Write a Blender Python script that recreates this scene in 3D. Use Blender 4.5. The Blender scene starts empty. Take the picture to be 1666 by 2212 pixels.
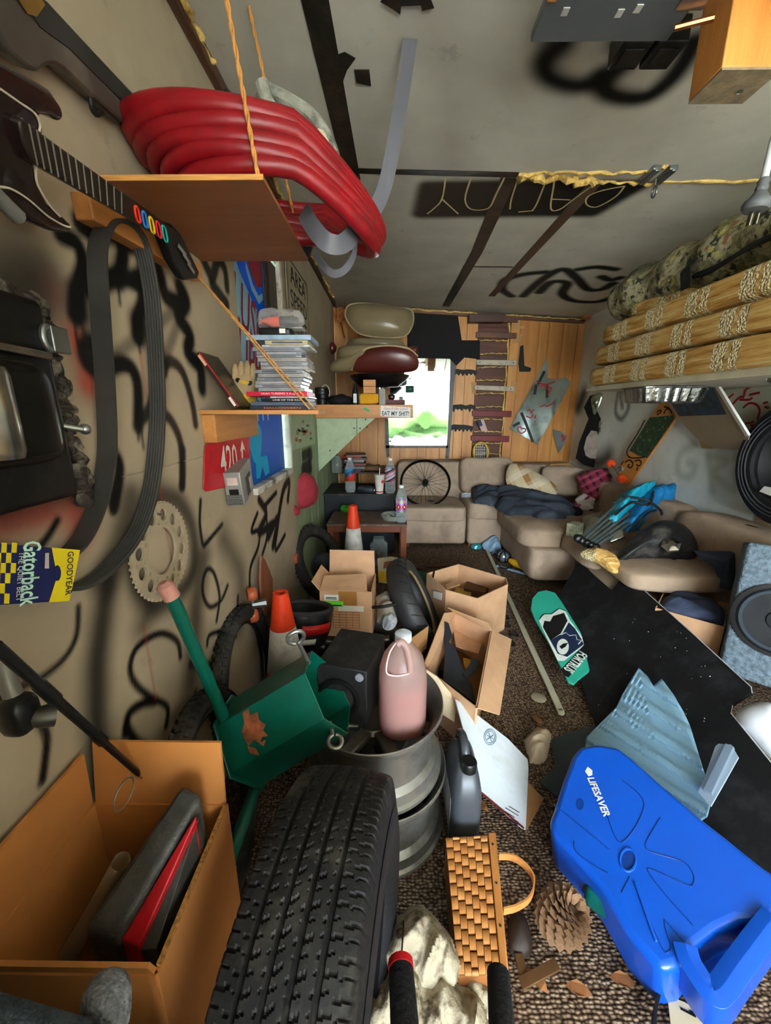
import bpy, bmesh, math, random
import numpy as np
from mathutils import Vector, Matrix, noise as mnoise
random.seed(7)
SC = bpy.context.scene
COL = SC.collection
R = math.radians
# ------------------------------------------------------------------ camera
FPX, PITCH, YAW = 847.0, R(14.6), R(0.6)
CAMLOC = Vector((0, 0, 1.29))
cd = bpy.data.cameras.new('camera'); cam = bpy.data.objects.new('camera', cd); COL.objects.link(cam)
cd.sensor_fit = 'HORIZONTAL'; cd.sensor_width = 36.0; cd.lens = 36.0 * FPX / 1666.0
cd.clip_start = 0.02
cam.location = CAMLOC; cam.rotation_euler = (math.pi / 2 - PITCH, 0, YAW)
SC.camera = cam
# ------------------------------------------------------------------ daylight and exposure
SC.view_settings.view_transform = 'Standard'; SC.view_settings.look = 'None'
SC.view_settings.gamma = 1.0; SC.view_settings.use_curve_mapping = False
SC.view_settings.exposure = 0.98
wd = bpy.data.worlds.new('sky'); SC.world = wd; wd.use_nodes = True
wd.node_tree.nodes['Background'].inputs[0].default_value = (0.80, 0.90, 1.0, 1)
wd.node_tree.nodes['Background'].inputs[1].default_value = 20.0
def area(name, loc, rot, sx, sy, power, col):
    l = bpy.data.lights.new(name, 'AREA'); l.shape = 'RECTANGLE'; l.size = sx; l.size_y = sy
    l.energy = power; l.color = col
    o = bpy.data.objects.new(name, l); COL.objects.link(o); o.location = loc; o.rotation_euler = rot
    return o
# daylight that enters by the open doorway behind the camera
po_ = area('doorway_portal', (.60, -3.02, 1.10), (R(90), 0, R(0)), 2.3, 2.2, 1, (1, 1, 1)); po_.data.cycles.is_portal = True
po_ = area('window_portal', (-0.70, 1.985, 1.49), (0, R(-90), 0), 1.08, 0.66, 1, (1, 1, 1)); po_.data.cycles.is_portal = True
sl = bpy.data.lights.new('sun', 'SUN'); sl.energy = 110; sl.angle = R(.6); sl.color = (1, .95, .86)
so = bpy.data.objects.new('sun', sl); COL.objects.link(so); so.rotation_euler = Vector((-.5, -.35, -.79)).to_track_quat('-Z', 'Y').to_euler()
SC.cycles.max_bounces = 8; SC.cycles.diffuse_bounces = 5; SC.cycles.sample_clamp_indirect = 6.0
SC.cycles.use_denoising = True
# ------------------------------------------------------------------ helpers
_M = Matrix.Rotation(YAW, 3, 'Z') @ Matrix.Rotation(math.pi / 2 - PITCH, 3, 'X')
def ray(px, py): return _M @ Vector(((px - 833) / FPX, -(py - 1106) / FPX, -1.0))
def W(px, py, x=None, y=None, z=None):
    """the point of the room seen at a pixel on the plane x=, y= or z="""
    d = ray(px, py)
    t = (x - CAMLOC.x) / d.x if x is not None else (y - CAMLOC.y) / d.y if y is not None else (z - CAMLOC.z) / d.z
    return CAMLOC + d * t
class PL:
    """a plane of the room; PL(point, normal).w(px,py) is the point seen there"""
    def __init__(s, p, n): s.p = Vector(p); s.n = Vector(n).normalized()
    def w(s, px, py, off=0.0):
        d = ray(px, py); p = s.p + s.n * off
        return CAMLOC + d * ((p - CAMLOC).dot(s.n) / d.dot(s.n))
    def ws(s, pts, off=0.0): return [s.w(a, b, off) for a, b in pts]
def plane3(a, b, c):
    n = (b - a).cross(c - a).normalized()
    if n.dot(CAMLOC - a) < 0: n = -n
    return PL(a, n)
def lin(h):
    if not isinstance(h, str): return tuple(h)[:3]
    h = h.lstrip('#'); c = [int(h[i:i + 2], 16) / 255 for i in (0, 2, 4)]
    return tuple(v / 12.92 if v <= .04045 else ((v + .055) / 1.055) ** 2.4 for v in c)
MATS = {}
def nd(nt, typ, **kw):
    n = nt.nodes.new(typ)
    for k, v in kw.items(): setattr(n, k, v)
    return n
def ramp(nt, fac, stops, interp='LINEAR'):
    n = nd(nt, 'ShaderNodeValToRGB'); n.color_ramp.interpolation = interp
    els = n.color_ramp.elements
    while len(els) < len(stops): els.new(0.5)
    for e, (p, c) in zip(els, stops): e.position = p; e.color = (*lin(c), 1)
    nt.links.new(fac, n.inputs[0]); return n.outputs[0]
def mathn(nt, op, a, b=None, c=None):
    n = nd(nt, 'ShaderNodeMath', operation=op)
    for i, v in enumerate((a, b, c)):
        if v is None: continue
        if isinstance(v, (int, float)): n.inputs[i].default_value = v
        else: nt.links.new(v, n.inputs[i])
    return n.outputs[0]
def mixc(nt, fac, a, b, mode='MIX'):
    n = nd(nt, 'ShaderNodeMix', data_type='RGBA', blend_type=mode)
    for i, v in ((0, fac), (6, a), (7, b)):
        if isinstance(v, (int, float)): n.inputs[i].default_value = v
        elif isinstance(v, (tuple, str)): n.inputs[i].default_value = (*lin(v), 1)
        else: nt.links.new(v, n.inputs[i])
    return n.outputs[2]
def coords(nt, scale=(1, 1, 1), which='Object', rot=(0, 0, 0)):
    tc = nd(nt, 'ShaderNodeTexCoord'); mp = nd(nt, 'ShaderNodeMapping')
    mp.inputs['Scale'].default_value = scale; mp.inputs['Rotation'].default_value = rot
    nt.links.new(tc.outputs[which], mp.inputs[0]); return mp.outputs[0]
def noisen(nt, vec, scale, detail=3, rough=.55, out=0):
    n = nd(nt, 'ShaderNodeTexNoise'); n.inputs['Scale'].default_value = scale
    n.inputs['Detail'].default_value = detail; n.inputs['Roughness'].default_value = rough
    nt.links.new(vec, n.inputs['Vector']); return n.outputs[out]
def base(name):
    m = bpy.data.materials.new(name); m.use_nodes = True; MATS[name] = m
    return m, m.node_tree, m.node_tree.nodes['Principled BSDF']
def bumpn(nt, b, h, strength, dist=.01):
    n = nd(nt, 'ShaderNodeBump'); n.inputs['Strength'].default_value = strength; n.inputs['Distance'].default_value = dist
    nt.links.new(h, n.inputs['Height']); nt.links.new(n.outputs[0], b.inputs['Normal'])
def mat(name, col, rough=.6, metal=0, var=.18, vs=9, bump=0, bs=60, spec=.4, stretch=(1, 1, 1), dirt=None, trans=0, ior=1.45, sss=0, coat=0, alpha=1, emit=0):
    """plain surface with slight uneven tone; dirt=(colour, scale, amount) lays stains over it"""
    if name in MATS: return MATS[name]
    m, nt, b = base(name)
    b.inputs['Roughness'].default_value = rough; b.inputs['Metallic'].default_value = metal
    b.inputs['Specular IOR Level'].default_value = spec; b.inputs['IOR'].default_value = ior
    b.inputs['Transmission Weight'].default_value = trans; b.inputs['Coat Weight'].default_value = coat
    b.inputs['Alpha'].default_value = alpha
    c = lin(col); v = coords(nt, stretch)
    f = noisen(nt, v, vs)
    out = ramp(nt, f, [(.3, tuple(x * (1 - var) for x in c)), (.7, tuple(min(1, x * (1 + var)) for x in c))])
    if dirt:
        d = noisen(nt, v, dirt[1], 5, .65)
        d = ramp(nt, d, [(.5, (0, 0, 0)), (.68, (dirt[2],) * 3)])
        out = mixc(nt, d, out, dirt[0])
    nt.links.new(out, b.inputs['Base Color'])
    if emit:
        nt.links.new(out, b.inputs['Emission Color']); b.inputs['Emission Strength'].default_value = emit
    if bump: bumpn(nt, b, noisen(nt, v, bs, 4), bump)
    return m
def wood(name, c1, c2, scale=3, axis=2, rough=.55, bump=.15, fine=30):
    if name in MATS: return MATS[name]
    m, nt, b = base(name); st = [6.0, 6.0, 6.0]; st[axis] = .55
    oi = nd(nt, 'ShaderNodeObjectInfo'); v = coords(nt, tuple(st))
    av = nd(nt, 'ShaderNodeVectorMath', operation='ADD')
    nt.links.new(v, av.inputs[0])
    sv = nd(nt, 'ShaderNodeVectorMath', operation='SCALE'); sv.inputs[0].default_value = (7, 3, 5)
    nt.links.new(oi.outputs['Random'], sv.inputs['Scale']); nt.links.new(sv.outputs[0], av.inputs[1])
    f = noisen(nt, av.outputs[0], scale, 6, .65)
    c = ramp(nt, f, [(.28, c1), (.5, tuple((p + q) / 2 for p, q in zip(lin(c1), lin(c2)))), (.7, c2)])
    f2 = noisen(nt, av.outputs[0], fine, 3)
    c = mixc(nt, mathn(nt, 'MULTIPLY', f2, .35), c, tuple(x * .45 for x in lin(c1)))
    nt.links.new(c, b.inputs['Base Color']); b.inputs['Roughness'].default_value = rough
    if bump: bumpn(nt, b, f2, bump, .004)
    return m
def glass(name, col=(1, 1, 1), rough=.03, alpha_like=.25):
    """thin clear plastic or glass wall: mostly see-through with gloss"""
    if name in MATS: return MATS[name]
    m, nt, b = base(name)
    t = nd(nt, 'ShaderNodeBsdfTransparent'); t.inputs[0].default_value = (*lin(col), 1)
    b.inputs['Base Color'].default_value = (*[min(1, c) for c in lin(col)], 1); b.inputs['Roughness'].default_value = rough
    mx = nd(nt, 'ShaderNodeMixShader'); lw = nd(nt, 'ShaderNodeLayerWeight'); lw.inputs[0].default_value = .35
    f = mathn(nt, 'ADD', mathn(nt, 'MULTIPLY', lw.outputs['Facing'], .45), alpha_like)
    nt.links.new(f, mx.inputs[0]); nt.links.new(t.outputs[0], mx.inputs[1]); nt.links.new(b.outputs[0], mx.inputs[2])
    nt.links.new(mx.outputs[0], nt.nodes['Material Output'].inputs[0]); return m
OFF = {}
class B:
    """collects geometry for ONE mesh object"""
    def __init__(s): s.v = []; s.f = []; s.mi = []; s.cur = 0
    def add(s, vs, fs):
        o = len(s.v); s.v += [Vector(a) for a in vs]
        for f in fs: s.f.append([i + o for i in f]); s.mi.append(s.cur)
        return s
    def box(s, c, sz, rot=None):
        c = Vector(c); h = Vector(sz) / 2; vs = []
        for k in (-1, 1):
            for j in (-1, 1):
                for i in (-1, 1):
                    p = Vector((i * h.x, j * h.y, k * h.z))
                    vs.append(c + (rot @ p if rot else p))
        return s.add(vs, [(0, 2, 3, 1), (4, 5, 7, 6), (0, 1, 5, 4), (2, 6, 7, 3), (0, 4, 6, 2), (1, 3, 7, 5)])
    def bar(s, a, b, w, t, up=(0, 0, 1)):
        a = Vector(a); b = Vector(b); d = (b - a).normalized(); u = Vector(up)
        x = d.cross(u).normalized(); u = x.cross(d).normalized()
        vs = [p + x * i * w / 2 + u * j * t / 2 for p in (a, b) for i, j in ((-1, -1), (1, -1), (1, 1), (-1, 1))]
        return s.add(vs, [(3, 2, 1, 0), (4, 5, 6, 7), (0, 1, 5, 4), (1, 2, 6, 5), (2, 3, 7, 6), (3, 0, 4, 7)])
    def sweep(s, pts, prof, up=None, closed=False, caps=True, scale=None):
        """profile [(x,y)] swept along pts; y follows `up` (vector or list of vectors)"""
        pts = [Vector(p) for p in pts]; n = len(pts); m = len(prof); vs = []; ref = None
        for i, p in enumerate(pts):
            if closed: d = pts[(i + 1) % n] - pts[i - 1]
            else: d = pts[min(i + 1, n - 1)] - pts[max(i - 1, 0)]
            d = d.normalized() if d.length > 1e-9 else Vector((0, 0, 1))
            if up is None:
                if ref is None:
                    ref = d.orthogonal().normalized()
                u = (ref - d * ref.dot(d)).normalized(); ref = u
            else:
                u = Vector(up[i]) if isinstance(up, list) else Vector(up)
                u = (u - d * u.dot(d)).normalized()
            x = d.cross(u); k = scale[i] if scale else 1.0
            vs += [p + x * (a * k) + u * (b * k) for a, b in prof]
        fs = []
        for i in range(n if closed else n - 1):
            j = (i + 1) % n
            for a in range(m):
                b = (a + 1) % m
                fs.append((i * m + a, i * m + b, j * m + b, j * m + a))
        if caps and not closed: fs += [tuple(reversed(range(m))), tuple(range((n - 1) * m, n * m))]
        return s.add(vs, fs)
    def tube(s, pts, r, n=10, closed=False, caps=True):
        rs = r if isinstance(r, (list, tuple)) else None; r0 = 1.0 if rs else r
        prof = [(r0 * math.cos(2 * math.pi * k / n), r0 * math.sin(2 * math.pi * k / n)) for k in range(n)]
        return s.sweep(pts, prof, None, closed, caps, list(rs) if rs else None)
    def strip(s, pts, w, t, up, closed=False):
        """flat band: width w across, thickness t along up"""
        return s.sweep(pts, [(-w / 2, -t / 2), (w / 2, -t / 2), (w / 2, t / 2), (-w / 2, t / 2)], up, closed)
    def lathe(s, prof, n=32, M=None, arc=2 * math.pi, a0=0, sq=None):
        full = abs(arc - 2 * math.pi) < 1e-6; k = n if full else n + 1; vs = []
        for r, z in prof:
            for i in range(k):
                a = a0 + arc * i / n; q = 1.0
                if sq: q = 1 / (abs(math.cos(a)) ** sq + abs(math.sin(a)) ** sq) ** (1 / sq)
                p = Vector((r * q * math.cos(a), r * q * math.sin(a), z)); vs.append(M @ p if M else p)
        fs = []
        for j in range(len(prof) - 1):
            for i in range(n):
                b = (i + 1) % k
                fs.append((j * k + i, j * k + b, (j + 1) * k + b, (j + 1) * k + i))
        return s.add(vs, fs)
    def prism(s, poly, off):
        off = Vector(off); n = len(poly); a = [Vector(p) for p in poly]
        return s.add(a + [p + off for p in a], [tuple(range(n)), tuple(reversed(range(n, 2 * n)))] + [(i, i + n, (i + 1) % n + n, (i + 1) % n) for i in range(n)])
    def grid(s, fn, nu, nv, cu=False, cv=False):
        vs = [Vector(fn(i / nu, j / nv)) for j in range(nv + (0 if cv else 1)) for i in range(nu + (0 if cu else 1))]
        ku = nu + (0 if cu else 1); kv = nv + (0 if cv else 1); fs = []
        for j in range(nv):
            for i in range(nu):
                fs.append((j * ku + i, j * ku + (i + 1) % ku, ((j + 1) % kv) * ku + (i + 1) % ku, ((j + 1) % kv) * ku + i))
        return s.add(vs, fs)
    def puff(s, poly, N, T, rings=6, wr=0.0, ws=14, sub=2, back=.15, flat=2.2, cen=None, fold=None):
        """soft body over a closed outline (star-shaped about its centre): bulges T along N"""
        N = Vector(N).normalized(); P = [Vector(p) for p in poly]
        for _ in range(sub):
            n = len(P); Q = []
            for i in range(n):
                a, b = P[i], P[(i + 1) % n]; Q += [a * .75 + b * .25, a * .25 + b * .75]
            P = Q
        c = Vector(cen) if cen is not None else sum(P, Vector()) / len(P); n = len(P); vs = []; seed = Vector((random.random() * 9,) * 3)
        for k in range(-2, rings + 1):
            if k < 0: q = 1 + k * .12; h = -back * T * (.6 if k == -1 else 1.0)
            else: q = 1 - k / rings * .97; h = T * (1 - (1 - k / rings) ** flat) ** .6
            for p in P:
                w = c + (p - c) * q
                n1 = mnoise.noise(w * ws + seed); n2 = mnoise.noise(w * ws * 2.3 + seed); e = ((.45 - abs(n1) * 1.6) * wr + (.3 - abs(n2)) * wr * .6 if wr > .01 else (n1 + .45 * n2) * wr) * (0.35 if k <= 0 else 1)
                if fold and k > -1:
                    fd, ff, fa = fold; ph = w.dot(Vector(fd)) * ff + 2.2 * mnoise.noise(w * 6 + seed); e += fa * (abs(math.sin(ph)) ** .7 - .5) * min(1, .35 + k / rings * 1.5)
                vs.append(w + N * (h + e))
        fs = []; tot = rings + 3
        for j in range(tot - 1):
            for i in range(n):
                fs.append((j * n + i, j * n + (i + 1) % n, (j + 1) * n + (i + 1) % n, (j + 1) * n + i))
        fs += [tuple(range((tot - 1) * n, tot * n)), tuple(reversed(range(n)))]
        return s.add(vs, fs)
    def sq(s, M, sx, sy, sz, e1=.35, e2=.35, nu=40, nv=20, wr=0, ws=8, pinch=0):
        """superellipsoid: cushions and soft bodies; M places it, half sizes sx sy sz"""
        def g(c, e): return math.copysign(abs(c) ** e, c)
        seed = Vector((random.random() * 9,) * 3)
        def fn(u, v):
            a = 2 * math.pi * u; b = math.pi * (v - .5) * .9999
            p = Vector((sx * g(math.cos(b), e1) * g(math.cos(a), e2), sy * g(math.cos(b), e1) * g(math.sin(a), e2), sz * g(math.sin(b), e1)))
            if pinch: p.z *= 1 - pinch * (abs(p.x / sx) ** 3 + abs(p.y / sy) ** 3) / 2
            if wr: p += Vector((mnoise.noise(p * ws + seed), mnoise.noise(p * ws + seed * 2), mnoise.noise(p * ws + seed * 3))) * wr
            return M @ p
        return s.grid(fn, nu, nv, cu=True)
    def build(s, name, m, parent=None, label=None, cat=None, group=None, kind=None, smooth=True, ang=38, bevel=0, seg=2, local=False, solid=0, weld=False):
        me = bpy.data.meshes.new(name); vs = s.v
        if parent is not None:
            o0 = Vector((0, 0, 0)) if local else OFF.get(parent.name, Vector((0, 0, 0)))
        elif kind == 'structure' or local: o0 = Vector((0, 0, 0))
        else:
            lo = [min(v[i] for v in vs) for i in range(3)]; hi = [max(v[i] for v in vs) for i in range(3)]
            o0 = Vector(((lo[0] + hi[0]) / 2, (lo[1] + hi[1]) / 2, lo[2]))
        me.from_pydata([tuple(v - o0) for v in vs], [], s.f)
        ms = m if isinstance(m, (list, tuple)) else [m]
        for k in ms: me.materials.append(k)
        if len(ms) > 1: me.polygons.foreach_set('material_index', s.mi)
        bm = bmesh.new(); bm.from_mesh(me)
        if weld: bmesh.ops.remove_doubles(bm, verts=bm.verts, dist=1e-5)
        bmesh.ops.recalc_face_normals(bm, faces=bm.faces); bm.to_mesh(me); bm.free()
        if smooth:
            me.shade_smooth(); me.set_sharp_from_angle(angle=R(ang))
        o = bpy.data.objects.new(name, me); COL.objects.link(o)
        if parent is not None: o.parent = parent
        else: o.location = o0
        OFF[o.name] = o0
        if bevel:
            bv = o.modifiers.new('edge', 'BEVEL'); bv.width = bevel; bv.segments = seg; bv.limit_method = 'ANGLE'; bv.angle_limit = R(30)
        if solid:
            sm = o.modifiers.new('thickness', 'SOLIDIFY'); sm.thickness = solid; sm.offset = 0
        tag(o, label, cat, group, kind); return o
def tag(o, label=None, cat=None, group=None, kind=None):
    for k, v in (('label', label), ('category', cat), ('group', group), ('kind', kind)):
        if v: o[k] = v
    return o
def thing(name, label, cat, loc=None, M=None, group=None):
    """an Empty at the thing's base; parts are built in the room's coordinates (loc) or in its own frame (M, local=True)"""
    o = bpy.data.objects.new(name, None); COL.objects.link(o); o.empty_display_size = .05
    if M is not None: o.matrix_world = M; OFF[o.name] = Vector((0, 0, 0))
    else: o.location = loc; OFF[o.name] = Vector(loc)
    return tag(o, label, cat, group)
def frame(o, x, y):
    """4x4 frame at o with x along x and z along x cross y"""
    x = Vector(x).normalized(); z = x.cross(Vector(y)).normalized(); y = z.cross(x)
    return Matrix(((x.x, y.x, z.x, o[0]), (x.y, y.y, z.y, o[1]), (x.z, y.z, z.z, o[2]), (0, 0, 0, 1)))
def rotz(loc, a, tilt=(0, 0)): return Matrix.Translation(loc) @ Matrix.Rotation(R(a), 4, 'Z') @ Matrix.Rotation(R(tilt[0]), 4, 'X') @ Matrix.Rotation(R(tilt[1]), 4, 'Y')
def catmull(pts, k=6, closed=False):
    P = [Vector(p) for p in pts]; n = len(P); out = []
    for i in range(n if closed else n - 1):
        g = lambda j: P[j % n] if closed else P[max(0, min(n - 1, j))]
        p0, p1, p2, p3 = g(i - 1), g(i), g(i + 1), g(i + 2)
        for q in range(k):
            t = q / k
            out.append(.5 * ((2 * p1) + (p2 - p0) * t + (2 * p0 - 5 * p1 + 4 * p2 - p3) * t * t + (3 * p1 - p0 - 3 * p2 + p3) * t ** 3))
    if not closed: out.append(P[-1])
    return out
def text(s, P, xd, yd, h, m, parent, name='lettering', w=None, ext=.0006, bold=0, local=False, shear=0):
    """flat lettering centred on P, h tall, running along xd, tops towards yd"""
    cu = bpy.data.curves.new('t', 'FONT'); cu.body = s; cu.size = 1; cu.offset = bold; cu.resolution_u = 2; cu.shear = shear
    ob = bpy.data.objects.new('t', cu); COL.objects.link(ob); bpy.context.view_layer.update()
    me = bpy.data.meshes.new_from_object(ob.evaluated_get(bpy.context.evaluated_depsgraph_get()))
    vs = [v.co.copy() for v in me.vertices]; fs = [tuple(p.vertices) for p in me.polygons]
    bpy.data.objects.remove(ob); bpy.data.curves.remove(cu); bpy.data.meshes.remove(me)
    if not vs: return None
    x0, x1 = min(v.x for v in vs), max(v.x for v in vs); y0, y1 = min(v.y for v in vs), max(v.y for v in vs)
    ky = h / (y1 - y0); kx = w / (x1 - x0) if w else ky
    xd = Vector(xd).normalized(); n = xd.cross(Vector(yd)).normalized(); yd = n.cross(xd); P = Vector(P)
    b = B(); b.add([P + xd * ((v.x - (x0 + x1) / 2) * kx) + yd * ((v.y - (y0 + y1) / 2) * ky) + n * ext for v in vs], fs)
    return b.build(name, m, parent, smooth=False, local=local)
def strokes(polys, pl, w, m, parent, name, off=.001, smoothk=4, local=False):
    """painted lines lying on a plane, traced as polylines"""
    for q in polys:
        b = B(); pts = [pl.w(x, y, off) for x, y in q]
        if smoothk and len(pts) > 2: pts = catmull(pts, smoothk)
        b.strip(pts, w, .0006, pl.n); o = b.build(name, m, parent, smooth=False, local=local)
    return o
def curve_holes(outer, holes, depth, name, m, parent, M=None, bevel=0):
    """flat plate with holes from 2-D outlines, placed by M"""
    cu = bpy.data.curves.new('t', 'CURVE'); cu.dimensions = '2D'; cu.fill_mode = 'BOTH'; cu.extrude = depth / 2; cu.bevel_depth = bevel
    for poly in [outer] + holes:
        sp = cu.splines.new('POLY'); sp.points.add(len(poly) - 1); sp.use_cyclic_u = True
        for p, q in zip(sp.points, poly): p.co = (q[0], q[1], 0, 1)
    ob = bpy.data.objects.new('t', cu); COL.objects.link(ob); bpy.context.view_layer.update()
    me = bpy.data.meshes.new_from_object(ob.evaluated_get(bpy.context.evaluated_depsgraph_get()))
    b = B(); b.add([(M @ v.co) if M else v.co for v in me.vertices], [tuple(p.vertices) for p in me.polygons])
    bpy.data.objects.remove(ob); bpy.data.curves.remove(cu); bpy.data.meshes.remove(me)
    return b.build(name, m, parent, ang=30)
def circ(cx, cy, r, n=24, ry=None): return [(cx + r * math.cos(2 * math.pi * i / n), cy + (ry or r) * math.sin(2 * math.pi * i / n)) for i in range(n)]
XL, XR, YB = -0.59, 2.05, 4.5
def zc(x): return 2.335 - .058 * x
# ------------------------------------------------------------------ paint on big surfaces: stored as surface colour per point of a dense mesh
def painted(name, us, vs_, pos, basecol, strokes_, rough, normal_noise=.1, parent=None, holes=None):
    """us, vs_: grid coordinates; pos(U,V)->xyz arrays; strokes_: (colour, width, soft, strength, [(u,v)...])"""
    U, V = np.meshgrid(us, vs_); X, Y, Z = pos(U, V); C = basecol(U, V)
    for col, w, soft, st, pts in strokes_:
        c = np.array(lin(col)); P = np.array(pts, float); m = w / 2 + soft
        i0, i1 = np.searchsorted(us, [P[:, 0].min() - m, P[:, 0].max() + m]); j0, j1 = np.searchsorted(vs_, [P[:, 1].min() - m, P[:, 1].max() + m])
        if i1 <= i0 or j1 <= j0: continue
        u = U[j0:j1, i0:i1]; v = V[j0:j1, i0:i1]; d = np.full(u.shape, 9e9)
        if len(P) == 1: d = np.hypot(u - P[0, 0], v - P[0, 1])
        for a, b in zip(P[:-1], P[1:]):
            e = b - a; L = (e ** 2).sum() + 1e-12
            t = np.clip(((u - a[0]) * e[0] + (v - a[1]) * e[1]) / L, 0, 1)
            d = np.minimum(d, np.hypot(u - a[0] - t * e[0], v - a[1] - t * e[1]))
        k = np.clip((w / 2 + soft - d) / (2 * soft), 0, 1); k = (k * k * (3 - 2 * k) * st)[..., None]
        C[j0:j1, i0:i1] = C[j0:j1, i0:i1] * (1 - k) + c * k
    nu, nv = len(us), len(vs_); me = bpy.data.meshes.new(name)
    co = np.stack([X, Y, Z], -1).reshape(-1, 3).astype(np.float32)
    I = np.arange(nu * nv).reshape(nv, nu); q = np.stack([I[:-1, :-1], I[:-1, 1:], I[1:, 1:], I[1:, :-1]], -1).reshape(-1, 4)
    if holes is not None:
        uc = (U[:-1, :-1] + U[1:, 1:]) / 2; vc = (V[:-1, :-1] + V[1:, 1:]) / 2; q = q[~holes(uc, vc).reshape(-1)]
    me.vertices.add(len(co)); me.vertices.foreach_set('co', co.ravel())
    me.loops.add(len(q) * 4); me.loops.foreach_set('vertex_index', q.ravel().astype(np.int32))
    me.polygons.add(len(q)); me.polygons.foreach_set('loop_start', np.arange(len(q), dtype=np.int32) * 4)
    me.update(); me.validate()
    at = me.color_attributes.new('paint', 'FLOAT_COLOR', 'POINT')
    at.data.foreach_set('color', np.concatenate([C.reshape(-1, 3), np.ones((nu * nv, 1))], 1).astype(np.float32).ravel())
    m, nt, b = base(name + '_paint'); a = nd(nt, 'ShaderNodeVertexColor'); a.layer_name = 'paint'
    v = coords(nt); f = noisen(nt, v, 3.5, 4); f2 = noisen(nt, v, 45, 3)
    c = mixc(nt, 1.0, a.outputs[0], ramp(nt, f, [(.3, (.84, .83, .82)), (.7, (1.06, 1.06, 1.05))]), 'MULTIPLY')
    s = ramp(nt, noisen(nt, v, 9, 6, .7), [(.62, (0, 0, 0)), (.75, (.35, .35, .35))]); c = mixc(nt, s, c, '4a4038')
    nt.links.new(c, b.inputs['Base Color']); b.inputs['Roughness'].default_value = rough; b.inputs['Specular IOR Level'].default_value = .2; bumpn(nt, b, f2, normal_noise, .004)
    me.materials.append(m); me.shade_smooth()
    o = bpy.data.objects.new(name, me); COL.objects.link(o); o['kind'] = 'structure'; return o
# ================================================================== THE ROOM
BLK = '0b0a0a'
def wl(pts, k): 
    o = []
    for a, b in pts:
        if k == 3: a, b = a * .4322, 380 + b * .4322
        elif k == 7: a, b = a * .3721, 980 + b * .3721
        p = W(a, b, x=XL); o.append((p.y, p.z))
    return o
def wstroke(col, wpx, soft, st, pts, k):
    q = wl(pts, k); sc = {3: .4322, 7: .3721, 1: 1}[k]
    d = sum(p[0] for p in q) / len(q); m = wpx * sc * d / 847 * 1.22
    if len(q) > 2:
        q = [(p.x, p.y) for p in catmull([Vector((a, b, 0)) for a, b in q], 5)]
    return (col, m * 1.3, max(.006, m * soft), st, q)
LW = []
def g(k, w, st, soft, *lines, col=BLK):
    for ln in lines: LW.append(wstroke(col, w, soft, st, ln, k))
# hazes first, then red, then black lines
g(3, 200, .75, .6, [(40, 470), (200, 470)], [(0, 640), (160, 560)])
g(3, 120, .45, .7, [(330, 640), (440, 1060)], col='5a1512')
g(3, 70, .75, .7, [(385, 820), (430, 930), (440, 1040)], col='a02015')
g(7, 150, .8, .6, [(20, 380), (260, 330)], [(430, 280), (470, 430)], col='8f1d18')
g(7, 170, .8, .6, [(0, 250), (200, 200), (420, 170)])
g(7, 150, .92, .6, [(640, 700), (590, 1000), (560, 1350), (570, 1900)])
g(7, 130, .8, .6, [(760, 250), (700, 480), (610, 720)], [(1180, 600), (1140, 900), (1110, 1300)])
g(7, 110, .65, .7, [(880, 900), (830, 1000)], [(1300, 500), (1400, 700), (1390, 1000)])
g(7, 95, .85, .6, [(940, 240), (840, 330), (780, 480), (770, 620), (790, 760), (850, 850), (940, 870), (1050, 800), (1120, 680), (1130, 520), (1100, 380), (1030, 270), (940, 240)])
g(3, 58, 1, .3, [(300, 290), (385, 340), (415, 450), (385, 560), (375, 700)], [(450, 570), (520, 525), (610, 505), (690, 545), (715, 620), (690, 720), (690, 800)],
  [(590, 290), (615, 390), (590, 520)], [(690, 520), (790, 480), (815, 560), (840, 610), (910, 640)], [(900, 560), (930, 630), (895, 700), (950, 800), (940, 880), (1000, 960), (1010, 1060)],
  [(430, 860), (440, 930), (500, 975), (600, 940), (660, 965), (690, 1060), (690, 1250)], [(400, 240), (470, 285), (560, 290), (640, 340)], [(560, 1380), (595, 1460), (570, 1640)])
g(3, 80, 1, .4, [(390, 600), (400, 680)], [(455, 840), (450, 900)], [(690, 740), (695, 780)])
g(3, 38, .95, .3, [(700, 1220), (750, 1160), (820, 960), (860, 930), (915, 985), (960, 1130), (978, 1240)], [(800, 1175), (860, 1230), (905, 1350), (912, 1550)],
  [(1005, 395), (1060, 500), (1090, 420), (1125, 470), (1135, 560)], [(1060, 540), (1135, 640)], [(820, 980), (800, 840), (770, 700)])
g(3, 36, .6, .5, [(555, 915), (700, 800), (890, 665)], [(905, 690), (850, 850), (815, 960)])
g(3, 12, 1, .3, [(375, 720), (382, 800), (405, 885)], [(405, 720), (425, 810)], [(690, 1260), (693, 1320)], [(705, 1260), (718, 1360)], [(590, 540), (600, 640)], [(690, 810), (700, 880)])
g(3, 7, .8, .5, [(700, 880), (735, 1110)], col='a01818')
g(7, 34, 1, .35, [(335, 385), (285, 470), (240, 530)], [(455, 890), (445, 1050), (380, 1180), (240, 1300), (100, 1360), (0, 1420)], [(1048, 1180), (1030, 1090), (950, 1045), (865, 1070), (785, 1140), (755, 1250), (790, 1340), (870, 1410), (970, 1470), (965, 1580)])
g(7, 50, 1, .4, [(215, 1520), (270, 1640), (262, 1780), (245, 1900)], [(730, 1620), (750, 1510), (830, 1450), (900, 1440)], [(735, 1590), (800, 1680), (940, 1760)])
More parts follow.
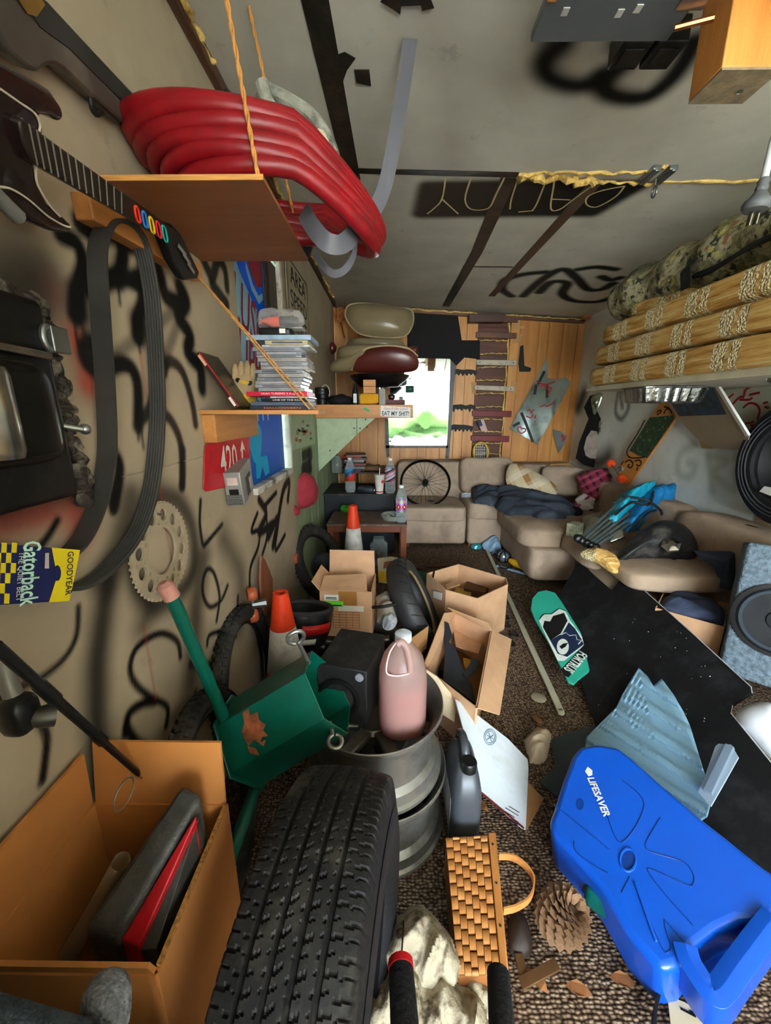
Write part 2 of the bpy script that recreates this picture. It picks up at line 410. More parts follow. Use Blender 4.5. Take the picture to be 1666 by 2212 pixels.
g(7, 22, 1, .3, [(1258, 970), (1275, 830), (1245, 700), (1205, 670), (1178, 740), (1182, 830), (1222, 890), (1285, 850), (1322, 765)], [(1203, 1110), (1222, 1050), (1322, 1022)],
  [(1382, 830), (1372, 1060)], [(1135, 1380), (1130, 1500)], [(1165, 270), (1160, 400), (1178, 525), (1205, 510), (1290, 410)], [(1495, 345), (1460, 450), (1505, 450), (1500, 540), (1455, 660), (1450, 790)],
  [(1545, 300), (1550, 480), (1525, 580)], [(1530, 310), (1605, 225)], [(1615, 420), (1600, 560), (1655, 470)])
g(7, 42, 1, .35, [(1062, -20), (1062, 120), (1055, 190)], [(1110, 1220), (1210, 1230), (1320, 1240)], [(640, 0), (690, 120), (660, 330)])
g(7, 6, .8, .5, [(920, 110), (960, 420), (1010, 660)], [(835, 1000), (905, 1420)], col='9a2020')
# graffiti on the green boards beyond the window
for k_, ln in ((16, [(655, 985), (672, 978), (668, 1000), (655, 1012), (672, 1010)]), (14, [(650, 1045), (648, 1075)]), (14, [(560, 1080), (575, 1110), (560, 1150), (590, 1130)]),
               (13, [(600, 1130), (612, 1060), (625, 1040), (622, 1080)]), (14, [(668, 1030), (664, 1060)]), (15, [(590, 1180), (600, 1120), (580, 1160)])):
    LW.append(wstroke(BLK, k_, .3, 1, ln, 1))
LW.append(wstroke(BLK, 90, .7, .8, [(735, 560), (735, 760)], 1)) 
us = np.concatenate([np.arange(-3.0, .40, .1), np.arange(.40, 1.7, .0062), np.arange(1.7, 2.4, .009), np.arange(2.4, 4.5, .016), [4.5]])
vz = np.unique(np.concatenate([np.arange(0, 2.37, .0068), [1.1455, 1.147, 1.1485, 2.37]]))
def lpos(U, V):
    X = np.full_like(U, XL); X = np.where(np.abs(V - 1.147) < .0008, XL - .006, X)
    gr = (U > 2.38) & (V < 1.29); X = np.where(gr & (np.mod(U, .26) < .017), XL - .007, X)
    return X, U, V
def lcol(U, V):
    C = np.empty(U.shape + (3,)); C[:] = lin('ab9a82')
    t = np.clip((V - 1.3) / .9, 0, 1)[..., None]; C = C * (1 - t) + np.array(lin('aea28a')) * t
    g_ = (U > 2.38) & (V < 1.29); C[g_] = lin('8b9a78'); return C
WINY, WINZ = (1.66, 2.31), (.955, 2.03)
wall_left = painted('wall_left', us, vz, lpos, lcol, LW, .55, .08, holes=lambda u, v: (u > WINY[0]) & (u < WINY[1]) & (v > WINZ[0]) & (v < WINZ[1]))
# ---- ceiling, falling slightly towards the right wall
CP = PL((0, 0, 2.335), (-.058, 0, -1))
def cst(col, wpx, soft, st, pts):
    q = [CP.w(a, b) for a, b in pts]; d = sum(p.y for p in q) / len(q); m = wpx * (d + .25) / 847
    q = catmull(q, 5) if len(q) > 2 else q
    return (col, m * .8, max(.01, m * soft), st, [(p.x, p.y) for p in q])
CW = []
for w_, s_, t_, ln in ((46, .35, 1, [(1215, 95), (1178, 130), (1185, 165), (1235, 185), (1290, 178), (1335, 150), (1370, 110)]), (46, .3, 1, [(1300, 165), (1310, 198), (1350, 212), (1400, 208), (1445, 175), (1480, 130), (1500, 90)]),
                       (60, .5, .8, [(1200, 60), (1190, 120)]), (40, .4, .9, [(1340, 90), (1420, 60)])):
    CW.append(cst(BLK, w_, s_, t_, ln))
for a in np.linspace(402, 462, 6): CW.append(cst(BLK, 42, .25, 1.0, [(925 - (a - 400) * .25, a), (1150, a - 3), (1385 - (a - 400) * 1.7, a - 3)]))
for ln in ([(1105, 640), (1085, 625), (1092, 605), (1130, 593), (1178, 588)], [(1130, 640), (1170, 605), (1215, 582), (1245, 600), (1270, 625), (1300, 625), (1325, 612)], [(1165, 632), (1190, 610), (1225, 612), (1215, 635), (1240, 650), (1290, 652), (1330, 640)], [(1250, 582), (1290, 577), (1330, 582)], [(1300, 598), (1320, 605), (1340, 600)]):
    CW.append(cst(BLK, 24, .22, 1, ln))
CW.append(cst('5a5048', 70, .8, .35, [(930, 30), (965, 180), (980, 360)]))
CW.append(cst('3d2f24', 200, .8, .4, [(740, 560), (760, 640)])); CW.append(cst('6a5a48', 260, .9, .5, [(780, 430), (800, 620), (950, 640)]))
cu_ = np.concatenate([np.arange(-.59, 2.05, .0095), [2.05]]); cv_ = np.concatenate([np.arange(-3.0, 1.1, .12), np.arange(1.1, 4.5, .0095), [4.53]])
def ccol(U, V):
    C = np.empty(U.shape + (3,)); C[:] = lin('dcdcd0'); return C
ceiling = painted('ceiling', cu_, cv_, lambda U, V: (U, V, zc(U)), ccol, CW, .75, .06)
# ---- right wall: pale boards with faint letters
RW = []
def rst(col, wpx, soft, st, pts):
    q = [W(a, b, x=XR) for a, b in pts]; d = sum(p.y for p in q) / len(q); m = wpx * (d + .2) / 847
    q = catmull(q, 5) if len(q) > 2 else q
    return (col, m * .8, max(.012, m * soft), st, [(p.y, p.z) for p in q])
for w_, s_, t_, ln in ((13, .3, .8, [(1335, 850), (1330, 890), (1343, 905), (1358, 880), (1352, 850), (1340, 845), (1345, 880)]), (20, .4, .45, [(1500, 960), (1470, 980), (1465, 1020), (1490, 1030), (1502, 1005), (1488, 1000)]),
                       (20, .4, .45, [(1530, 980), (1540, 1060)]), (20, .4, .42, [(1535, 985), (1570, 995), (1545, 1020), (1575, 1055)]), (18, .4, .42, [(1590, 985), (1588, 1060)]), (18, .4, .42, [(1590, 990), (1625, 992)]), (14, .4, .4, [(1590, 1020), (1615, 1020)])):
    RW.append(rst('4d564c' if w_ == 13 else '8e9a86', w_, s_, t_, ln))
RW.append(rst(BLK, 34, .4, .9, [(1262, 850), (1250, 880)])); RW.append(rst(BLK, 40, .5, .9, [(1258, 990), (1290, 1000), (1315, 985)]))
ru = np.arange(1.0, 4.52, .02); rv = np.arange(0, 2.24, .02); ru = np.append(np.arange(-3.0, 1.0, .2), ru)
def rcol(U, V):
    C = np.empty(U.shape + (3,)); C[:] = lin('e9efe8'); C[(U < 2.16) & (V < .8)] = lin('a98e6c'); return C
def rpos(U, V): return np.where(np.abs(V - 1.17) < .011, XR + .004, XR), U, V
wall_right = painted('wall_right', ru, rv, rpos, rcol, RW, .45, .05)
# ---- floor: looped carpet
def carpet():
    m, nt, b = base('carpet'); v = coords(nt, (85, 125, 40))
    dn = noisen(nt, coords(nt), 22, 2, out=1)
    ad = nd(nt, 'ShaderNodeVectorMath', operation='MULTIPLY_ADD'); nt.links.new(dn, ad.inputs[0]); ad.inputs[1].default_value = (.9, .9, 0); nt.links.new(v, ad.inputs[2])
    vo = nd(nt, 'ShaderNodeTexVoronoi', feature='F1'); vo.inputs['Scale'].default_value = 1.0; vo.inputs['Randomness'].default_value = .55; nt.links.new(ad.outputs[0], vo.inputs['Vector'])
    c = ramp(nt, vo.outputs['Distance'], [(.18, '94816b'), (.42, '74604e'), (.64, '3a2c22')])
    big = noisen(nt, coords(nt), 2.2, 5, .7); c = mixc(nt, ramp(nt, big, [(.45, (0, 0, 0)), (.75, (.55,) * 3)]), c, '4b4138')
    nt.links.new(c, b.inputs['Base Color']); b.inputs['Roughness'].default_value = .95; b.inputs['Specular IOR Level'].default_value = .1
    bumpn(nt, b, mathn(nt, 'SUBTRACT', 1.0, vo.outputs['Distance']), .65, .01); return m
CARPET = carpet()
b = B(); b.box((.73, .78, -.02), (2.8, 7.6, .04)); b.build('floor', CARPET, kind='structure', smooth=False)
# outside ground before the doorway and the front wall with its open doorway (behind the camera)
b = B(); b.box((.73, -8.0, -.06), (18, 9.9, .04)); b.build('ground', mat('outside_ground', 'b4b2aa', .9, bump=.3), kind='structure', smooth=False)
b = B(); b.box((2.10, .8, 1.2), (.06, 7.7, 2.5)); b.box((.73, .8, 2.47), (2.86, 7.7, .05)); b.box((.73, 4.62, 1.2), (2.9, .06, 2.5)); b.build('roof', mat('outer_cladding', '8a8478', .8), kind='structure', smooth=False)
PLYW = mat('front_boards', 'a39a86', .7)
b = B(); b.box((-.58, -3.02, 1.19), (.08, .06, 2.38)); b.box((1.90, -3.02, 1.12), (.32, .06, 2.24)); b.box((.6, -3.02, 2.28), (2.3, .06, .14)); b.box((-.32, -.30, 1.18), (.54, .06, 2.36)); b.build('wall_front', PLYW, kind='structure', smooth=False)  # last box is an unseen partition, added to shade the near-left corner
# ---- back wall: plank panelling with a bare strip where boards were cut out
OAK = wood('oak_panelling', 'ab6a2a', 'e2a253', 1.6, 2, .45, .1, 22)
DARKB = wood('dark_boards', '3a1a10', '6e3a22', 2.2, 0, .6, .2)
b = B(); b.box((.73, 4.555, 1.2), (2.8, .05, 2.5)); wall_back = b.build('wall_back', DARKB, kind='structure', smooth=False)
x = XL; i = 0; wid = [.15, .10, .205, .15, .10, .20, .10, .15]
edges = []
while x < XR - .01:
    w_ = wid[i % 8]; x2 = min(x + w_, XR); i += 1
    if x < .93 < x2: x2 = .93
    if .93 <= x < 1.275: x = 1.275; continue
    edges.append((x, x2)); x = x2
for (a, c_) in edges:
    b = B(); h = 2.335 - .058 * a - .02; b.box(((a + c_) / 2, 4.508, h / 2), (c_ - a - .0022, .022, h)); b.build('plank', OAK, wall_back, bevel=.0016, seg=1)
for k_, z_ in enumerate([.74, .86, .985, 1.12, 1.255, 1.39, 1.53, 1.665, 1.80, 1.935, 2.07, 2.2]):
    b = B(); b.box((1.10, 4.525, z_), (.34, .012, .118)); b.build('board', DARKB, wall_back, bevel=.003)
FOAM = mat('expanding_foam', 'd9b868', .7, bump=.6, bs=90, var=.3, dirt=('6b4a1c', 30, .8))
def foam(b, pts, r, jit=.35):
    P = catmull(pts, 10) if len(pts) > 2 else [Vector(pts[0]).lerp(Vector(pts[1]), t / 24) for t in range(25)]
    P = [p + Vector([random.uniform(-r, r) * jit for _ in range(3)]) for p in P]
    b.tube(P, [r * random.uniform(.45, 1.15) for _ in P], 7)
b = B()
for z_ in (.80, .92, 1.05, 1.185, 1.32, 1.46, 1.60, 1.735, 1.87, 2.0):
    foam(b, [(.945, 4.515, z_ + random.uniform(-.01, .01)), (1.1, 4.513, z_ + .006), (1.265, 4.515, z_)], .008, .6)
foam(b, [(1.262, 4.505, .7), (1.262, 4.505, 1.5), (1.262, 4.505, 2.2)], .012, .8)
b.build('foam_beads', FOAM, wall_back)
# dark mouldings: along the top of the left wall and of the back wall
MOULD = wood('stained_moulding', '2c1a10', '5f3c22', 3, 1, .55, .2)
b = B(); b.box((XL + .014, 2.55, 2.348), (.028, 3.9, .04)); t1 = b.build('trim_1', MOULD, kind='structure', bevel=.004)
b = B()
for s_ in range(4): foam(b, [(XL + .03, .95 + s_ * .9, 2.356), (XL + .034, 1.3 + s_ * .9, 2.35), (XL + .03, 1.55 + s_ * .9, 2.356)], .011, .9)
b.build('foam_bead', FOAM, t1)
b = B(); b.box((.73, 4.485, 2.262), (2.6, .03, .05), Matrix.Rotation(.058, 3, 'Y')); t2 = b.build('trim_2', wood('moulding_back', '3a2114', '7a4a2a', 3, 0, .55, .2), kind='structure', bevel=.004)
b = B(); foam(b, [(-.1, 4.465, 2.32), (.4, 4.465, 2.29), (.9, 4.465, 2.262)], .01, .8); foam(b, [(1.2, 4.465, 2.243), (1.6, 4.465, 2.22), (2.0, 4.465, 2.2)], .009, .8); b.build('foam_bead', FOAM, t2)
# ceiling seam: black tape, then foam bursting out of the open joint
TAPE = mat('black_tape', '15120f', .35, var=.4, vs=14, bump=.2, bs=25, dirt=('4a3a2c', 6, .6))
BTAPE = mat('brown_tape', '4a392b', .4, var=.3, vs=8, bump=.15, bs=25)
def tape(pts, w, m, name='tape_strip'):
    b = B(); P = [CP.w(x_, y_, .002) for x_, y_ in pts]
    if len(P) == 2: P = [P[0].lerp(P[1], t / 8) for t in range(9)]
    b.strip(P, w, .0015, (-.058, 0, -1)); return b.build(name, m, ceiling, smooth=False)
tape([(640, -60), (690, 0), (752, 385)] and [(672, -40), (762, 388)], .075, TAPE)
tape([(722, 368), (1120, 378)], .04, TAPE)
tape([(1100, 385), (1030, 545)], .075, TAPE); tape([(1030, 545), (963, 662)], .075, TAPE)
tape([(1290, 392), (1062, 640)], .06, BTAPE); tape([(1000, 576), (1108, 577)], .022, BTAPE)
b = B(); b.prism(CP.ws([(728, 118), (745, 112), (768, 125), (750, 150), (740, 178), (722, 160)], .004), (0, 0, -.002)); b.build('tape_patch', TAPE, ceiling, smooth=False)
b = B(); b.prism(CP.ws([(765, 150), (798, 150), (802, 185), (770, 178)], .006), (0, 0, -.002)); b.build('tape_patch', TAPE, ceiling, smooth=False)
b = B(); foam(b, [CP.w(1122, 376, .004), CP.w(1250, 374, .004), CP.w(1395, 372, .004), CP.w(1440, 358, .004)], .009, .8); foam(b, [CP.w(1122, 382, .004), CP.w(1220, 385, .004), CP.w(1290, 390, .004)], .02, .7)
foam(b, [CP.w(1290, 392, .004), CP.w(1400, 395, .004), CP.w(1640, 392, .004)], .009, .8); b.build('foam_bead', FOAM, ceiling)
b = B()
YLINE = mat('scratched_lines', 'c9b88a', .7)
LET = [[(963, 383), (955, 430), (938, 450), (923, 462)], [(955, 430), (990, 462)], [(1018, 384), (1005, 430), (1018, 452), (1055, 450), (1072, 420), (1090, 384)], [(1118, 390), (1105, 430), (1102, 452)],
       [(1180, 390), (1160, 440), (1150, 455)], [(1120, 458), (1153, 455)], [(1190, 390), (1198, 390), (1190, 450), (1210, 452), (1240, 430), (1276, 404)], [(1190, 430), (1232, 432)], [(1350, 402), (1330, 425), (1290, 447), (1268, 442), (1270, 425), (1300, 412), (1350, 402)]]
strokes(LET, CP, .008, YLINE, ceiling, 'lettering', .003)
# galvanised clips and ring at the seam
GALV = mat('galvanised_steel', '8d9496', .35, .9, bump=.1)
for px_ in (1405, 1440):
    b = B(); p = CP.w(px_, 376, .01); b.box(p, (.035, .10, .018)); b.box(p + Vector((0, 0, -.012)), (.02, .11, .008)); b.build('clip', GALV, ceiling, bevel=.003)
b = B(); p = CP.w(1418, 385, .02); b.tube([p, p + Vector((0, 0, -.03))], .004, 8); b.tube([p + Vector((.0, .016 * math.cos(a), -.05 + .02 * math.sin(a))) for a in np.linspace(0, 6.28, 18)][:-1], .004, 8, True); b.build('eye_ring', GALV, ceiling)
# ---- window in the left wall
WHITEW = mat('flaking_white_paint', 'c9c3b4', .6, var=.25, dirt=('4b2f1d', 8, .95), bump=.5)
b = B(); y0, y1 = WINY; z0, z1 = WINZ
b.box((XL - .03, y1 + .002, (z0 + z1) / 2), (.09, .035, z1 - z0 + .06)); b.box((XL - .03, (y0 + y1) / 2, z0 - .01), (.10, y1 - y0, .03)); b.box((XL - .04, y0 - .01, (z0 + z1) / 2), (.07, .03, z1 - z0 + .06)); b.box((XL - .04, (y0 + y1) / 2, z1 + .01), (.07, y1 - y0, .03))
win = b.build('window_1', WHITEW, kind='structure', bevel=.004)
b = B(); b.box((XL - .06, (y0 + y1) / 2, (z0 + z1) / 2), (.004, y1 - y0, z1 - z0)); b.build('pane', glass('window_glass', 'd8e4e6', .1, .25), win, smooth=False)
b = B(); b.box((XL - .02, 2.12, 1.73), (.03, .055, .6)); b.build('dark_sash', mat('dark_sash', '24211f', .6), win, bevel=.003)
# ================================================================== LEFT WALL AND HANGING THINGS
BLACKP = mat('black_plastic', '121212', .38, var=.3, bump=.05)
BLACKM = mat('matt_black', '171614', .6, var=.3, dirt=('4b463e', 12, .5))
CHROME = mat('chrome', 'c4c4c0', .12, 1.0, var=.1)
STEEL = mat('steel', '8f908c', .35, .9, var=.2)
WHITE = mat('white_paint', 'dcdad2', .5, var=.06)
REDP = mat('red_plastic', 'b3151a', .4, var=.15)
PINE = wood('pine_board', '9c5f28', 'd2924e', 2.2, 0, .5, .12)
PINEY = wood('pine_board_deep', '9c5f28', 'd2924e', 2.2, 1, .5, .12)
PLY = wood('plywood_sheet', '7d4722', 'a8693a', 1.4, 0, .5, .1)
PLYE = mat('plywood_edge', 'c98f4a', .6, var=.3, vs=60, stretch=(.2, .2, 4))
TWINE = mat('orange_twine', 'c08644', .9, bump=.5, bs=200)
# --- black hatch bedded in painted foam
th = thing('metal_hatch', 'black painted steel hatch bedded in dark foam on the tan wall', 'hatch', (XL + .02, .55, 1.14))
b = B(); b.box((XL + .02, .48, 1.30), (.04, .40, .315)); b.build('panel', mat('hatch_black', '0d0c0b', .38, var=.4, dirt=('2e2a24', 12, .5)), th, bevel=.012, seg=3)
b = B(); M = Matrix.Translation((XL + .045, .50, 1.285)) @ Matrix.Rotation(R(90), 4, 'Y'); b.sq(M, .075, .145, .022, .35, .3); b.build('pressed_dish', mat('hatch_dish', '181714', .22, .3, var=.4), th)
b = B(); b.lathe([(0, -.06), (.030, -.06), (.033, -.05), (.033, .05), (.030, .06), (0, .06)], 24, Matrix.Translation((XL + .055, .53, 1.285))); b.build('grab_roll', mat('worn_chrome', '8a867c', .22, .9, var=.4, vs=14), th)
b = B(); b.bar((XL + .05, .3, 1.385), (XL + .05, .66, 1.372), .012, .012); b.build('top_rail', mat('worn_chrome', '', .2), th, bevel=.003)
b = B(); b.box((XL + .048, .685, 1.40), (.012, .035, .04)); b.tube([(XL + .05, .665 + .012 * math.cos(a), 1.40 + .018 * math.sin(a)) for a in np.linspace(1.57, 4.71, 9)], .005, 8); b.build('latch', STEEL, th, bevel=.002)
b = B(); b.tube([(XL + .03, .67, 1.265), (XL + .052, .695, 1.257)], .0055, 10); b.sq(Matrix.Translation((XL + .053, .70, 1.257)), .0095, .0095, .0095, 1, 1, 16, 8); b.build('bolt_handle', STEEL, th)
DFOAM = mat('painted_foam', '2a221c', .55, var=.5, vs=30, bump=.9, bs=50, dirt=('8d8672', 26, .6))
b = B()
for k in range(34):
    t = k / 33; p = Vector((XL + .012, .33 + .37 * t, 1.47 - .012 * t)); b.sq(Matrix.Translation(p), .016, random.uniform(.012, .024), random.uniform(.012, .022), 1, 1, 10, 6, .006, 60)
for k in range(40):
    t = k / 39; p = Vector((XL + .012, .69 + .03 * t + random.uniform(-.008, .012), 1.46 - .33 * t)); b.sq(Matrix.Translation(p), .018, random.uniform(.012, .024), random.uniform(.008, .018), 1, 1, 10, 6, .007, 60)
b.build('foam_edge', DFOAM, th)
# --- drive belt with its card sleeve
bp = [(245, 476), (222, 500), (211, 560), (219, 700), (229, 850), (232, 980), (214, 1080), (176, 1165), (120, 1215), (60, 1240), (0, 1252), (60, 1262), (150, 1272), (212, 1245), (268, 1190), (308, 1120), (330, 1030), (340, 900), (336, 760), (326, 630), (308, 540), (282, 492)]
loop = catmull([W(a, c, x=-.562) for a, c in bp], 6, True)
cc = sum(loop, Vector()) / len(loop); hw = .019; prof = [(-hw, -.0035), (hw, -.0035)]
for k in range(6):
    a = hw - k * hw / 3; prof += [(a, .002), (a - hw / 9, .0045), (a - hw / 3 + hw / 9, .0045)]
prof += [(-hw, .002)]
ups = []
for i_, p in enumerate(loop):
    d = (loop[(i_ + 1) % len(loop)] - loop[i_ - 1]).normalized(); u = d.cross(Vector((1, 0, 0))); ups.append(u if u.dot(cc - p) > 0 else -u)
ups = [(d_ := (loop[(i_ + 1) % len(loop)] - loop[i_ - 1]).normalized()).cross(Vector((1, 0, 0))) for i_ in range(len(loop))]
if ups[40].dot(cc - loop[40]) > 0: ups = [-u for u in ups]
th = thing('drive_belt', 'long black ribbed rubber drive belt hanging in a loop from the plank', 'belt', (-.56, .75, .9))
b = B(); b.sweep(loop, prof, ups, True); b.build('belt_loop', mat('belt_rubber', '34322e', .6, var=.25, bump=.1), th, ang=25)
SP = PL((-.532, .6, 1.0), (1, 0, 0))
th = thing('belt_sleeve', 'yellow and navy card sleeve with a checkered end on the drive belt', 'sleeve', (-.55, .6, .9))
NAVY = mat('navy_print', '1b2250', .35, var=.08); YEL = mat('yellow_print', 'e0c81e', .35, var=.06)
q = SP.ws([(-50, 1170), (173, 1188), (166, 1225), (150, 1298), (-50, 1310)]); b = B(); b.prism(q, (-.03, 0, 0)); card = b.build('card', NAVY, th, bevel=.002)
b = B(); b.prism(SP.ws([(112, 1183), (173, 1188), (166, 1225), (150, 1298), (106, 1301), (124, 1245)], .0008), (-.0004, 0, 0)); b.build('yellow_panel', YEL, th, smooth=False)
b = B()
for i_ in range(8):
    for j_ in range(6):
        if (i_ + j_) % 2 == 0:
            x0 = -40 + i_ * 11 - j_ * 1; y0 = 1172 + j_ * 22
            q = [(x0, y0), (x0 + 11, y0 + .5), (x0 + 10, y0 + 22), (x0 - 1, y0 + 22)]
            if x0 < 38 - j_ * 4: b.prism(SP.ws(q, .0008), (-.0004, 0, 0))
b.build('checker_print', YEL, th, smooth=False)
dn = (SP.w(60, 1290) - SP.w(66, 1190)).normalized(); rt = -dn.cross(SP.n) if dn.cross(SP.n).dot(SP.w(100, 1240) - SP.w(0, 1240)) > 0 else dn.cross(SP.n)
upd = (SP.w(140, 1240) - SP.w(40, 1236)).normalized()
text('Gatorback', SP.w(66, 1238, .001), dn, upd, .03, mat('mint_print', 'bfe6cf', .4), card, w=.094, bold=.02)
text('THE QUIET BELT', SP.w(42, 1245, .001), dn, upd, .010, WHITE, card, w=.07)
text('GOODYEAR', SP.w(150, 1238, .0012), dn, upd, .013, NAVY, th, w=.072, bold=.01)
b = B(); b.prism(SP.ws([(124 + 8 * math.cos(a), 1238 + 17 * math.sin(a)) for a in np.linspace(0, 6.28, 17)[:-1]], .0012), (-.0003, 0, 0)); b.build('round_badge', NAVY, th, smooth=False)
b = B(); b.prism(SP.ws([(98, 1195), (106, 1194), (106, 1228), (97, 1228)], .0012), (-.0003, 0, 0)); b.build('small_picture', mat('pale_print', 'c9b8a8', .4), th, smooth=False)
# --- sprocket
c = W(350, 1190, x=XL + .012); Rk = .127
teeth = []
for k in range(50):
    for da, rr in ((-.28, .955), (-.10, 1.0), (.10, 1.0), (.28, .955)):
        a = 2 * math.pi * (k + da) / 50; teeth.append((Rk * rr * math.cos(a), Rk * rr * math.sin(a)))
holes = [circ(0, 0, Rk * .47, 40)]
for k in range(12): holes.append(circ(Rk * .73 * math.cos(k * math.pi / 6 + .26), Rk * .73 * math.sin(k * math.pi / 6 + .26), Rk * .125, 20))
for k in range(12):
    a = k * math.pi / 6; holes.append(circ(Rk * .82 * math.cos(a), Rk * .82 * math.sin(a), Rk * .035, 10)); holes.append(circ(Rk * .58 * math.cos(a), Rk * .58 * math.sin(a), Rk * .04, 10))
th = thing('sprocket', 'large tan-painted toothed chain sprocket with round holes on the wall', 'sprocket', c - Vector((0, 0, Rk)))
curve_holes(teeth, holes, .006, 'toothed_plate', mat('sprocket_paint', 'a8987e', .5, var=.1), th, frame(c, (0, 1, 0), (0, 0, 1)))
b = B(); b.tube([c + Vector((-.012, 0, Rk * .76)), c + Vector((.012, 0, Rk * .76))], .003, 8); b.build('nail', STEEL, th)
# --- red mile sign with 420
S4 = PL((XL + .018, 1.4, 1.05), (1, -.06, 0))
th = thing('highway_sign', 'red metal plate reading 420 with an upward arrow', 'sign', (XL + .01, 1.4, .94))
b = B(); b.prism(S4.ws([(444, 962), (446, 960), (534, 940), (540, 944), (540, 1038), (536, 1042), (446, 1062), (440, 1056)]), (-.003, 0, 0)); plate = b.build('plate', mat('sign_red', 'b01020', .3, var=.12, dirt=('5a0a10', 10, .4)), th, bevel=.001)
SGN = mat('sign_white', 'd8cfc0', .4)
text('420', S4.w(495, 993, .001), (.06, 1, 0), (0, 0, 1), .105, SGN, plate, w=.13, bold=.01)
p0, p1 = S4.w(524, 1015, .001), S4.w(523, 958, .001); b = B(); b.strip([p0, p1], .012, .0006, S4.n); b.prism([p1 + Vector((0, -.028, -.03)), p1 + Vector((0, .0, .012)), p1 + Vector((0, .028, -.03)), p1 + Vector((0, 0, -.02))], (.0006, 0, 0)); b.build('arrow', SGN, plate, smooth=False)
# --- grey power supply screwed to the wall
M = Matrix.Translation((XL + .032, 1.43, 1.035)) @ Matrix.Rotation(R(12), 4, 'X') @ Matrix.Rotation(R(6), 4, 'Z')
th = thing('power_supply', 'small grey metal drive box hanging below the red sign', 'box', M=M)
b = B(); b.box((0, 0, 0), (.06, .16, .125)); cs_ = b.build('case', mat('grey_case', '9a9a94', .4, .5, var=.12), th, bevel=.003, local=True)
b = B(); b.box((.031, .01, -.015), (.002, .07, .07)); b.build('label_plate', mat('dark_label', '3a3634', .4), cs_, local=True)
b = B(); b.box((.0325, .03, -.02), (.001, .025, .05)); b.build('pale_label', mat('pale_label', 'a7a09a', .5), th, local=True)
for k in range(5):
    b = B(); b.box((.0, -.082, -.055 + k * .008), (.05, .006, .004)); b.build('fin', STEEL, th, local=True)
b = B(); b.box((.0, -.081, -.01), (.032, .004, .02)); b.build('connector', BLACKP, th, local=True, bevel=.001)
b = B(); b.box((.0, -.0812, .03), (.036, .003, .028)); b.build('sticker', mat('pink_label', 'c0a9a0', .5), cs_, local=True)
# --- plank screwed to the wall, guitars hung on it
b = B(); b.box((XL + .018, 1.065, 1.668), (.036, .45, .045), Matrix.Rotation(R(3), 3, 'X')); o = b.build('wall_plank', PINEY, None, 'rough pine plank screwed to the wall under the hanging shelf', 'plank', bevel=.003)
def gplane(a, bb, n):
    d = (bb - a).normalized(); n = Vector(n); n = (n - d * n.dot(d)).normalized(); return PL(a, n)
GP = gplane(W(90, 325, x=-.485), W(395, 545, x=-.505), (.85, -.35, -.30))
GBODY = mat('guitar_lacquer', '1d1110', .22, var=.5, vs=6, coat=.4); GRIM = mat('cream_binding', 'b5aa96', .4)
th = thing('guitar_controller', 'black toy guitar with coloured fret buttons hung below the hanging shelf', 'guitar', W(200, 420, x=-.5))
b = B(); b.prism(GP.ws([(-90, 110), (0, 130), (60, 165), (110, 195), (136, 232), (141, 258), (130, 266), (112, 253), (88, 250), (98, 285), (75, 350), (84, 400), (105, 440), (140, 470), (160, 490), (150, 508), (110, 500), (70, 480), (30, 440), (0, 415), (-90, 400)], -.012), GP.n * -.035); b.build('body', GBODY, th, bevel=.008, seg=3)
b = B(); b.prism(GP.ws([(42, 262), (50, 256), (87, 286), (330, 461), (380, 499), (364, 522), (280, 471), (72, 352), (50, 305)]), GP.n * -.02); nk = b.build('neck', mat('fretboard', '221814', .35, var=.3), th, bevel=.003)
b = B()
for k in range(13):
    t = (k + .4) / 13.5; a = Vector((56 + t * 225, 263 + t * 165)); e = Vector((75 + t * 205, 353 + t * 118)); b.tube([GP.w(a.x, a.y, .0008), GP.w(e.x, e.y, .0008)], .0011, 6)
b.build('frets', mat('fret_wire', '8d8c80', .35, .6), nk)
b = B(); b.prism(GP.ws([(352, 508), (372, 484), (392, 506), (432, 588), (427, 604), (398, 607), (374, 566)], -.004), GP.n * -.025); b.build('headstock', BLACKP, th, bevel=.005)
b = B()
for a, e in (((385, 530), (402, 552)), ((396, 548), (412, 572)), ((406, 568), (420, 590))): b.strip([GP.w(*a, .001), GP.w(*e, .001)], .008, .001, GP.n)
b.build('head_lettering', mat('grey_letters', '77736c', .5), th, smooth=False)
for nm, hexc, cx, cy in (('red', 'd8361c', 297, 463), ('blue', '2a6bb8', 313, 474), ('yellow', 'e0b428', 328, 486), ('crimson', 'c42436', 343, 496), ('teal', '1fa59a', 356, 505)):
    b = B(); q = [(cx - 6, cy - 16), (cx + 1, cy - 11), (cx + 6, cy + 16), (cx - 1, cy + 12)]; b.tube(catmull(GP.ws(q, .002), 4, True), .0022, 6, True); b.build('fret_button', mat('fret_' + nm, hexc, .35), th)
for ln in ([(0, 192), (40, 220), (75, 245), (86, 268), (85, 284)], [(-20, 404), (20, 407), (60, 430), (105, 468), (140, 488), (152, 490)], [(48, 258), (42, 266), (55, 315), (76, 356)], [(78, 356), (80, 395), (105, 440), (130, 468)]):
    b = B(); b.tube(catmull(GP.ws(ln, -.010), 6), .0016, 6); b.build('binding', GRIM, th)
b = B(); b.tube([GP.w(-20, 412, -.005), GP.w(38, 468, -.005)], .011, 10); b.build('strum_bar', mat('grey_bar', '6d6c66', .4), th)
G2 = gplane(W(20, 60, x=-.54), W(300, 235, x=-.56), (.9, -.2, -.3))
th = thing('guitar_shell', 'dusty dark grey guitar back shell hung high on the wall', 'guitar', W(200, 180, x=-.55))
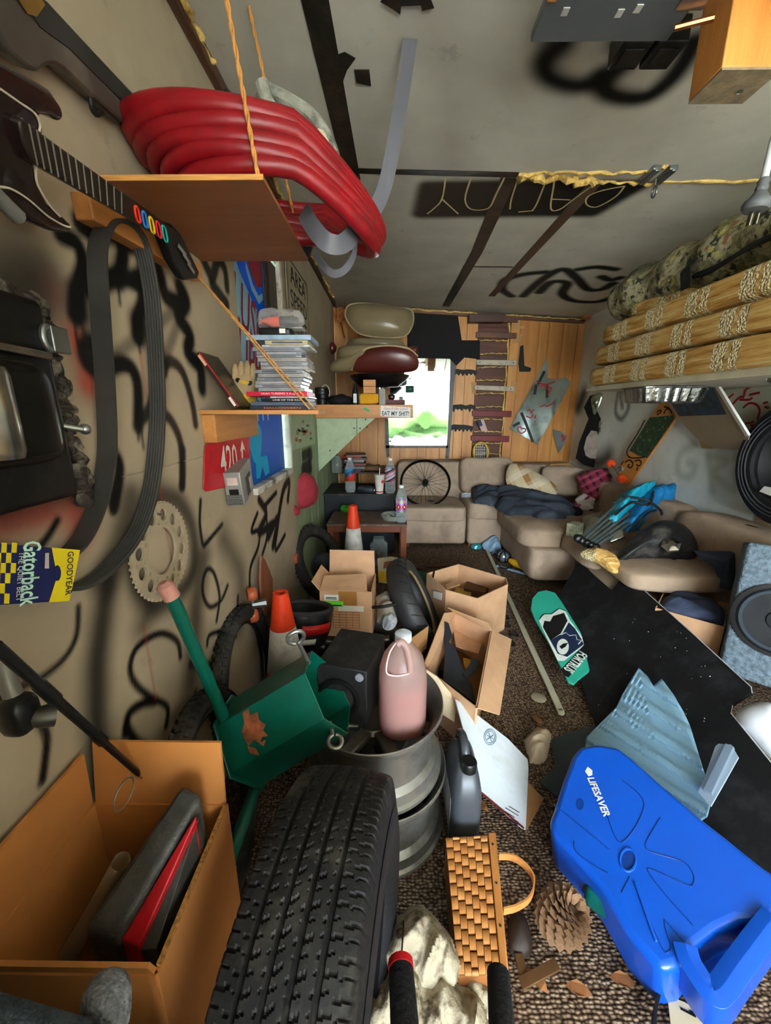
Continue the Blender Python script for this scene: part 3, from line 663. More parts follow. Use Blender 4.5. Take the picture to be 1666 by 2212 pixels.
b = B(); b.prism(G2.ws([(-80, -140), (40, -70), (101, 0), (315, 228), (340, 268), (300, 290), (254, 256), (195, 205), (140, 152), (122, 142), (101, 144), (84, 157), (70, 154), (24, 116), (0, 70), (-80, 60)]), G2.n * -.03); b.build('shell', mat('dusty_grey_plastic', '4b453e', .45, var=.25, dirt=('7b7264', 7, .5)), th, bevel=.006)
b = B(); b.prism(G2.ws([(22, -40), (101, 2), (312, 230), (280, 235), (150, 105), (88, 60)], .002), G2.n * -.004); b.build('dark_face', mat('dark_face', '2a2826', .3, var=.3), th, bevel=.001)
b = B(); b.prism(G2.ws([(35, -10), (85, -10), (98, 10), (80, 36), (60, 30)], .004), G2.n * -.002); b.build('wood_inlay', mat('yellow_wood', '7a5a22', .4, var=.5), th, smooth=False)
b = B(); b.tube(catmull(G2.ws([(196, 212), (200, 235), (208, 247), (218, 240)], 0), 5), .005, 8); b.bar(G2.w(196, 208, -.008), G2.w(250, 258, -.008), .012, .012); b.build('strap_loop', BLACKP, th)
# --- hanging shelf with hose
th = thing('hanging_shelf', 'square plywood shelf hung from the ceiling by orange twine', 'shelf', (-.42, 1.15, 1.734))
b = B(); b.box((-.423, 1.155, 1.740), (.333, .445, .002)); b.box((-.423, 1.155, 1.7445), (.333, .445, .007)); b.build('board', PLY, th, smooth=False)
b = B(); b.box((-.423, .9315, 1.7435), (.334, .003, .010)); b.build('front_edge', PLYE, th, smooth=False)
def rope(p, q, r=.003, sag=0, strands=2):
    b = B(); p = Vector(p); q = Vector(q); n = 70
    for s in range(strands):
        b.tube([p.lerp(q, t / n) + Vector((math.cos(t * .8 + s * 3.14), math.sin(t * .8 + s * 3.14), 0)) * r * .55 - Vector((0, 0, sag * math.sin(math.pi * t / n))) for t in range(n + 1)], r * .7, 6)
    return b
top1 = W(490, 0, y=.95); a1 = Vector((-.268, .936, 1.75)); d1 = (top1 - a1); top1 = a1 + d1 * ((zc(-.35) - 1.75) / d1.z)
rope(a1, top1, .0042).build('twine', TWINE, th)
a2 = Vector((-.27, 1.36, 1.75)); m2 = W(535, 0, y=1.38); d2 = m2 - a2; rope(a2, a2 + d2 * ((zc(-.35) - 1.75) / d2.z), .0042).build('twine', TWINE, th)
HOSE = mat('red_hose', '7f0c14', .4, var=.22, vs=7, dirt=('5e1014', 5, .7), bump=.06)
b = B(); n = 48; pts = []
turns = [(.065, .185, 0), (.05, .203, .027), (.035, .216, .052), (.022, .232, .076), (.01, .245, .100), (.0, .258, .121)]
tot = len(turns) * n
for k in range(tot + 1):
    i_ = min(k // n, len(turns) - 1); f = k / n - i_; j_ = min(i_ + 1, len(turns) - 1)
    dr = turns[i_][1] * (1 - f) + turns[j_][1] * f; dz = turns[i_][2] * (1 - f) + turns[j_][2] * f; dx = turns[i_][0] * (1 - f) + turns[j_][0] * f
    a = 1.0 + 2 * math.pi * k / n; ea, eb = dr * 1.2 * math.cos(a), dr * .8 * math.sin(a); X = -.322 + dx + ea * .906 - eb * .423; Y = 1.14 + dz * .45 + ea * .423 + eb * .906
    droop = max(0, X + .20); Z = 1.772 + dz - droop * 1.1 * (.4 + dz * 2.2) + .004 * math.sin(a * 3 + i_ * 2)
    pts.append((max(X, XL + .022), Y, Z))
b.tube(pts, .0185, 12); hz = b.build('hose_coil', HOSE, None, 'thick red rubber hose coiled on the hanging shelf', 'hose')
b = B(); M = frame(W(600, 520, y=1.37), (1, .1, -.1), (0, 1, 0)); b.sq(M, .10, .05, .035, .6, .6, 28, 14, .012, 20); b.build('dark_bag', mat('dark_cloth', '1a1d26', .8, var=.4, bump=.4, bs=20), None, 'dark folded cloth tucked under the red hose coil', 'cloth')
CORDG = mat('grey_cord', '8f8f82', .7, var=.35, vs=20, bump=.7, bs=90, dirt=('3a4038', 14, .8))
th = thing('cord_bundle', 'coiled grey braided cord lying behind the red hose', 'cord', W(640, 330, y=1.36))
for k, ln in enumerate(([(560, 205), (580, 260), (640, 300), (690, 345), (716, 392)], [(575, 222), (620, 245), (670, 280), (705, 335), (722, 395)], [(556, 230), (600, 278), (650, 318), (695, 370)], [(590, 240), (640, 262), (686, 310), (712, 370)])):
    b = B(); b.tube(catmull([W(x_ + 6, y_ - 26, y=1.33 + .02 * k) for x_, y_ in ln], 7), .019, 9); b.build('cord_turn', CORDG, th)
b = B(); 
for k in range(9): 
    p = W(690 + k * 4, 306 + k * 8.5, y=1.31); b.tube([p + Vector((.02 * math.cos(a), .0, .026 * math.sin(a))) for a in np.linspace(0, 6.28, 13)[:-1]], .004, 6, True)
b.build('wrapped_tie', mat('cream_cord', 'b5aa8c', .8), th)
b = B(); b.tube(catmull([W(490, 205, y=1.3), W(530, 240, y=1.28), W(560, 235, y=1.3)], 6), .013, 8); b.build('black_lead', BLACKP, th)
# webbing strap: ceiling to coil
WEB = mat('grey_webbing', '55555b', .55, var=.1, bump=.25, bs=30, stretch=(1, 1, .1))
th = thing('webbing_strap', 'long grey webbing strap taped to the ceiling and looped round the hose', 'strap', W(840, 400, y=1.4))
cp = CP.w(888, -10, .004)
def sprof(w, t=.0015): return [(-w / 2, -t), (-w / 4, -t * .3), (0, -t), (w / 4, -t * .3), (w / 2, -t), (w / 2, t), (-w / 2, t)]
def strapband(px, ys, ups, w):
    P = catmull([W(a, c, y=yy) for (a, c), yy in zip(px, ys)], 8); U = catmull([Vector(u) for u in ups], 8)
    b = B(); b.sweep(P, sprof(w), [u.normalized() for u in U]); return b
vw = (0, -1, -.3)
strapband([(895, 5), (880, 130), (858, 270), (832, 400), (800, 470), (772, 492)], [1.46, 1.44, 1.40, 1.36, 1.32, 1.29], [vw, vw, (.2, -1, -.2), (.3, -.9, 0), (.2, -.7, .5), (.2, -.4, .9)], .042).build('main_band', WEB, th)
strapband([(757, 420), (768, 460), (765, 500), (740, 527), (708, 524), (680, 496), (655, 455)], [1.22, 1.2, 1.16, 1.10, 1.08, 1.10, 1.16], [(-.8, -.5, .2), (.6, -.8, 0), (.5, -.8, -.2), (.1, -1, -.2), (-.2, -1, -.2), (-.4, -.9, 0), (-.5, -.8, .1)], .042).build('hose_loop', WEB, th)
strapband([(768, 500), (764, 550), (745, 582), (720, 591), (697, 572), (678, 545)], [1.18] * 6, [(.9, -.4, 0), (.8, -.5, -.3), (.3, -.7, -.6), (0, -.8, -.6), (-.5, -.7, -.4), (-.7, -.6, 0)], .02).build('tail', WEB, th)
b = B()
for q in ([(822, 2), (840, -14), (868, 0), (865, 30), (848, 18)], [(905, -10), (932, 0), (938, 16), (912, 22)], [(850, -30), (915, -30), (910, 10), (865, 12)]): b.prism(CP.ws(q, .006), (0, 0, -.002))
b.build('ceiling_tape', TAPE, th, smooth=False)
# --- poster filling the window
def translucent(name, col, mixf=.55):
    m, nt, bs_ = base(name); tr = nd(nt, 'ShaderNodeBsdfTranslucent'); tr.inputs[0].default_value = (*lin(col), 1)
    bs_.inputs['Base Color'].default_value = (*lin(col), 1); bs_.inputs['Roughness'].default_value = .4
    mx = nd(nt, 'ShaderNodeMixShader'); mx.inputs[0].default_value = mixf; nt.links.new(bs_.outputs[0], mx.inputs[1]); nt.links.new(tr.outputs[0], mx.inputs[2]); nt.links.new(mx.outputs[0], nt.nodes['Material Output'].inputs[0]); return m
PB, PLB, PRD, PWH = translucent('poster_blue', '0f5f9e', .5), translucent('poster_pale', 'a9dbe8', .35), translucent('poster_red', '9c1c2c', .2), translucent('poster_cyan', '3ad7ef', .6)
b = B(); b.box((XL - .012, 2.19, 1.66), (.004, .235, .7)); b.build('inner_board', mat('brown_board', '4a4038', .7, var=.3), win, smooth=False)
th = thing('slush_poster', 'blue slush drink poster with red lettering standing in the window', 'poster', (XL - .01, 1.85, .96))
b = B(); b.box((XL - .022, 1.965, 1.47), (.002, .62, 1.02)); b.build('sheet', PB, th, smooth=False)
def pp(pts, m, name, k):
    b = B(); b.prism([(XL - .0205 + .0006 * k, y_, z_) for y_, z_ in pts], (.0004, 0, 0)); return b.build(name, m, th, smooth=False)
pp([(1.655, 1.93), (1.70, 1.90), (1.78, 1.83), (1.9, 1.76), (2.0, 1.72), (2.08, 1.68), (2.09, 1.46), (2.06, 1.34), (1.98, 1.30), (1.9, 1.33), (1.8, 1.36), (1.7, 1.42), (1.655, 1.46)], PLB, 'pale_cloud', 1)
pp([(1.80, 2.0), (2.07, 2.0), (2.07, 1.86), (2.0, 1.83), (1.93, 1.86), (1.86, 1.92)], PRD, 'drink_top', 1)
pp([(1.655, 2.0), (1.72, 2.0), (1.70, 1.93), (1.655, 1.95)], PLB, 'pale_corner', 1)
pp([(1.86, 1.90), (1.93, 1.83), (2.0, 1.80), (2.07, 1.83), (2.07, 1.80), (2.0, 1.765), (1.91, 1.80), (1.85, 1.87)], PLB, 'cup_rim', 2)
pp([(1.655, 1.23), (1.675, 1.23), (1.68, .97), (1.655, .97)], PWH, 'daylight_edge', 1)  # brighter cyan strip paints in daylight seeping past the poster's edge
for k in range(4): pp([(1.76 + k * .08, 1.36), (1.79 + k * .08, 1.36), (1.785 + k * .08, 1.24), (1.765 + k * .08, 1.24)], PLB, 'pale_stripe', 1)
pp([(1.80 + .09 * math.cos(a) * (1 + .15 * math.sin(3 * a)), 1.15 + .10 * math.sin(a)) for a in np.linspace(0, 6.28, 21)[:-1]], PWH, 'cyan_patch', 1)
pp([(1.78, 1.08), (1.95, 1.07), (1.97, .985), (1.90, .975), (1.87, 1.03), (1.82, .98), (1.77, .985)], PWH, 'cyan_patch', 2)
X_ = XL - .0175
text('LUSH', (X_, 1.855, 1.68), (0, 1, -.28), (0, .0, 1), .19, PRD, th, w=.36, bold=.012, ext=0)
text('UPPiE', (X_, 1.87, 1.48), (0, 1, -.28), (0, .0, 1), .17, PRD, th, w=.38, bold=.012, ext=0)
# --- AREA SPEED LIMIT sign
th = thing('speed_sign', 'cream traffic sign reading AREA SPEED LIMIT on the wall past the window', 'sign', (XL + .01, 2.75, 1.73))
SGP = mat('cream_sheeting', 'a2977c', .45, var=.1); b = B(); b.box((XL + .008, 2.75, 1.93), (.004, .62, .44)); plate = b.build('plate', SGP, th, bevel=.001)
XX = XL + .0105; SB = mat('sign_black', '14120f', .5)
b = B(); q = [(XX, 2.47, 1.73), (XX, 2.47, 2.13), (XX, 3.03, 2.13), (XX, 3.03, 1.73)]
for i_ in range(4): b.strip([q[i_], q[(i_ + 1) % 4]], .009, .0006, (1, 0, 0))
b.build('border', SB, plate, smooth=False)
for s_, z_, w_ in (('AREA', 2.06, .42), ('SPEED', 1.93, .46), ('LIMIT', 1.80, .42)): text(s_, (XX, 2.75, z_), (0, 1, 0), (0, 0, 1), .095, SB, plate, w=w_, bold=.01)
# --- red cap on the green boards
CPL = PL((XL + .03, 2.6, .75), (1, -.25, 0))
th = thing('baseball_cap', 'faded red baseball cap hanging on the green boards', 'cap', CPL.w(655, 1105)); RC = mat('faded_red_cloth', 'a0303c', .85, var=.2, bump=.4, bs=90)
b = B(); b.puff(CPL.ws([(636, 1090), (640, 1050), (650, 1024), (662, 1018), (674, 1036), (681, 1068), (674, 1092), (650, 1102)]), CPL.n, .07, wr=.006); b.build('crown', RC, th)
b = B(); b.puff(CPL.ws([(634, 1088), (650, 1100), (646, 1114), (637, 1114), (632, 1102)], .03), CPL.n, .012); b.build('brim', RC, th)
# --- shelf on the wall
th = thing('wall_shelf', 'narrow pine wall shelf holding the stack of disc cases', 'shelf', (-.4, 1.4, 1.2))
b = B(); b.box((-.405, 1.42, 1.283), (.37, .35, .013)); b.build('board', PINE, th, bevel=.001)
b = B(); b.box((XL + .021, 1.46, 1.232), (.042, .41, .087)); b.build('cleat', PINEY, th, bevel=.002)
p = W(432, 602, x=-.55); rope(p, (-.248, 1.25, 1.292), .003).build('twine_brace', TWINE, None, 'orange twine stretched from the plank to the wall shelf', 'twine')
rope(p + Vector((.004, .0, -.004)), (-.232, 1.262, 1.292), .0025).build('twine_brace', TWINE, None, 'second orange twine running just beside the first to the shelf', 'twine')
# disc cases, bottom to top: (z0, z1, x0, x1) read from the stack
ITEMS = [(2105, 2060, 235, 1020, 'dvd', '30323a', 'HALLOWEEN', 'c8642c'), (2050, 2005, 250, 1020, 'dvd', '4a5260', None, None), (1997, 1955, 390, 1000, 'dvd', '1c1a1e', 'LINE OF THE KILL', 'd0c8c0'), (1952, 1932, 515, 1035, 'cd', 'c9ccd0', None, None), (1930, 1876, 205, 1005, 'dvd', 'b02236', 'GRAN TURISMO 3 A-spec', 'e6e2de')]
for a_, c_, x0, x1 in ((1866, 1826, 370, 980), (1820, 1782, 330, 930), (1776, 1738, 335, 945), (1735, 1692, 355, 970), (1690, 1652, 380, 990), (1642, 1598, 335, 960), (1596, 1550, 425, 1030), (1548, 1512, 420, 1030), (1502, 1452, 395, 1020), (1450, 1422, 380, 960), (1420, 1380, 380, 965), (1372, 1325, 330, 950)):
    ITEMS.append((a_, c_, x0, x1, 'cd', random.choice(['9fa3a8', 'b4b7bb', '8c9096', 'c6c8cc', 'a7a29c']), None, None))
ITEMS += [(1323, 1298, 455, 1070, 'cd', 'd8dade', None, None), (1295, 1242, 500, 1045, 'cd', 'c9b98a', None, None), (1240, 1176, 260, 1090, 'dvd', '8fa0b4', None, None)]
names = {0: 'dark disc case lettered HALLOWEEN at the bottom of the stack', 1: 'slate grey disc case second from the bottom of the stack', 2: 'black disc case third from the bottom of the stack', 3: 'thin pale disc case just under the red game case', 4: 'red game case lettered GRAN TURISMO 3 in the stack', 17: 'white slim case third from the top of the stack', 18: 'cream-edged disc case second from the top of the stack', 19: 'wide silvery disc case on top of the whole stack'}
ordn = ['first', 'second', 'third', 'fourth', 'fifth', 'sixth', 'seventh', 'eighth', 'ninth', 'tenth', 'eleventh', 'twelfth']
JEWEL = glass('jewel_case', 'e4e8ea', .06, .3); YF = 1.262; z = 1.2895; kz = .1627 * (YF * .968) / 847 * 1.0
for i_, (a_, c_, x0, x1, kd, hexc, t_, tc) in enumerate(ITEMS):
    X0 = W(500 + x0 * .1627, 870, y=YF).x; X1 = W(500 + x1 * .1627, 870, y=YF).x; h = (ITEMS[i_ + 1][0] if False else (a_ - c_)) * kz; gap = ((a_ - (ITEMS[i_ + 1][0] if i_ + 1 < len(ITEMS) else c_)) * kz)
    h = max(h, gap * .97); dep = .135 if kd == 'dvd' else .124; yo = random.uniform(0, .006); ms = mat('case_' + hexc, hexc, .35, var=.2, vs=30)
    lab = names.get(i_) or 'clear jewel case %s above the red game case' % ordn[i_ - 5]
    th = thing('disc_case', lab, 'disc case', ((X0 + X1) / 2, YF + dep / 2, z), group='disc cases stacked on the wall shelf')
    b = B(); b.box(((X0 + X1) / 2, YF + yo + dep / 2, z + h / 2), (X1 - X0, dep, h * .94)); b.build('shell', ms if kd == 'dvd' else mat('jewel_' + hexc, hexc, .18, .3, var=.25, vs=25), th, bevel=.0008)
    b = B(); b.box(((X0 + X1) / 2 + .003, YF + yo - .0004, z + h / 2), ((X1 - X0) * (.97 if kd == 'dvd' else .72), .001, h * (.72 if kd == 'dvd' else .35))); b.build('spine_card', ms if kd == 'dvd' else mat('spine_' + str(i_ % 4), ['5a5c60', '77706c', '404448', '8c8a90'][i_ % 4], .5), th, smooth=False)
    if t_: text(t_, ((X0 + X1) / 2 + .01, YF + yo - .001, z + h / 2), (1, 0, 0), (0, 0, 1), h * .5, mat('print_' + tc, tc, .5), th, w=(X1 - X0) * .62)
    z += gap if gap > 0 else h
ZS = z
# leaning film case
M = frame(Vector((-.478, 1.25, 1.293)), (-.105, 0, .16), (0, 1, 0)); th = thing('disc_case', 'film case lettered MESSENGERS leaning against the wall on the shelf', 'disc case', M=M)
b = B(); b.box((.095, .067, -.007), (.19, .135, .014)); b.build('shell', mat('film_cover', '3a332a', .25, var=.4, vs=10), th, local=True, bevel=.001)
b = B(); b.box((.095, -.0006, -.007), (.188, .001, .0125)); b.build('spine_card', mat('film_spine', '26201e', .35, var=.3), th, local=True, smooth=False)
b = B(); b.box((.095, -.0011, -.012), (.186, .001, .0035)); b.build('red_stripe', REDP, th, local=True, smooth=False)
b = B(); b.box((.165, -.0011, -.006), (.035, .001, .008)); b.build('spine_portrait', mat('skin_print', 'c49a78', .5), th, local=True, smooth=False)
text('MESSENGERS', (.088, -.0015, -.0055), (-1, 0, 0), (0, 0, 1), .0075, SGN, th, w=.085, local=True)
b = B(); b.box((.022, -.0011, -.006), (.03, .001, .008)); b.build('rating_marks', WHITE, th, local=True, smooth=False)
# work glove behind the cases
VP_ = PL((-.46, 1.40, 1.35), (.15, -1, 0)); th = thing('work_glove', 'tan leather work glove with black and yellow trim behind the disc cases', 'glove', VP_.w(530, 880)); TAN = mat('glove_leather', 'a98f68', .8, var=.2, bump=.4, bs=60)
b = B(); b.puff(VP_.ws([(500, 812), (510, 800), (548, 800), (558, 815), (556, 885), (505, 885)]), VP_.n, .03, wr=.004); b.build('palm', TAN, th)
for k, (x_, y_) in enumerate(((508, 787), (521, 781), (534, 780), (547, 786))):
    b = B(); b.tube([VP_.w(x_ + 1, y_ + 32, .012), VP_.w(x_, y_ + 12, .016), VP_.w(x_, y_, .012)], [.0105, .0115, .006], 10); b.build('finger', TAN, th)
b = B(); b.puff(VP_.ws([(505, 818), (520, 814), (548, 822), (540, 838), (520, 842)], .024), VP_.n, .006); b.build('black_patch', BLACKM, th)
b = B(); b.puff(VP_.ws([(512, 822), (528, 820), (542, 826), (528, 834)], .030), VP_.n, .004); b.build('yellow_mark', mat('yellow_cloth', 'c8a032', .7), th)
b = B(); b.puff(VP_.ws([(506, 850), (552, 850), (555, 872), (508, 872)], .026), VP_.n, .005); b.build('yellow_cuff', mat('yellow_cloth', 'c8a032', .7), th)
# black gadget and bagged orange bottle on top of the stack
M = Matrix.Translation((-.35, YF + .05, ZS + .0115)); th = thing('black_gadget', 'small black plastic gadget with a white label on the disc cases', 'gadget', M=M)
b = B(); b.sq(Matrix.Identity(4), .05, .035, .0115, .25, .25, 32, 12); b.build('housing', BLACKP, th, local=True); b = B(); b.box((.026, -.036, .001), (.018, .002, .013)); b.build('label_plate', WHITE, th, local=True)
b = B(); b.box((.05, .0, .012), (.07, .05, .003)); b.build('clear_tray', glass('clear_plastic'), th, local=True)
z2 = ZS + .026; th = thing('bagged_bottle', 'orange and black bottle wrapped in clear plastic on top of the stack', 'bottle', (-.34, YF + .05, z2))
b = B(); b.tube([(-.40, YF + .05, z2 + .018), (-.375, YF + .05, z2 + .018), (-.345, YF + .05, z2 + .018), (-.338, YF + .05, z2 + .018)], [.004, .014, .0175, .016], 14); b.build('orange_body', mat('orange_plastic', 'e0441a', .35), th)
b = B(); b.tube([(-.338, YF + .05, z2 + .018), (-.30, YF + .05, z2 + .018), (-.283, YF + .05, z2 + .016)], [.016, .017, .012], 14); b.build('black_cap', BLACKP, th)
b = B(); b.sq(Matrix.Translation((-.335, YF + .05, z2 + .026)), .072, .04, .026, .7, .7, 30, 14, .012, 35); b.build('plastic_bag', glass('bag_film', 'f0ece8', .12, .12), th)
# ================================================================== BACK WALL
BP = PL((0, 4.495, 0), (0, -1, 0))
def bplate(name, pts, m, lab=None, cat=None, t=.006, off=0, parent=None, bevel=.0, group=None):
    b = B(); b.prism(BP.ws(pts, off + t), (0, t, 0)); return b.build(name, m, parent, lab, cat, group, bevel=bevel, smooth=False)
MIRROR = mat('mirror_glass', 'e6ecec', .03, 1.0, var=.05)
th = thing('wall_mirror', 'rectangular mirror taped to the panelled back wall behind the chair', 'mirror', BP.w(905, 968))
bplate('glass', [(848, 772), (981, 772), (968, 966), (834, 966)], MIRROR, parent=th)
bplate('tape_edge', [(974, 768), (986, 770), (977, 900), (970, 990), (962, 990), (967, 940)], TAPE, parent=th, off=.006, t=.002)
bplate('tape_edge', [(832, 905), (839, 905), (842, 985), (836, 990), (832, 960)], TAPE, parent=th, off=.006, t=.002)
bplate('tape_edge', [(834, 962), (968, 962), (968, 968), (834, 968)], TAPE, parent=th, off=.006, t=.002)
BCL = mat('black_cloth', '0d0c0d', .8, var=.4, bump=.5, bs=12)
b = B(); P = BP.ws([(880, 668), (958, 668), (968, 664), (987, 666), (998, 735), (1037, 735), (1037, 776), (1004, 772), (986, 790), (972, 775), (880, 773)], .012); b.prism(P, (0, .011, 0)); b.build('black_drape', BCL, None, 'black cloth nailed to the back wall above the mirror', 'cloth', bevel=.003)
SPR = mat('black_spray', '0c0b0a', .6)
def drip(y, x0, x1):
    q = [(x0, y - 6)] + [(x0 + (x1 - x0) * t, y - 7 + random.uniform(-2, 2)) for t in (.2, .4, .6, .8)] + [(x1, y - 4)]
    n = 12; q += [(x1 - (x1 - x0) * k / n, y + (9 if k % 2 else 2) * random.uniform(.5, 1.2)) for k in range(n + 1)]; return q
for y_, a_, c_ in ((805, 978, 1031), (881, 976, 1028), (925, 972, 1022)): bplate('spray_band', drip(y_, a_, c_), SPR, parent=wall_back, off=-.0, t=.0015)
bplate('spray_mark', [(1124, 748), (1131, 745), (1133, 790), (1148, 795), (1146, 803), (1122, 803), (1120, 785)], SPR, parent=wall_back, t=.0015)
BR = wood('brown_rung', '4a2a1a', '7d4b2e', 3, 0, .5, .15); WR = mat('white_rung', 'b9ae9a', .5, dirt=('6f5c40', 9, .7)); RR = mat('red_rung', '6e1519', .45, var=.2)
th = thing('wall_ladder', 'ladder of nailed cross boards in brown, white and red on the back wall', 'ladder', (1.1, 4.47, .88))
for m_, q in ((BR, [(1035, 686), (1120, 684), (1119, 696), (1035, 698)]), (BR, [(1029, 717), (1117, 719), (1116, 731), (1029, 729)]), (WR, [(1030, 777), (1117, 778), (1116, 790), (1030, 788)]), (WR, [(1026, 832), (1111, 835), (1110, 846), (1025, 842)]), (RR, [(1021, 887), (1106, 888), (1105, 901), (1021, 899)]), (RR, [(1018, 941), (1101, 942), (1100, 955), (1018, 952)])):
    b = B(); b.prism(BP.ws(q, .035), (0, .022, 0)); r_ = b.build('rung', m_, th, bevel=.003)
    for f in (.08, .92):
        p = BP.ws(q, .036); c_ = (p[0].lerp(p[1], f) + p[3].lerp(p[2], f)) / 2; b = B(); b.lathe([(0, 0), (.006, 0), (.005, .002), (0, .003)], 8, frame(c_, (1, 0, 0), (0, 0, 1))); b.build('nail', BLACKM, r_)
b = B(); b.box((.99, 4.44, 2.20), (.36, .09, .075)); b.build('ceiling_block', wood('dark_red_wood', '2c140d', '54291a', 3, 0, .5), None, 'dark red-brown wood block at the ceiling above the ladder', 'block', bevel=.004)
b = B(); b.prism(BP.ws([(1127, 668), (1160, 643), (1163, 645), (1130, 672)], .02), (0, .01, 0)); b.build('white_sliver', WHITE, None, 'white splinter of trim wedged at the ceiling near the ladder', 'trim')
TAN2 = mat('masking_tape', 'b08a58', .7)
for q in ([(1110, 684), (1124, 684), (1124, 704), (1134, 704), (1134, 710), (1110, 710)], [(1108, 722), (1130, 722), (1122, 740), (1108, 742)], [(1018, 826), (1030, 826), (1028, 850), (1020, 850)], [(1104, 825), (1116, 825), (1114, 852), (1104, 850)]): bplate('masking_tape', q, TAN2, parent=wall_back, t=.001)
# small flag and insect racket
th = thing('paper_flag', 'tiny paper stars and stripes flag pinned to the ladder', 'flag', BP.w(1042, 935)); FP = PL((1.05, 4.44, 1), (0, -1, 0))
q = [(1031, 911), (1044, 904), (1053, 930), (1041, 933)]; b = B(); b.prism(FP.ws(q), (0, .001, 0)); b.build('sheet', WHITE, th, smooth=False)
b = B()
for k in range(4):
    t0, t1 = (k * 2 + .2) / 8, (k * 2 + 1) / 8; L = lambda a, c, t: (a[0] + (c[0] - a[0]) * t, a[1] + (c[1] - a[1]) * t)
    b.prism(FP.ws([L(q[0], q[1], t0), L(q[0], q[1], t1), L(q[3], q[2], t1), L(q[3], q[2], t0)], .001), (0, .0005, 0))
b.build('stripes', mat('flag_red', 'a8242c', .6), th, smooth=False)
b = B(); b.prism(FP.ws([(1031, 911), (1038, 907), (1043, 919), (1035, 922)], .002), (0, .0005, 0)); b.build('canton', mat('flag_blue', '2a3358', .6), th, smooth=False)
RP = PL((1.05, 4.43, .9), (0, -1, .1)); th = thing('insect_racket', 'yellow electric insect racket hung at the foot of the ladder', 'racket', RP.w(1050, 998)); YR = mat('yellow_racket', 'c9a22a', .45)
b = B(); b.tube(RP.ws([(1039 + 16 * math.cos(a), 977 + 21 * math.sin(a)) for a in np.linspace(0, 6.28, 33)[:-1]]), .011, 8, True); b.build('hoop', YR, th)
b = B(); b.tube(RP.ws([(1046, 992), (1056, 998), (1064, 1003)]), [.012, .016, .015], 8); b.build('handle', YR, th)
b = B()
for k in range(7):
    t = -.85 + k * .283; h = math.sqrt(1 - t * t); b.tube(RP.ws([(1039 + 15 * t, 977 - 20 * h), (1039 + 15 * t, 977 + 20 * h)]), .002, 4); b.tube(RP.ws([(1039 - 15 * h, 977 + 20 * t), (1039 + 15 * h, 977 + 20 * t)]), .002, 4)
b.build('wire_mesh', STEEL, th)
# broken mirror pieces
Z5 = lambda pts: [(680 + a * .36, 600 + c * .36) for a, c in pts]
SH = PL((1.7, 4.47, 1.3), (0, -1, .02)); RED = mat('red_marker', 'a01c26', .5)
def shard(name, pts, lab, writing, smoke):
    th = thing(name, lab, 'mirror', SH.w(*Z5(pts)[-1])); b = B(); b.prism(SH.ws(Z5(pts)), (0, .005, 0)); b.build('glass', mat('shard_glass', 'c6d6d2', .12, .75, var=.2, vs=4, dirt=('39413f', 3, .7)), th, smooth=False)
    strokes([Z5(l) for l in writing], SH, .013, RED, th, 'red_writing', .002)
    if smoke: strokes([Z5(l) for l in smoke], SH, .03, mat('black_smear', '20211f', .5), th, 'black_smear', .0015)
shard('mirror_shard', [(1395, 480), (1400, 600), (1450, 612), (1505, 595), (1540, 630), (1340, 1000), (1170, 905)], 'large jagged mirror shard with red writing on the back wall',
      [[(1330, 620), (1380, 640), (1440, 625)], [(1340, 650), (1400, 650)], [(1380, 670), (1420, 660), (1400, 700)], [(1350, 775), (1380, 765), (1400, 770), (1440, 745)], [(1275, 800), (1290, 790), (1300, 810), (1315, 790)], [(1270, 830), (1300, 840), (1310, 815)], [(1325, 825), (1322, 845)], [(1322, 860), (1326, 862)], [(1240, 935), (1222, 920), (1220, 900), (1235, 895), (1245, 905), (1262, 905), (1265, 920), (1240, 935)]],
      [[(1380, 560), (1340, 640)], [(1330, 640), (1320, 700)], [(1395, 640), (1395, 720)], [(1240, 810), (1270, 880), (1310, 985)], [(1190, 890), (1230, 870)]])
shard('mirror_shard', [(1430, 910), (1475, 920), (1520, 950), (1500, 1000), (1465, 1050), (1448, 1000)], 'small triangular mirror shard with a red star mark', [[(1480, 945), (1495, 960), (1510, 950)], [(1490, 940), (1495, 970), (1485, 985)], [(1480, 965), (1505, 970)]], None)
# wicker balls of the light string
WICK = mat('wicker', 'b5703a', .6)
for px_, py_, yy, lab in ((735, 680, 4.3, 'round wicker light ball in the corner beside the leather headrest'), (1270, 676, 4.4, 'round wicker light ball above the cushions by the right corner')):
    c = W(px_, py_, y=yy); b = B()
    for k in range(9):
        ax = Vector((random.gauss(0, 1), random.gauss(0, 1), random.gauss(0, 1))).normalized(); u = ax.orthogonal().normalized(); v = ax.cross(u); b.tube([c + (u * math.cos(a) + v * math.sin(a)) * .066 for a in np.linspace(0, 6.28, 19)[:-1]], .004, 5, True)
    b.build('wicker_ball', WICK, None, lab, 'light ball')
b = B(); b.tube(catmull([W(718, 640, y=4.45), W(726, 665, y=4.4), W(735, 690, y=4.35), W(745, 730, y=4.4)], 6), .006, 6); b.build('light_cord', mat('brown_cord', '5a3320', .7), None, 'brown cord of the wicker light string in the corner', 'cord')
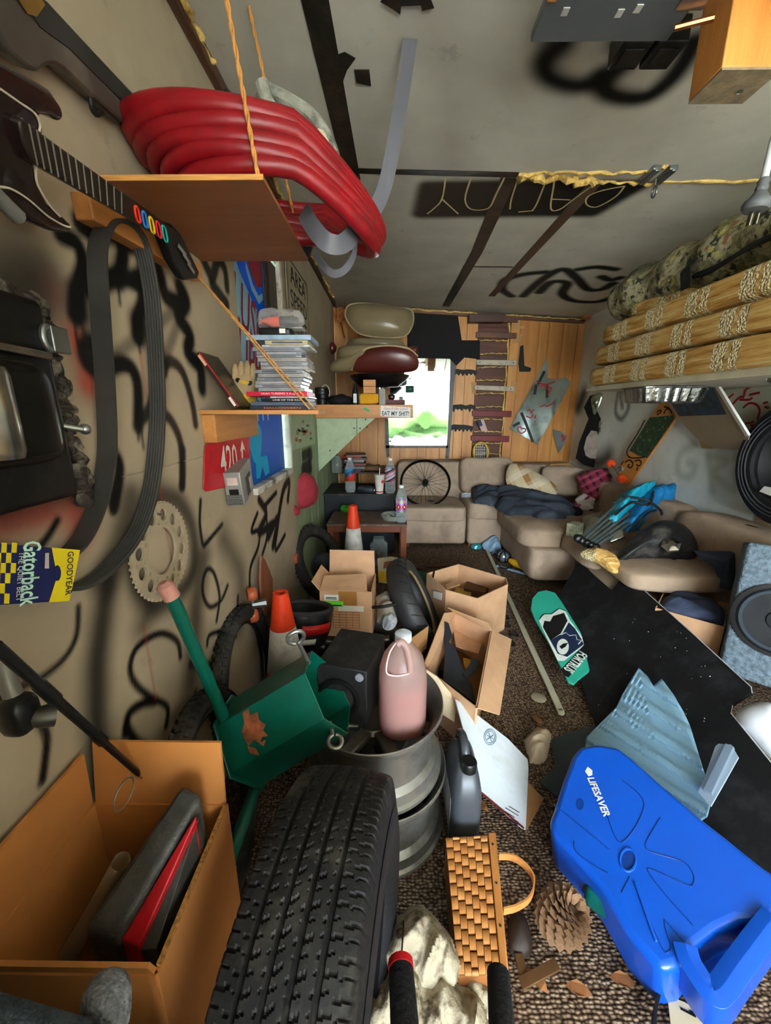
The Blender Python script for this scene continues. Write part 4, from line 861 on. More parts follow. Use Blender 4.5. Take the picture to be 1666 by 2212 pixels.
# ================================================================== SHELF WITH THE LOUNGE CHAIR
YS = 3.2; zt = W(800, 874, y=YS).z; zb = W(800, 903, y=YS).z; XE = W(893, 890, y=YS).x
th = thing('corner_shelf', 'deep timber shelf with a bumper sticker below the leather chair', 'shelf', (-.2, 3.6, zb))
b = B(); b.box(((XL + XE) / 2, YS + .02, (zt + zb) / 2), (XE - XL, .04, zt - zb)); b.build('front_rail', PINE, th, bevel=.003)
b = B(); b.box(((XL + XE) / 2, YS + .54, zt - .012), (XE - XL, 1.0, .022)); b.build('board', BLACKM, th, bevel=.002)
b = B(); q = [W(823, 876, y=YS - .002), W(887, 880, y=YS - .002), W(887, 902, y=YS - .002), W(822, 899, y=YS - .002)]; b.prism(q, (0, .001, 0)); stk_ = b.build('sticker', WHITE, th, smooth=False)
c = sum(q, Vector()) / 4; text('EAT MY SHIT!', c + Vector((0, -.0015, -.014)), (1, 0, -.02), (0, 0, 1), .036, mat('sticker_navy', '20273a', .5), stk_, w=.215, bold=.02); text('Have A Hot Lunch', c + Vector((0, -.0015, .024)), (1, 0, -.02), (0, 0, 1), .024, mat('sticker_red', 'b06060', .5), stk_, w=.19, shear=.3)
b = B(); p = W(793, 885, y=YS - .01); b.tube([p + Vector((-.02, 0, .012)), p + Vector((.02, 0, -.01))], .008, 10); o = b.build('lighter_clip', mat('bright_green', '19c07c', .35), None, 'bright green plastic clip on the shelf edge beside the sticker', 'clip')
b = B(); b.prism([W(683, 893, y=YS + .05), W(815, 893, y=YS + .05), W(815, 899, y=YS + .05), W(772, 938, y=YS + .05), W(686, 1021, y=YS + .05), W(684, 960, y=YS + .05)], (0, .018, 0)); GRN = mat('pale_green_board', 'a3b392', .6, var=.08, dirt=('77805f', 8, .4))
br = b.build('shelf_bracket', GRN, None, 'pale green plywood gusset bracing the shelf under the chair', 'bracket', smooth=False)
b = B()
for x_, y_ in ((736, 896), (780, 897), (790, 906), (793, 922), (778, 925), (765, 925), (713, 973)): b.lathe([(0, 0), (.006, 0), (.005, .003), (0, .004)], 8, frame(W(x_, y_, y=YS + .05), (1, 0, 0), (0, 0, 1)))
b.build('screw_heads', BLACKM, br); b = B(); b.strip([W(771, 894, y=YS + .0485), W(771, 938, y=YS + .0485)], .005, .001, (0, -1, 0)); b.build('joint', mat('green_joint', '55603f', .7), br, smooth=False)
# sheet of stickers on the wall below
WP = PL((XL + .006, 2.6, 1.1), (1, 0, 0)); th = thing('sticker_sheet', 'pale green sheet covered in small stickers under the shelf', 'poster', WP.w(655, 970))
b = B(); b.prism(WP.ws([(628, 897), (678, 897), (682, 958), (631, 973)]), (-.003, 0, 0)); b.build('sheet', GRN, th, smooth=False)
stc = [mat('stk_a', '8c7c30', .5), mat('stk_b', '9a3a34', .5), mat('stk_c', '3a4636', .5), mat('stk_d', 'c9c9ae', .5)]
for k in range(14):
    x_, y_ = random.uniform(634, 670), random.uniform(903, 950); w_, h_ = random.uniform(3, 7), random.uniform(4, 10); b = B(); b.prism(WP.ws([(x_, y_), (x_ + w_, y_), (x_ + w_, y_ + h_), (x_, y_ + h_)], .0008), (-.0004, 0, 0)); b.build('small_sticker', stc[k % 4], th, smooth=False)
# lounge chair without legs
LEA = mat('olive_leather', '7d7054', .32, var=.12, vs=5, bump=.12, bs=30, coat=.2); SHL = wood('rosewood_shell', '3c1512', '6b2a22', 1.6, 0, .3, .05); PIPE = mat('leather_piping', 'a89672', .45)
th = thing('lounge_chair', 'olive leather lounge chair with rosewood shell set on the corner shelf', 'chair', (-.15, 3.7, zt))
HP = PL(W(820, 690, y=3.98), (0, -1, .25)); hq = [(748, 668), (760, 657), (800, 656), (860, 664), (886, 668), (893, 680), (892, 700), (880, 722), (860, 729), (820, 729), (780, 722), (758, 705), (747, 685)]
b = B(); b.puff(HP.ws(hq), HP.n, .10, rings=8, wr=.004, ws=5, back=.5); b.build('headrest', LEA, th); b = B(); b.tube(catmull(HP.ws(hq, .005), 4, True), .008, 6, True); b.build('headrest_piping', PIPE, th)
QP = PL(W(810, 745, y=3.85), (0, -1, .15)); b = B(); b.puff(QP.ws([(745, 760), (750, 735), (770, 731), (860, 733), (876, 740), (874, 765)]), QP.n, .10, rings=6, wr=.004, back=.4); b.build('back_cushion', LEA, th)
b = B(); b.sq(Matrix.Translation(W(810, 775, y=3.68)) @ Matrix.Rotation(R(-8), 4, 'X'), .32, .26, .07, .5, .45, 44, 18, .004, 5); b.build('seat_cushion', LEA, th)
TP = PL(W(830, 780, y=3.44), (-.1, -1, -.35)); b = B(); b.puff(TP.ws([(712, 798), (716, 782), (740, 770), (776, 757), (790, 752), (770, 780), (762, 803), (720, 806)]), TP.n, .04, wr=.003, back=.6); b.build('seat_side', LEA, th)
sq_ = [(758, 803), (764, 775), (785, 757), (815, 749), (850, 748), (885, 756), (903, 772), (906, 790), (897, 803), (860, 806), (800, 806)]
b = B(); b.puff(TP.ws(sq_), TP.n, .045, rings=7, back=2.2); b.build('seat_shell', SHL, th); b = B(); b.tube(catmull(TP.ws([(760, 800), (766, 774), (786, 756), (815, 748), (850, 747), (885, 754), (903, 770)], .004), 5), .007, 6); b.build('seat_piping', PIPE, th)
for q in ([(880, 750), (895, 745), (905, 752), (904, 770), (892, 765)], [(712, 740), (722, 738), (730, 755), (716, 770), (711, 755)]):
    AP = PL(W(q[0][0], q[0][1], y=3.72), (0, -1, 0)); b = B(); b.puff(AP.ws(q), AP.n, .05, back=1); b.build('arm_shell', SHL, th)
b = B(); cz = W(820, 812, y=3.6); b.lathe([(0, 0), (.26, .0), (.25, -.02), (.17, -.09), (0, -.1)], 36, Matrix.Translation(cz)); b.build('under_pan', BLACKP, th)
b = B(); b.tube([cz + Vector((0, 0, -.09)), Vector((cz.x, cz.y, zt))], .03, 14); b.build('post', CHROME, th)
# things on the shelf
def onshelf(px_, yy): p = W(px_, 870, y=yy); return Vector((p.x, yy, zt))
p = onshelf(799, 3.27); th = thing('wood_block', 'two small pale wood blocks stacked under the chair shell', 'block', p + Vector((0, 0, .085)))
for k in range(2): b = B(); b.box(p + Vector((0, 0, .112 + k * .052)), (.098, .07, .05)); b.build('block', wood('pale_block', 'b0723a', 'd8a064', 3, 0, .6), th, bevel=.003)
b = B(); M = Matrix.Translation(p + Vector((-.005, 0, .045))); b.sq(M, .078, .045, .04, .3, .3, 30, 14, .004, 20); b.build('yellow_sponge', mat('yellow_sponge', 'd49a1c', .9, bump=.6, bs=150), None, 'thick yellow sponge under the wood blocks on the corner shelf', 'sponge')
def bottle(name, base_, h, r, lab, liquid, labcol, capm, labz=(.45, .7), group=None, lid=None):
    th = thing(name, lab, 'bottle', base_, group=group); M = Matrix.Translation(base_)
    b = B(); b.lathe([(0, .004), (r * .8, .0), (r, .015 * h / .22), (r, h * .18), (r * .93, h * .2), (r, h * .24), (r, h * .66), (r * .9, h * .74), (r * .55, h * .86), (r * .34, h * .92), (r * .34, h * .985), (0, h * .985)], 24, M); b.build('shell', liquid, th)
    b = B(); b.lathe([(r * .36, h * .93), (r * .42, h * .935), (r * .42, h), (0, h)], 16, M); b.build('cap', capm, th)
    if labcol:
        b = B(); b.lathe([(r * 1.012, h * labz[0]), (r * 1.012, h * labz[1])], 24, M); b.build('label_band', labcol, th, solid=.0006)
    return th
CLR = glass('bottle_plastic', 'eef4f4', .05, .12); WCAP = mat('white_cap', 'e2e0da', .4)
bottle('water_bottle', onshelf(885, 3.25), .205, .033, 'small clear water bottle with a green label on the corner shelf', CLR, mat('green_label', '1f4a38', .5), WCAP)
p = onshelf(768, 3.3); b = B(); b.lathe([(0, 0), (.028, 0), (.03, .03), (.026, .10), (.012, .14), (.011, .165), (0, .165)], 18, Matrix.Translation(p)); th = b.build('dark_bottle', BLACKP, None, 'dark bottle with a pale label beside the yellow sponge', 'bottle'); b = B(); b.box(p + Vector((.0, -.0305, .05)), (.028, .002, .07)); OFF_ = b.build('label_card', WHITE, th)
p = onshelf(735, 3.35); b = B(); b.sq(Matrix.Translation(p + Vector((0, 0, .035))), .10, .08, .045, .8, .8, 30, 14, .012, 18); b.build('black_pouch', BCL, None, 'crumpled black pouch on the corner shelf near the lens', 'pouch')
p = onshelf(850, 3.35); b = B(); b.box(p + Vector((0, 0, .02)), (.17, .12, .04), Matrix.Rotation(R(12), 3, 'Z')); th = b.build('dark_red_box', mat('dark_red_card', '4a1518', .5, var=.3), None, 'flat dark red box on the shelf beside the water bottle', 'box', bevel=.002)
p = onshelf(846, 3.32) + Vector((0, 0, .041)); b = B(); b.sq(Matrix.Translation(p + Vector((0, 0, .02))), .03, .03, .022, .6, .8, 18, 10, .004, 30); b.tube([p + Vector((0, 0, .03)), p + Vector((.006, 0, .055))], .006, 8); b.build('small_jar', mat('brown_glass', '2a1612', .2), None, 'little dark brown jar standing on the flat red box', 'jar')
p = onshelf(826, 3.26); b = B(); b.box(p + Vector((0, 0, .06)), (.05, .05, .12)); b.build('grey_carton', mat('grey_carton', '8b8984', .6), None, 'small grey carton right of the yellow sponge', 'carton', bevel=.002)
# black lens barrel on the near end of the shelf
c = Vector((W(690, 868, y=3.1).x, 3.24, zt)); th = thing('lens_barrel', 'black ribbed lens barrel with a cream cord loop near the disc cases', 'lens', c); M = Matrix.Translation(c)
b = B(); b.lathe([(0, 0), (.035, 0), (.04, .04), (.052, .05), (.055, .075), (.062, .08), (.062, .098), (.055, .102), (.055, .122), (.048, .13), (0, .122)], 28, M); b.build('barrel', BLACKP, th)
b = B(); b.tube([c + Vector((.03 + .032 * math.cos(a), -.01, .095 + .055 * math.sin(a))) for a in np.linspace(-.6, 3.3, 16)], .0035, 6); b.build('cord_loop', mat('cream_cord', 'b5aa8c', .8), th)
# ================================================================== CABINET, TABLE, BOTTLES
zc_ = W(780, 1066, y=3.42).z
th = thing('black_cabinet', 'low matt black cabinet behind the small wooden table', 'cabinet', (-.27, 3.65, 0))
b = B(); b.box((-.27, 3.67, zc_ / 2), (.63, .5, zc_ - .02)); b.build('carcass', mat('cabinet_black', '1b1d22', .5, var=.2), th, bevel=.004)
b = B(); b.box((-.27, 3.665, zc_ - .009), (.65, .53, .018)); b.build('top', mat('cabinet_top', '23221f', .55, dirt=('57524a', 9, .6)), th, bevel=.002)
TW = wood('table_wood', '5a2a14', '8a4a26', 2, 0, .4, .06); TT = mat('dusty_table_top', '5c4638', .5, var=.25, dirt=('8c7f70', 5, .6))
th = thing('side_table', 'small red-brown wooden table in front of the black cabinet', 'table', (-.175, 3.1, 0)); X0, X1, Y0, Y1, ZT = -.487, .137, 2.9, 3.30, .437
b = B(); b.box(((X0 + X1) / 2, (Y0 + Y1) / 2, ZT - .009), (X1 - X0, Y1 - Y0, .018)); b.build('top', TT, th, bevel=.003)
b = B()
for yy in (Y0 + .03, Y1 - .03): b.box(((X0 + X1) / 2, yy, ZT - .045), (X1 - X0 - .05, .018, .055))
for xx in (X0 + .03, X1 - .03): b.box((xx, (Y0 + Y1) / 2, ZT - .045), (.018, Y1 - Y0 - .06, .055))
b.build('apron', TW, th, bevel=.001)
for xx in (X0 + .026, X1 - .026):
    for yy in (Y0 + .026, Y1 - .026): b = B(); b.box((xx, yy, (ZT - .018) / 2), (.045, .045, ZT - .018)); b.build('leg', TW, th, bevel=.002)
def banded(name, cols, n=5):
    m, nt, bs_ = base(name); v = coords(nt, (1, 1, 1), rot=(0, .5, 0)); sx = nd(nt, 'ShaderNodeSeparateXYZ'); nt.links.new(v, sx.inputs[0])
    f = mathn(nt, 'FRACT', mathn(nt, 'MULTIPLY', sx.outputs[2], n)); c = ramp(nt, f, [(i_ / len(cols), cc_) for i_, cc_ in enumerate(cols)], 'CONSTANT'); nt.links.new(c, bs_.inputs['Base Color']); return m
def diamonds(name):
    m, nt, bs_ = base(name); v = coords(nt, (22, 22, 12)); sx = nd(nt, 'ShaderNodeSeparateXYZ'); nt.links.new(v, sx.inputs[0])
    t = lambda s_: mathn(nt, 'ABSOLUTE', mathn(nt, 'SUBTRACT', mathn(nt, 'FRACT', s_), .5)); d = mathn(nt, 'ADD', t(sx.outputs[0]), t(sx.outputs[2]))
    c = ramp(nt, d, [(0, 'e8e020'), (.15, '1c1c1c'), (.24, 'd6248c'), (.42, 'e070b0'), (.55, '2fa6c8'), (.7, 'e8e8e0'), (.82, 'd8d020')], 'CONSTANT'); nt.links.new(c, bs_.inputs['Base Color']); return m
bottle('tall_bottle', Vector((W(757, 1050, y=3.5).x, 3.5, zc_)), .31, .047, 'tall clear bottle with a rainbow wave label on the cabinet', CLR, banded('rainbow_label', ['3a8fc0', 'e0d84a', 'c0522a', 'c9302a', '2a4a6a'], 6), WCAP, (.33, .68))
bottle('tall_bottle', Vector((W(843, 1050, y=3.46).x, 3.46, zc_)), .31, .047, 'tall clear bottle with a pink and teal label beside the paper cup', CLR, banded('teal_label', ['7fb6c2', 'c84a62', '2a3a48', 'a8d0d4', 'd86a80'], 14), WCAP, (.33, .72))
bottle('tall_bottle', Vector((W(867, 1110, y=2.98).x, 2.98, ZT)), .29, .044, 'tall clear bottle with bright diamond print on the small table', CLR, diamonds('diamond_label'), WCAP, (.28, .64))
p = Vector((W(820, 1050, y=3.44).x, 3.44, zc_)); th = thing('paper_cup', 'white paper drink cup with red band and straw on the cabinet', 'cup', p); M = Matrix.Translation(p)
b = B(); b.lathe([(0, .002), (.032, .0), (.045, .16), (.047, .162), (.047, .168), (0, .168)], 24, M); b.build('cup', mat('cup_paper', 'd6cfc4', .6), th)
b = B(); b.lathe([(.0335, .012), (.0345, .022)], 24, M); b.build('band', REDP, th, solid=.0006); b = B(); b.sq(M @ Matrix.Translation((.028, -.034, .11)) , .018, .004, .013, .9, .9, 16, 8); b.build('red_logo', REDP, th); b = B(); b.tube([p + Vector((.0, 0, .165)), p + Vector((.004, 0, .225))], .0035, 8); b.build('straw', WHITE, th)
def can(name, p, ang, h, r, body, lab):
    th = thing(name, lab, 'can', p); M = rotz(p + Vector((0, 0, r)), ang, (90, 0)) @ Matrix.Translation((0, 0, -h / 2))
    b = B(); b.lathe([(0, 0), (r * .8, 0), (r, .008), (r, h - .012), (r * .82, h), (r * .74, h - .004), (0, h - .004)], 24, M); b.build('body', body, th); b = B(); b.lathe([(r * .83, h - .001), (r * .86, h + .001), (r * .8, h + .001)], 24, M); b.build('rim', CHROME, th, solid=.001)
can('drink_can', Vector((W(790, 1060, y=3.42).x, 3.46, zc_)), 65, .15, .03, mat('silver_blue_can', '6a7280', .25, .8, var=.4, vs=20), 'silver blue drink can lying on the black cabinet')
can('drink_can', Vector((W(752, 1108, y=3.25).x, 3.25, ZT)), 80, .12, .033, mat('green_can', '3f9a2c', .3, .4, var=.5, vs=25), 'green drink can lying on the table behind the cone')
p = Vector((W(850, 1118, y=3.03).x, 3.06, ZT)); th = thing('glass_ashtray', 'thick round glass ashtray on the small table', 'ashtray', p); b = B(); b.lathe([(0, .0), (.085, 0), (.105, .035), (.095, .04), (.075, .018), (0, .014)], 30, Matrix.Translation(p)); b.build('bowl', glass('smoky_glass', 'b8c0b4', .08, .35), th)
for k in range(4): b = B(); a = k * 1.4; b.tube([p + Vector((.03 * math.cos(a), .03 * math.sin(a), .02)), p + Vector((.055 * math.cos(a + .4), .055 * math.sin(a + .4), .026))], .004, 8); b.build('cigarette_butt', mat('butt_paper', 'd8cfb8', .8), th)
p = Vector((W(818, 1190, y=3.15).x, 3.2, 0)); th = thing('clear_jar', 'square clear plastic jar on the floor under the table', 'jar', p); b = B(); b.lathe([(0, .002), (.07, 0), (.075, .02), (.075, .17), (.05, .2), (.045, .23), (0, .23)], 28, Matrix.Translation(p), sq=5); b.build('shell', CLR, th); b = B(); b.tube([p + Vector((.01, 0, .01)), p + Vector((0, -.02, .12))], .012, 8); b.build('contents', mat('tan_scrap', '8f7a5a', .8), th)
# little shelf behind the cabinet with books and a jar
zq = W(760, 1018, y=3.95).z; th = thing('book_ledge', 'narrow brown ledge behind the cabinet holding old magazines', 'shelf', (-.25, 4.1, zq)); b = B(); b.box((-.22, 4.15, zq - .008), (.58, .5, .016)); b.build('board', mat('ledge_brown', '4b3626', .6, var=.3), th, bevel=.002)
b = B(); b.box((-.35, 4.1, zq - .16), (.02, .3, .3)); b.build('support', mat('ledge_brown', '', .6), th)
cols = ['5a2430', '2e3a52', '8b8578', '3a2a20', '7a3030', '20242c', 'a39c8c', '4a4a44', '9a2c34', '6a5c4a']; z = zq
desc = ['maroon', 'dark blue', 'pale grey', 'dark brown', 'brick red', 'near-black', 'cream', 'olive grey', 'crimson', 'drab brown']; 
for k in range(10):
    h = random.uniform(.012, .026); b = B(); b.box((-.36 + random.uniform(-.02, .02), 4.02 + random.uniform(-.02, .02), z + h / 2), (.2, .26, h * .96), Matrix.Rotation(R(random.uniform(-12, 12)), 3, 'Z')); bo = b.build('magazine', mat('mag_' + cols[k], cols[k], .5, var=.3), None, '%s magazine in the pile behind the cabinet, %s' % (desc[k], ['lowest', 'second from below', 'third from below', 'fourth from below', 'fifth from below', 'fifth from the top', 'fourth from the top', 'third from the top', 'second from the top', 'topmost'][k]), 'magazine', group='magazines on the ledge', bevel=.001)
    z += h
b = B(); p = W(728, 1020, y=3.88); p.z = zq; b.lathe([(0, .003), (.05, 0), (.055, .02), (.055, .12), (.035, .15), (.035, .17), (0, .17)], 20, Matrix.Translation(p)); b.build('glass_jar', glass('smoky_glass', '', .1), None, 'empty smoky glass jar at the corner end of the ledge', 'jar')
b = B(); p = W(800, 1012, y=3.95); p.z = zq; b.sq(Matrix.Translation(p + Vector((-.02, .05, .03))), .13, .09, .03, .7, .7, 30, 12, .015, 18); b.build('brown_wrap', mat('brown_paper', '6d5238', .8, var=.4, bump=.4, bs=20), None, 'crumpled brown paper lying on the ledge beside the magazines', 'paper')
# ================================================================== RIGHT SIDE: BUNK, WALL THINGS, SOFA
def woven(name, along=1):
    """tan upholstery: long brown streaks crossed by knotted cream bands"""
    if name in MATS: return MATS[name]
    m, nt, bs_ = base(name); v = coords(nt); sx = nd(nt, 'ShaderNodeSeparateXYZ'); nt.links.new(v, sx.inputs[0]); a = sx.outputs[along]
    st = [55, 55, 55]; st[along] = 4; f = noisen(nt, coords(nt, tuple(st)), 1.0, 4, .6)
    c = ramp(nt, f, [(.3, '8a5e2a'), (.42, 'b98c48'), (.58, 'd2ae6c'), (.75, 'ead6a4')])
    w = noisen(nt, v, 5, 2); p = mathn(nt, 'FRACT', mathn(nt, 'ADD', mathn(nt, 'MULTIPLY', a, 3.6), mathn(nt, 'MULTIPLY', w, .12)))
    band = ramp(nt, p, [(0, (0, 0, 0)), (.46, (1, 1, 1)), (.62, (0, 0, 0)), (.67, (1, 1, 1)), (.92, (0, 0, 0))], 'CONSTANT')
    k = nd(nt, 'ShaderNodeTexVoronoi'); k.inputs['Scale'].default_value = 110; nt.links.new(v, k.inputs['Vector'])
    knot = ramp(nt, k.outputs['Distance'], [(.2, 'f6ebc8'), (.7, 'bda66e')]); c = mixc(nt, band, c, knot)
    nt.links.new(c, bs_.inputs['Base Color']); bs_.inputs['Roughness'].default_value = .95; bs_.inputs['Specular IOR Level'].default_value = .1
    bumpn(nt, bs_, mathn(nt, 'ADD', f, mathn(nt, 'MULTIPLY', k.outputs['Distance'], band)), .8, .01); return m
WOV = woven('woven_plaid', 1); WOVX = woven('woven_plaid_cross', 0)
PALEW = mat('pale_board', 'bdb9aa', .55, var=.08)
th = thing('bunk_shelf', 'wide pale board bunk fixed along the right wall', 'shelf', (1.68, 2.0, 1.405))
b = B(); b.box((1.69, 1.98, 1.42), (.72, 1.62, .02)); b.build('board', PALEW, th, bevel=.002)
b = B(); b.box((1.335, 1.95, 1.424), (.012, 1.56, .030)); b.build('edge_strip', mat('cream_edge', 'c6bfa2', .5), th, bevel=.002)
b = B(); b.lathe([(0, 0), (.03, 0), (.028, .012), (.015, .02), (0, .02)], 18, Matrix.Translation((1.5, 1.62, 1.409)) @ Matrix.Rotation(R(180), 4, 'X')); b.build('puck_light', CHROME, th)
def cush(name, c, half, lab, m=WOV, e=.28, wr=.006, rot=(0, 0, 0), pinch=.1):
    b = B(); M = Matrix.Translation(c) @ Matrix.Rotation(R(rot[2]), 4, 'Z') @ Matrix.Rotation(R(rot[0]), 4, 'X') @ Matrix.Rotation(R(rot[1]), 4, 'Y')
    b.sq(M, *half, e, e, 60, 24, wr, 6, pinch); return b.build(name, m, None, lab, 'cushion', 'woven plaid cushions piled on the bunk')
cush('seat_cushion', (1.66, 2.02, 1.495), (.36, .78, .062), 'long tan woven cushion lying lowest on the bunk', e=.2)
cush('seat_cushion', (1.67, 2.02, 1.620), (.365, .77, .062), 'long tan woven cushion second in the bunk pile', e=.22)
cush('seat_cushion', (1.70, 2.0, 1.748), (.37, .76, .064), 'tan woven cushion third up on the bunk', e=.3, wr=.015, rot=(-1, 0, 2))
cush('seat_cushion', (1.62, 2.42, 1.862), (.16, .24, .045), 'small plump woven cushion tucked under the camouflage bag', e=.45, rot=(0, 0, 12))
cush('bolster', (1.52, 1.42, 1.90), (.17, .24, .085), 'rounded woven bolster lying at the near end of the bunk', e=.6)
def camo():
    m, nt, bs_ = base('camouflage'); v = coords(nt); n1 = noisen(nt, v, 9, 4, .6); n2 = noisen(nt, v, 22, 4, .7); n3 = noisen(nt, v, 14, 2, .5)
    c = ramp(nt, n1, [(.3, '4f4e34'), (.43, '77734e'), (.5, 'a8a283'), (.58, '66643f'), (.7, 'bdb66c')]); c = mixc(nt, ramp(nt, n2, [(.55, (0, 0, 0)), (.6, (1, 1, 1))]), c, '2a2a1c')
    c = mixc(nt, ramp(nt, n3, [(.64, (0, 0, 0)), (.68, (.9,) * 3)]), c, '8c5238'); n4 = noisen(nt, v, 17, 3, .5); c = mixc(nt, ramp(nt, n4, [(.62, (0, 0, 0)), (.66, (.9,) * 3)]), c, 'b4b06a')
    nt.links.new(c, bs_.inputs['Base Color']); bs_.inputs['Roughness'].default_value = .8; bumpn(nt, bs_, noisen(nt, v, 11, 4), .5, .02); return m
CAMO = camo(); th = thing('camouflage_bag', 'long leaf-pattern camouflage bag lying on the bunk cushions', 'bag', (1.65, 2.2, 1.9))
b = B(); path = [(1.50, 2.86, 1.955), (1.53, 2.72, 1.975), (1.56, 2.5, 1.985), (1.58, 2.25, 1.985), (1.58, 2.0, 1.99), (1.58, 1.75, 1.97), (1.58, 1.5, 1.99), (1.6, 1.3, 1.98)]
P = catmull(path, 6); rs = [.03 + .105 * min(1, (k / 5)) ** .5 + .014 * math.sin(k * .9) for k in range(len(P))]; b.tube(P, rs, 22); o = b.build('bag_body', CAMO, th)
b = B(); b.sweep(catmull([(1.475, 2.1, 1.93), (1.44, 1.95, 1.90), (1.43, 1.78, 1.92), (1.46, 1.6, 1.94)], 6), [(-.05, -.006), (.05, -.006), (.05, .006), (-.05, .006)], (-.6, 0, .8)); b.build('flap', BCL, th, bevel=.003)
b = B(); b.sweep([(1.46, 2.12, 2.0), (1.40, 2.10, 1.93), (1.41, 2.09, 1.85)], [(-.03, -.004), (.03, -.004), (.03, .004), (-.03, .004)], (-1, 0, .2)); b.build('strap', BLACKM, th)
b = B(); b.tube([(1.53, 2.84, 2.02), (1.535, 2.85, 2.09)], .012, 8); b.build('toggle', BLACKP, th)
# foil tray under the bunk
th = thing('foil_tray', 'crimped aluminium foil baking tray tucked under the bunk', 'tray', (1.47, 2.15, 1.33)); M = Matrix.Translation((1.475, 2.23, 1.325)); FOIL = mat('foil', 'b6bab8', .22, 1.0, var=.15, bump=.4, bs=40)
b = B(); prof = [(0, 0), (.15, 0), (.158, .008), (.175, .072), (.185, .076), (.185, .08), (.17, .08)]; n = 96; vs = []
for r_, z_ in prof:
    for k in range(n):
        a = 2 * math.pi * k / n; q = 1 / (abs(math.cos(a)) ** 6 + abs(math.sin(a)) ** 6) ** (1 / 6); cr = 1 + (.018 * (1 if k % 4 < 2 else -1) if .005 < z_ < .074 else 0); vs.append(M @ Vector((r_ * q * cr * math.cos(a), .68 * r_ * q * cr * math.sin(a), z_)))
b.add(vs, [(j * n + i_, j * n + (i_ + 1) % n, (j + 1) * n + (i_ + 1) % n, (j + 1) * n + i_) for j in range(len(prof) - 1) for i_ in range(n)]); b.build('pan', FOIL, th, ang=20)
# leaning longboard
ZR = lambda pts: [(1240 + a * .2557, 820 + c * .2557) for a, c in pts]
LP_ = plane3(W(1429, 866, x=2.02), W(1462, 899, x=2.02), W(1350, 1028, x=1.93)); th = thing('longboard', 'orange and green longboard with orange wheels leaning on the right wall', 'skateboard', LP_.w(1350, 1035))
ORG = mat('deck_orange', 'b87838', .4, var=.15)
def marble():
    m, nt, bs_ = base('green_marble'); v = coords(nt); n1 = noisen(nt, v, 28, 5, .7); c = ramp(nt, n1, [(.35, '0c1410'), (.47, '1d4a2c'), (.55, '0e1c14'), (.62, '5f8f68'), (.7, '16301e')]); nt.links.new(c, bs_.inputs['Base Color']); bs_.inputs['Roughness'].default_value = .35; return m
b = B(); b.prism(LP_.ws([(1429, 866), (1436, 862), (1462, 899), (1460, 906), (1364, 1042), (1352, 1050), (1335, 1030), (1337, 1009)], -.001), LP_.n * -.012); b.build('deck', ORG, th, bevel=.003)
b = B(); b.prism(LP_.ws(ZR([(640, 320), (845, 300), (850, 330), (620, 660), (540, 640), (470, 600)]), .0008), LP_.n * -.0006); b.build('green_print', marble(), th, smooth=False)
strokes([ZR(l) for l in ([(600, 340), (530, 470), (450, 600), (480, 660), (600, 655)], [(700, 300), (740, 270), (720, 260), (700, 280)], [(760, 290), (780, 250), (800, 250)], [(760, 230), (800, 240), (830, 290)], [(430, 700), (470, 680), (500, 710), (480, 745), (455, 730), (470, 715)], [(510, 690), (550, 680), (570, 700), (550, 730), (530, 715)], [(400, 720), (420, 690)], [(540, 740), (530, 770)])], LP_, .011, SPR, th, 'scroll_print', .0015)
for (x_, y_), (x2, y2) in (((1320, 1001), (1343, 1034)),):
    a_, c_ = LP_.w(x_, y_, .03), LP_.w(x2, y2, .03); d = (c_ - a_).normalized(); b = B(); b.tube([a_, c_], .006, 8); mid = LP_.w(1344, 1012, .0); b.tube([(a_ + c_) / 2, mid], [.012, .02], 8); b.box(mid + LP_.n * .004, (.03, .05, .03)); b.build('truck', STEEL, th)
    for p in (a_, c_):
        b = B(); b.lathe([(0, -.022), (.028, -.022), (.034, -.014), (.034, .014), (.028, .022), (0, .022)], 22, frame(p, d.orthogonal(), d.cross(d.orthogonal()))); b.build('wheel', mat('orange_urethane', 'd8481c', .4), th)
# cardboard poster panel and pale panel splashed with red
KP = plane3(W(1442, 863, x=1.9), W(1524, 833, x=1.78), W(1544, 968, x=1.98)); th = thing('backed_poster', 'blue poster on tan backing card propped below the bunk', 'poster', KP.w(1540, 970))
b = B(); b.prism(KP.ws(ZR([(790, 170), (1110, 50), (1200, 40), (1480, 480), (1460, 600), (1190, 580), (1060, 520), (870, 320)])), KP.n * -.004); b.build('card', mat('tan_card', 'a8977c', .6, var=.06), th, smooth=False)
m_, nt_, bs_ = base('blue_marbled_print'); f_ = noisen(nt_, coords(nt_), 16, 4, .6); nt_.links.new(ramp(nt_, f_, [(.35, '04121c'), (.5, '0a3a55'), (.65, '124f70')]), bs_.inputs['Base Color'])
b = B(); b.prism(KP.ws(ZR([(800, 175), (1115, 55), (1170, 60), (1290, 295), (890, 310)]), .001), KP.n * -.0006); b.build('blue_print', m_, th, smooth=False)
b = B(); b.prism(KP.ws(ZR([(1060, 520), (1080, 580), (1150, 585), (1190, 580)]), .002), KP.n * -.0006); b.build('masking_tab', TAN2, th, smooth=False)
b = B(); b.bar(KP.w(1547, 828, .004), KP.w(1617, 942, .004), .03, .012, KP.n); b.build('white_batten', WHITE, None, 'white painted batten along the edge of the tan poster card', 'batten', bevel=.002)
NP = PL((2.0, 2.2, 1.3), (-1, 0, 0)); th = thing('splash_panel', 'pale panel splattered with red paint under the bunk', 'panel', NP.w(1640, 960)); b = B(); b.prism(NP.ws([(1552, 832), (1700, 805), (1700, 980), (1625, 950)]), (.01, 0, 0)); b.build('sheet', mat('greenish_white', 'b9bca8', .5, var=.06), th, smooth=False)
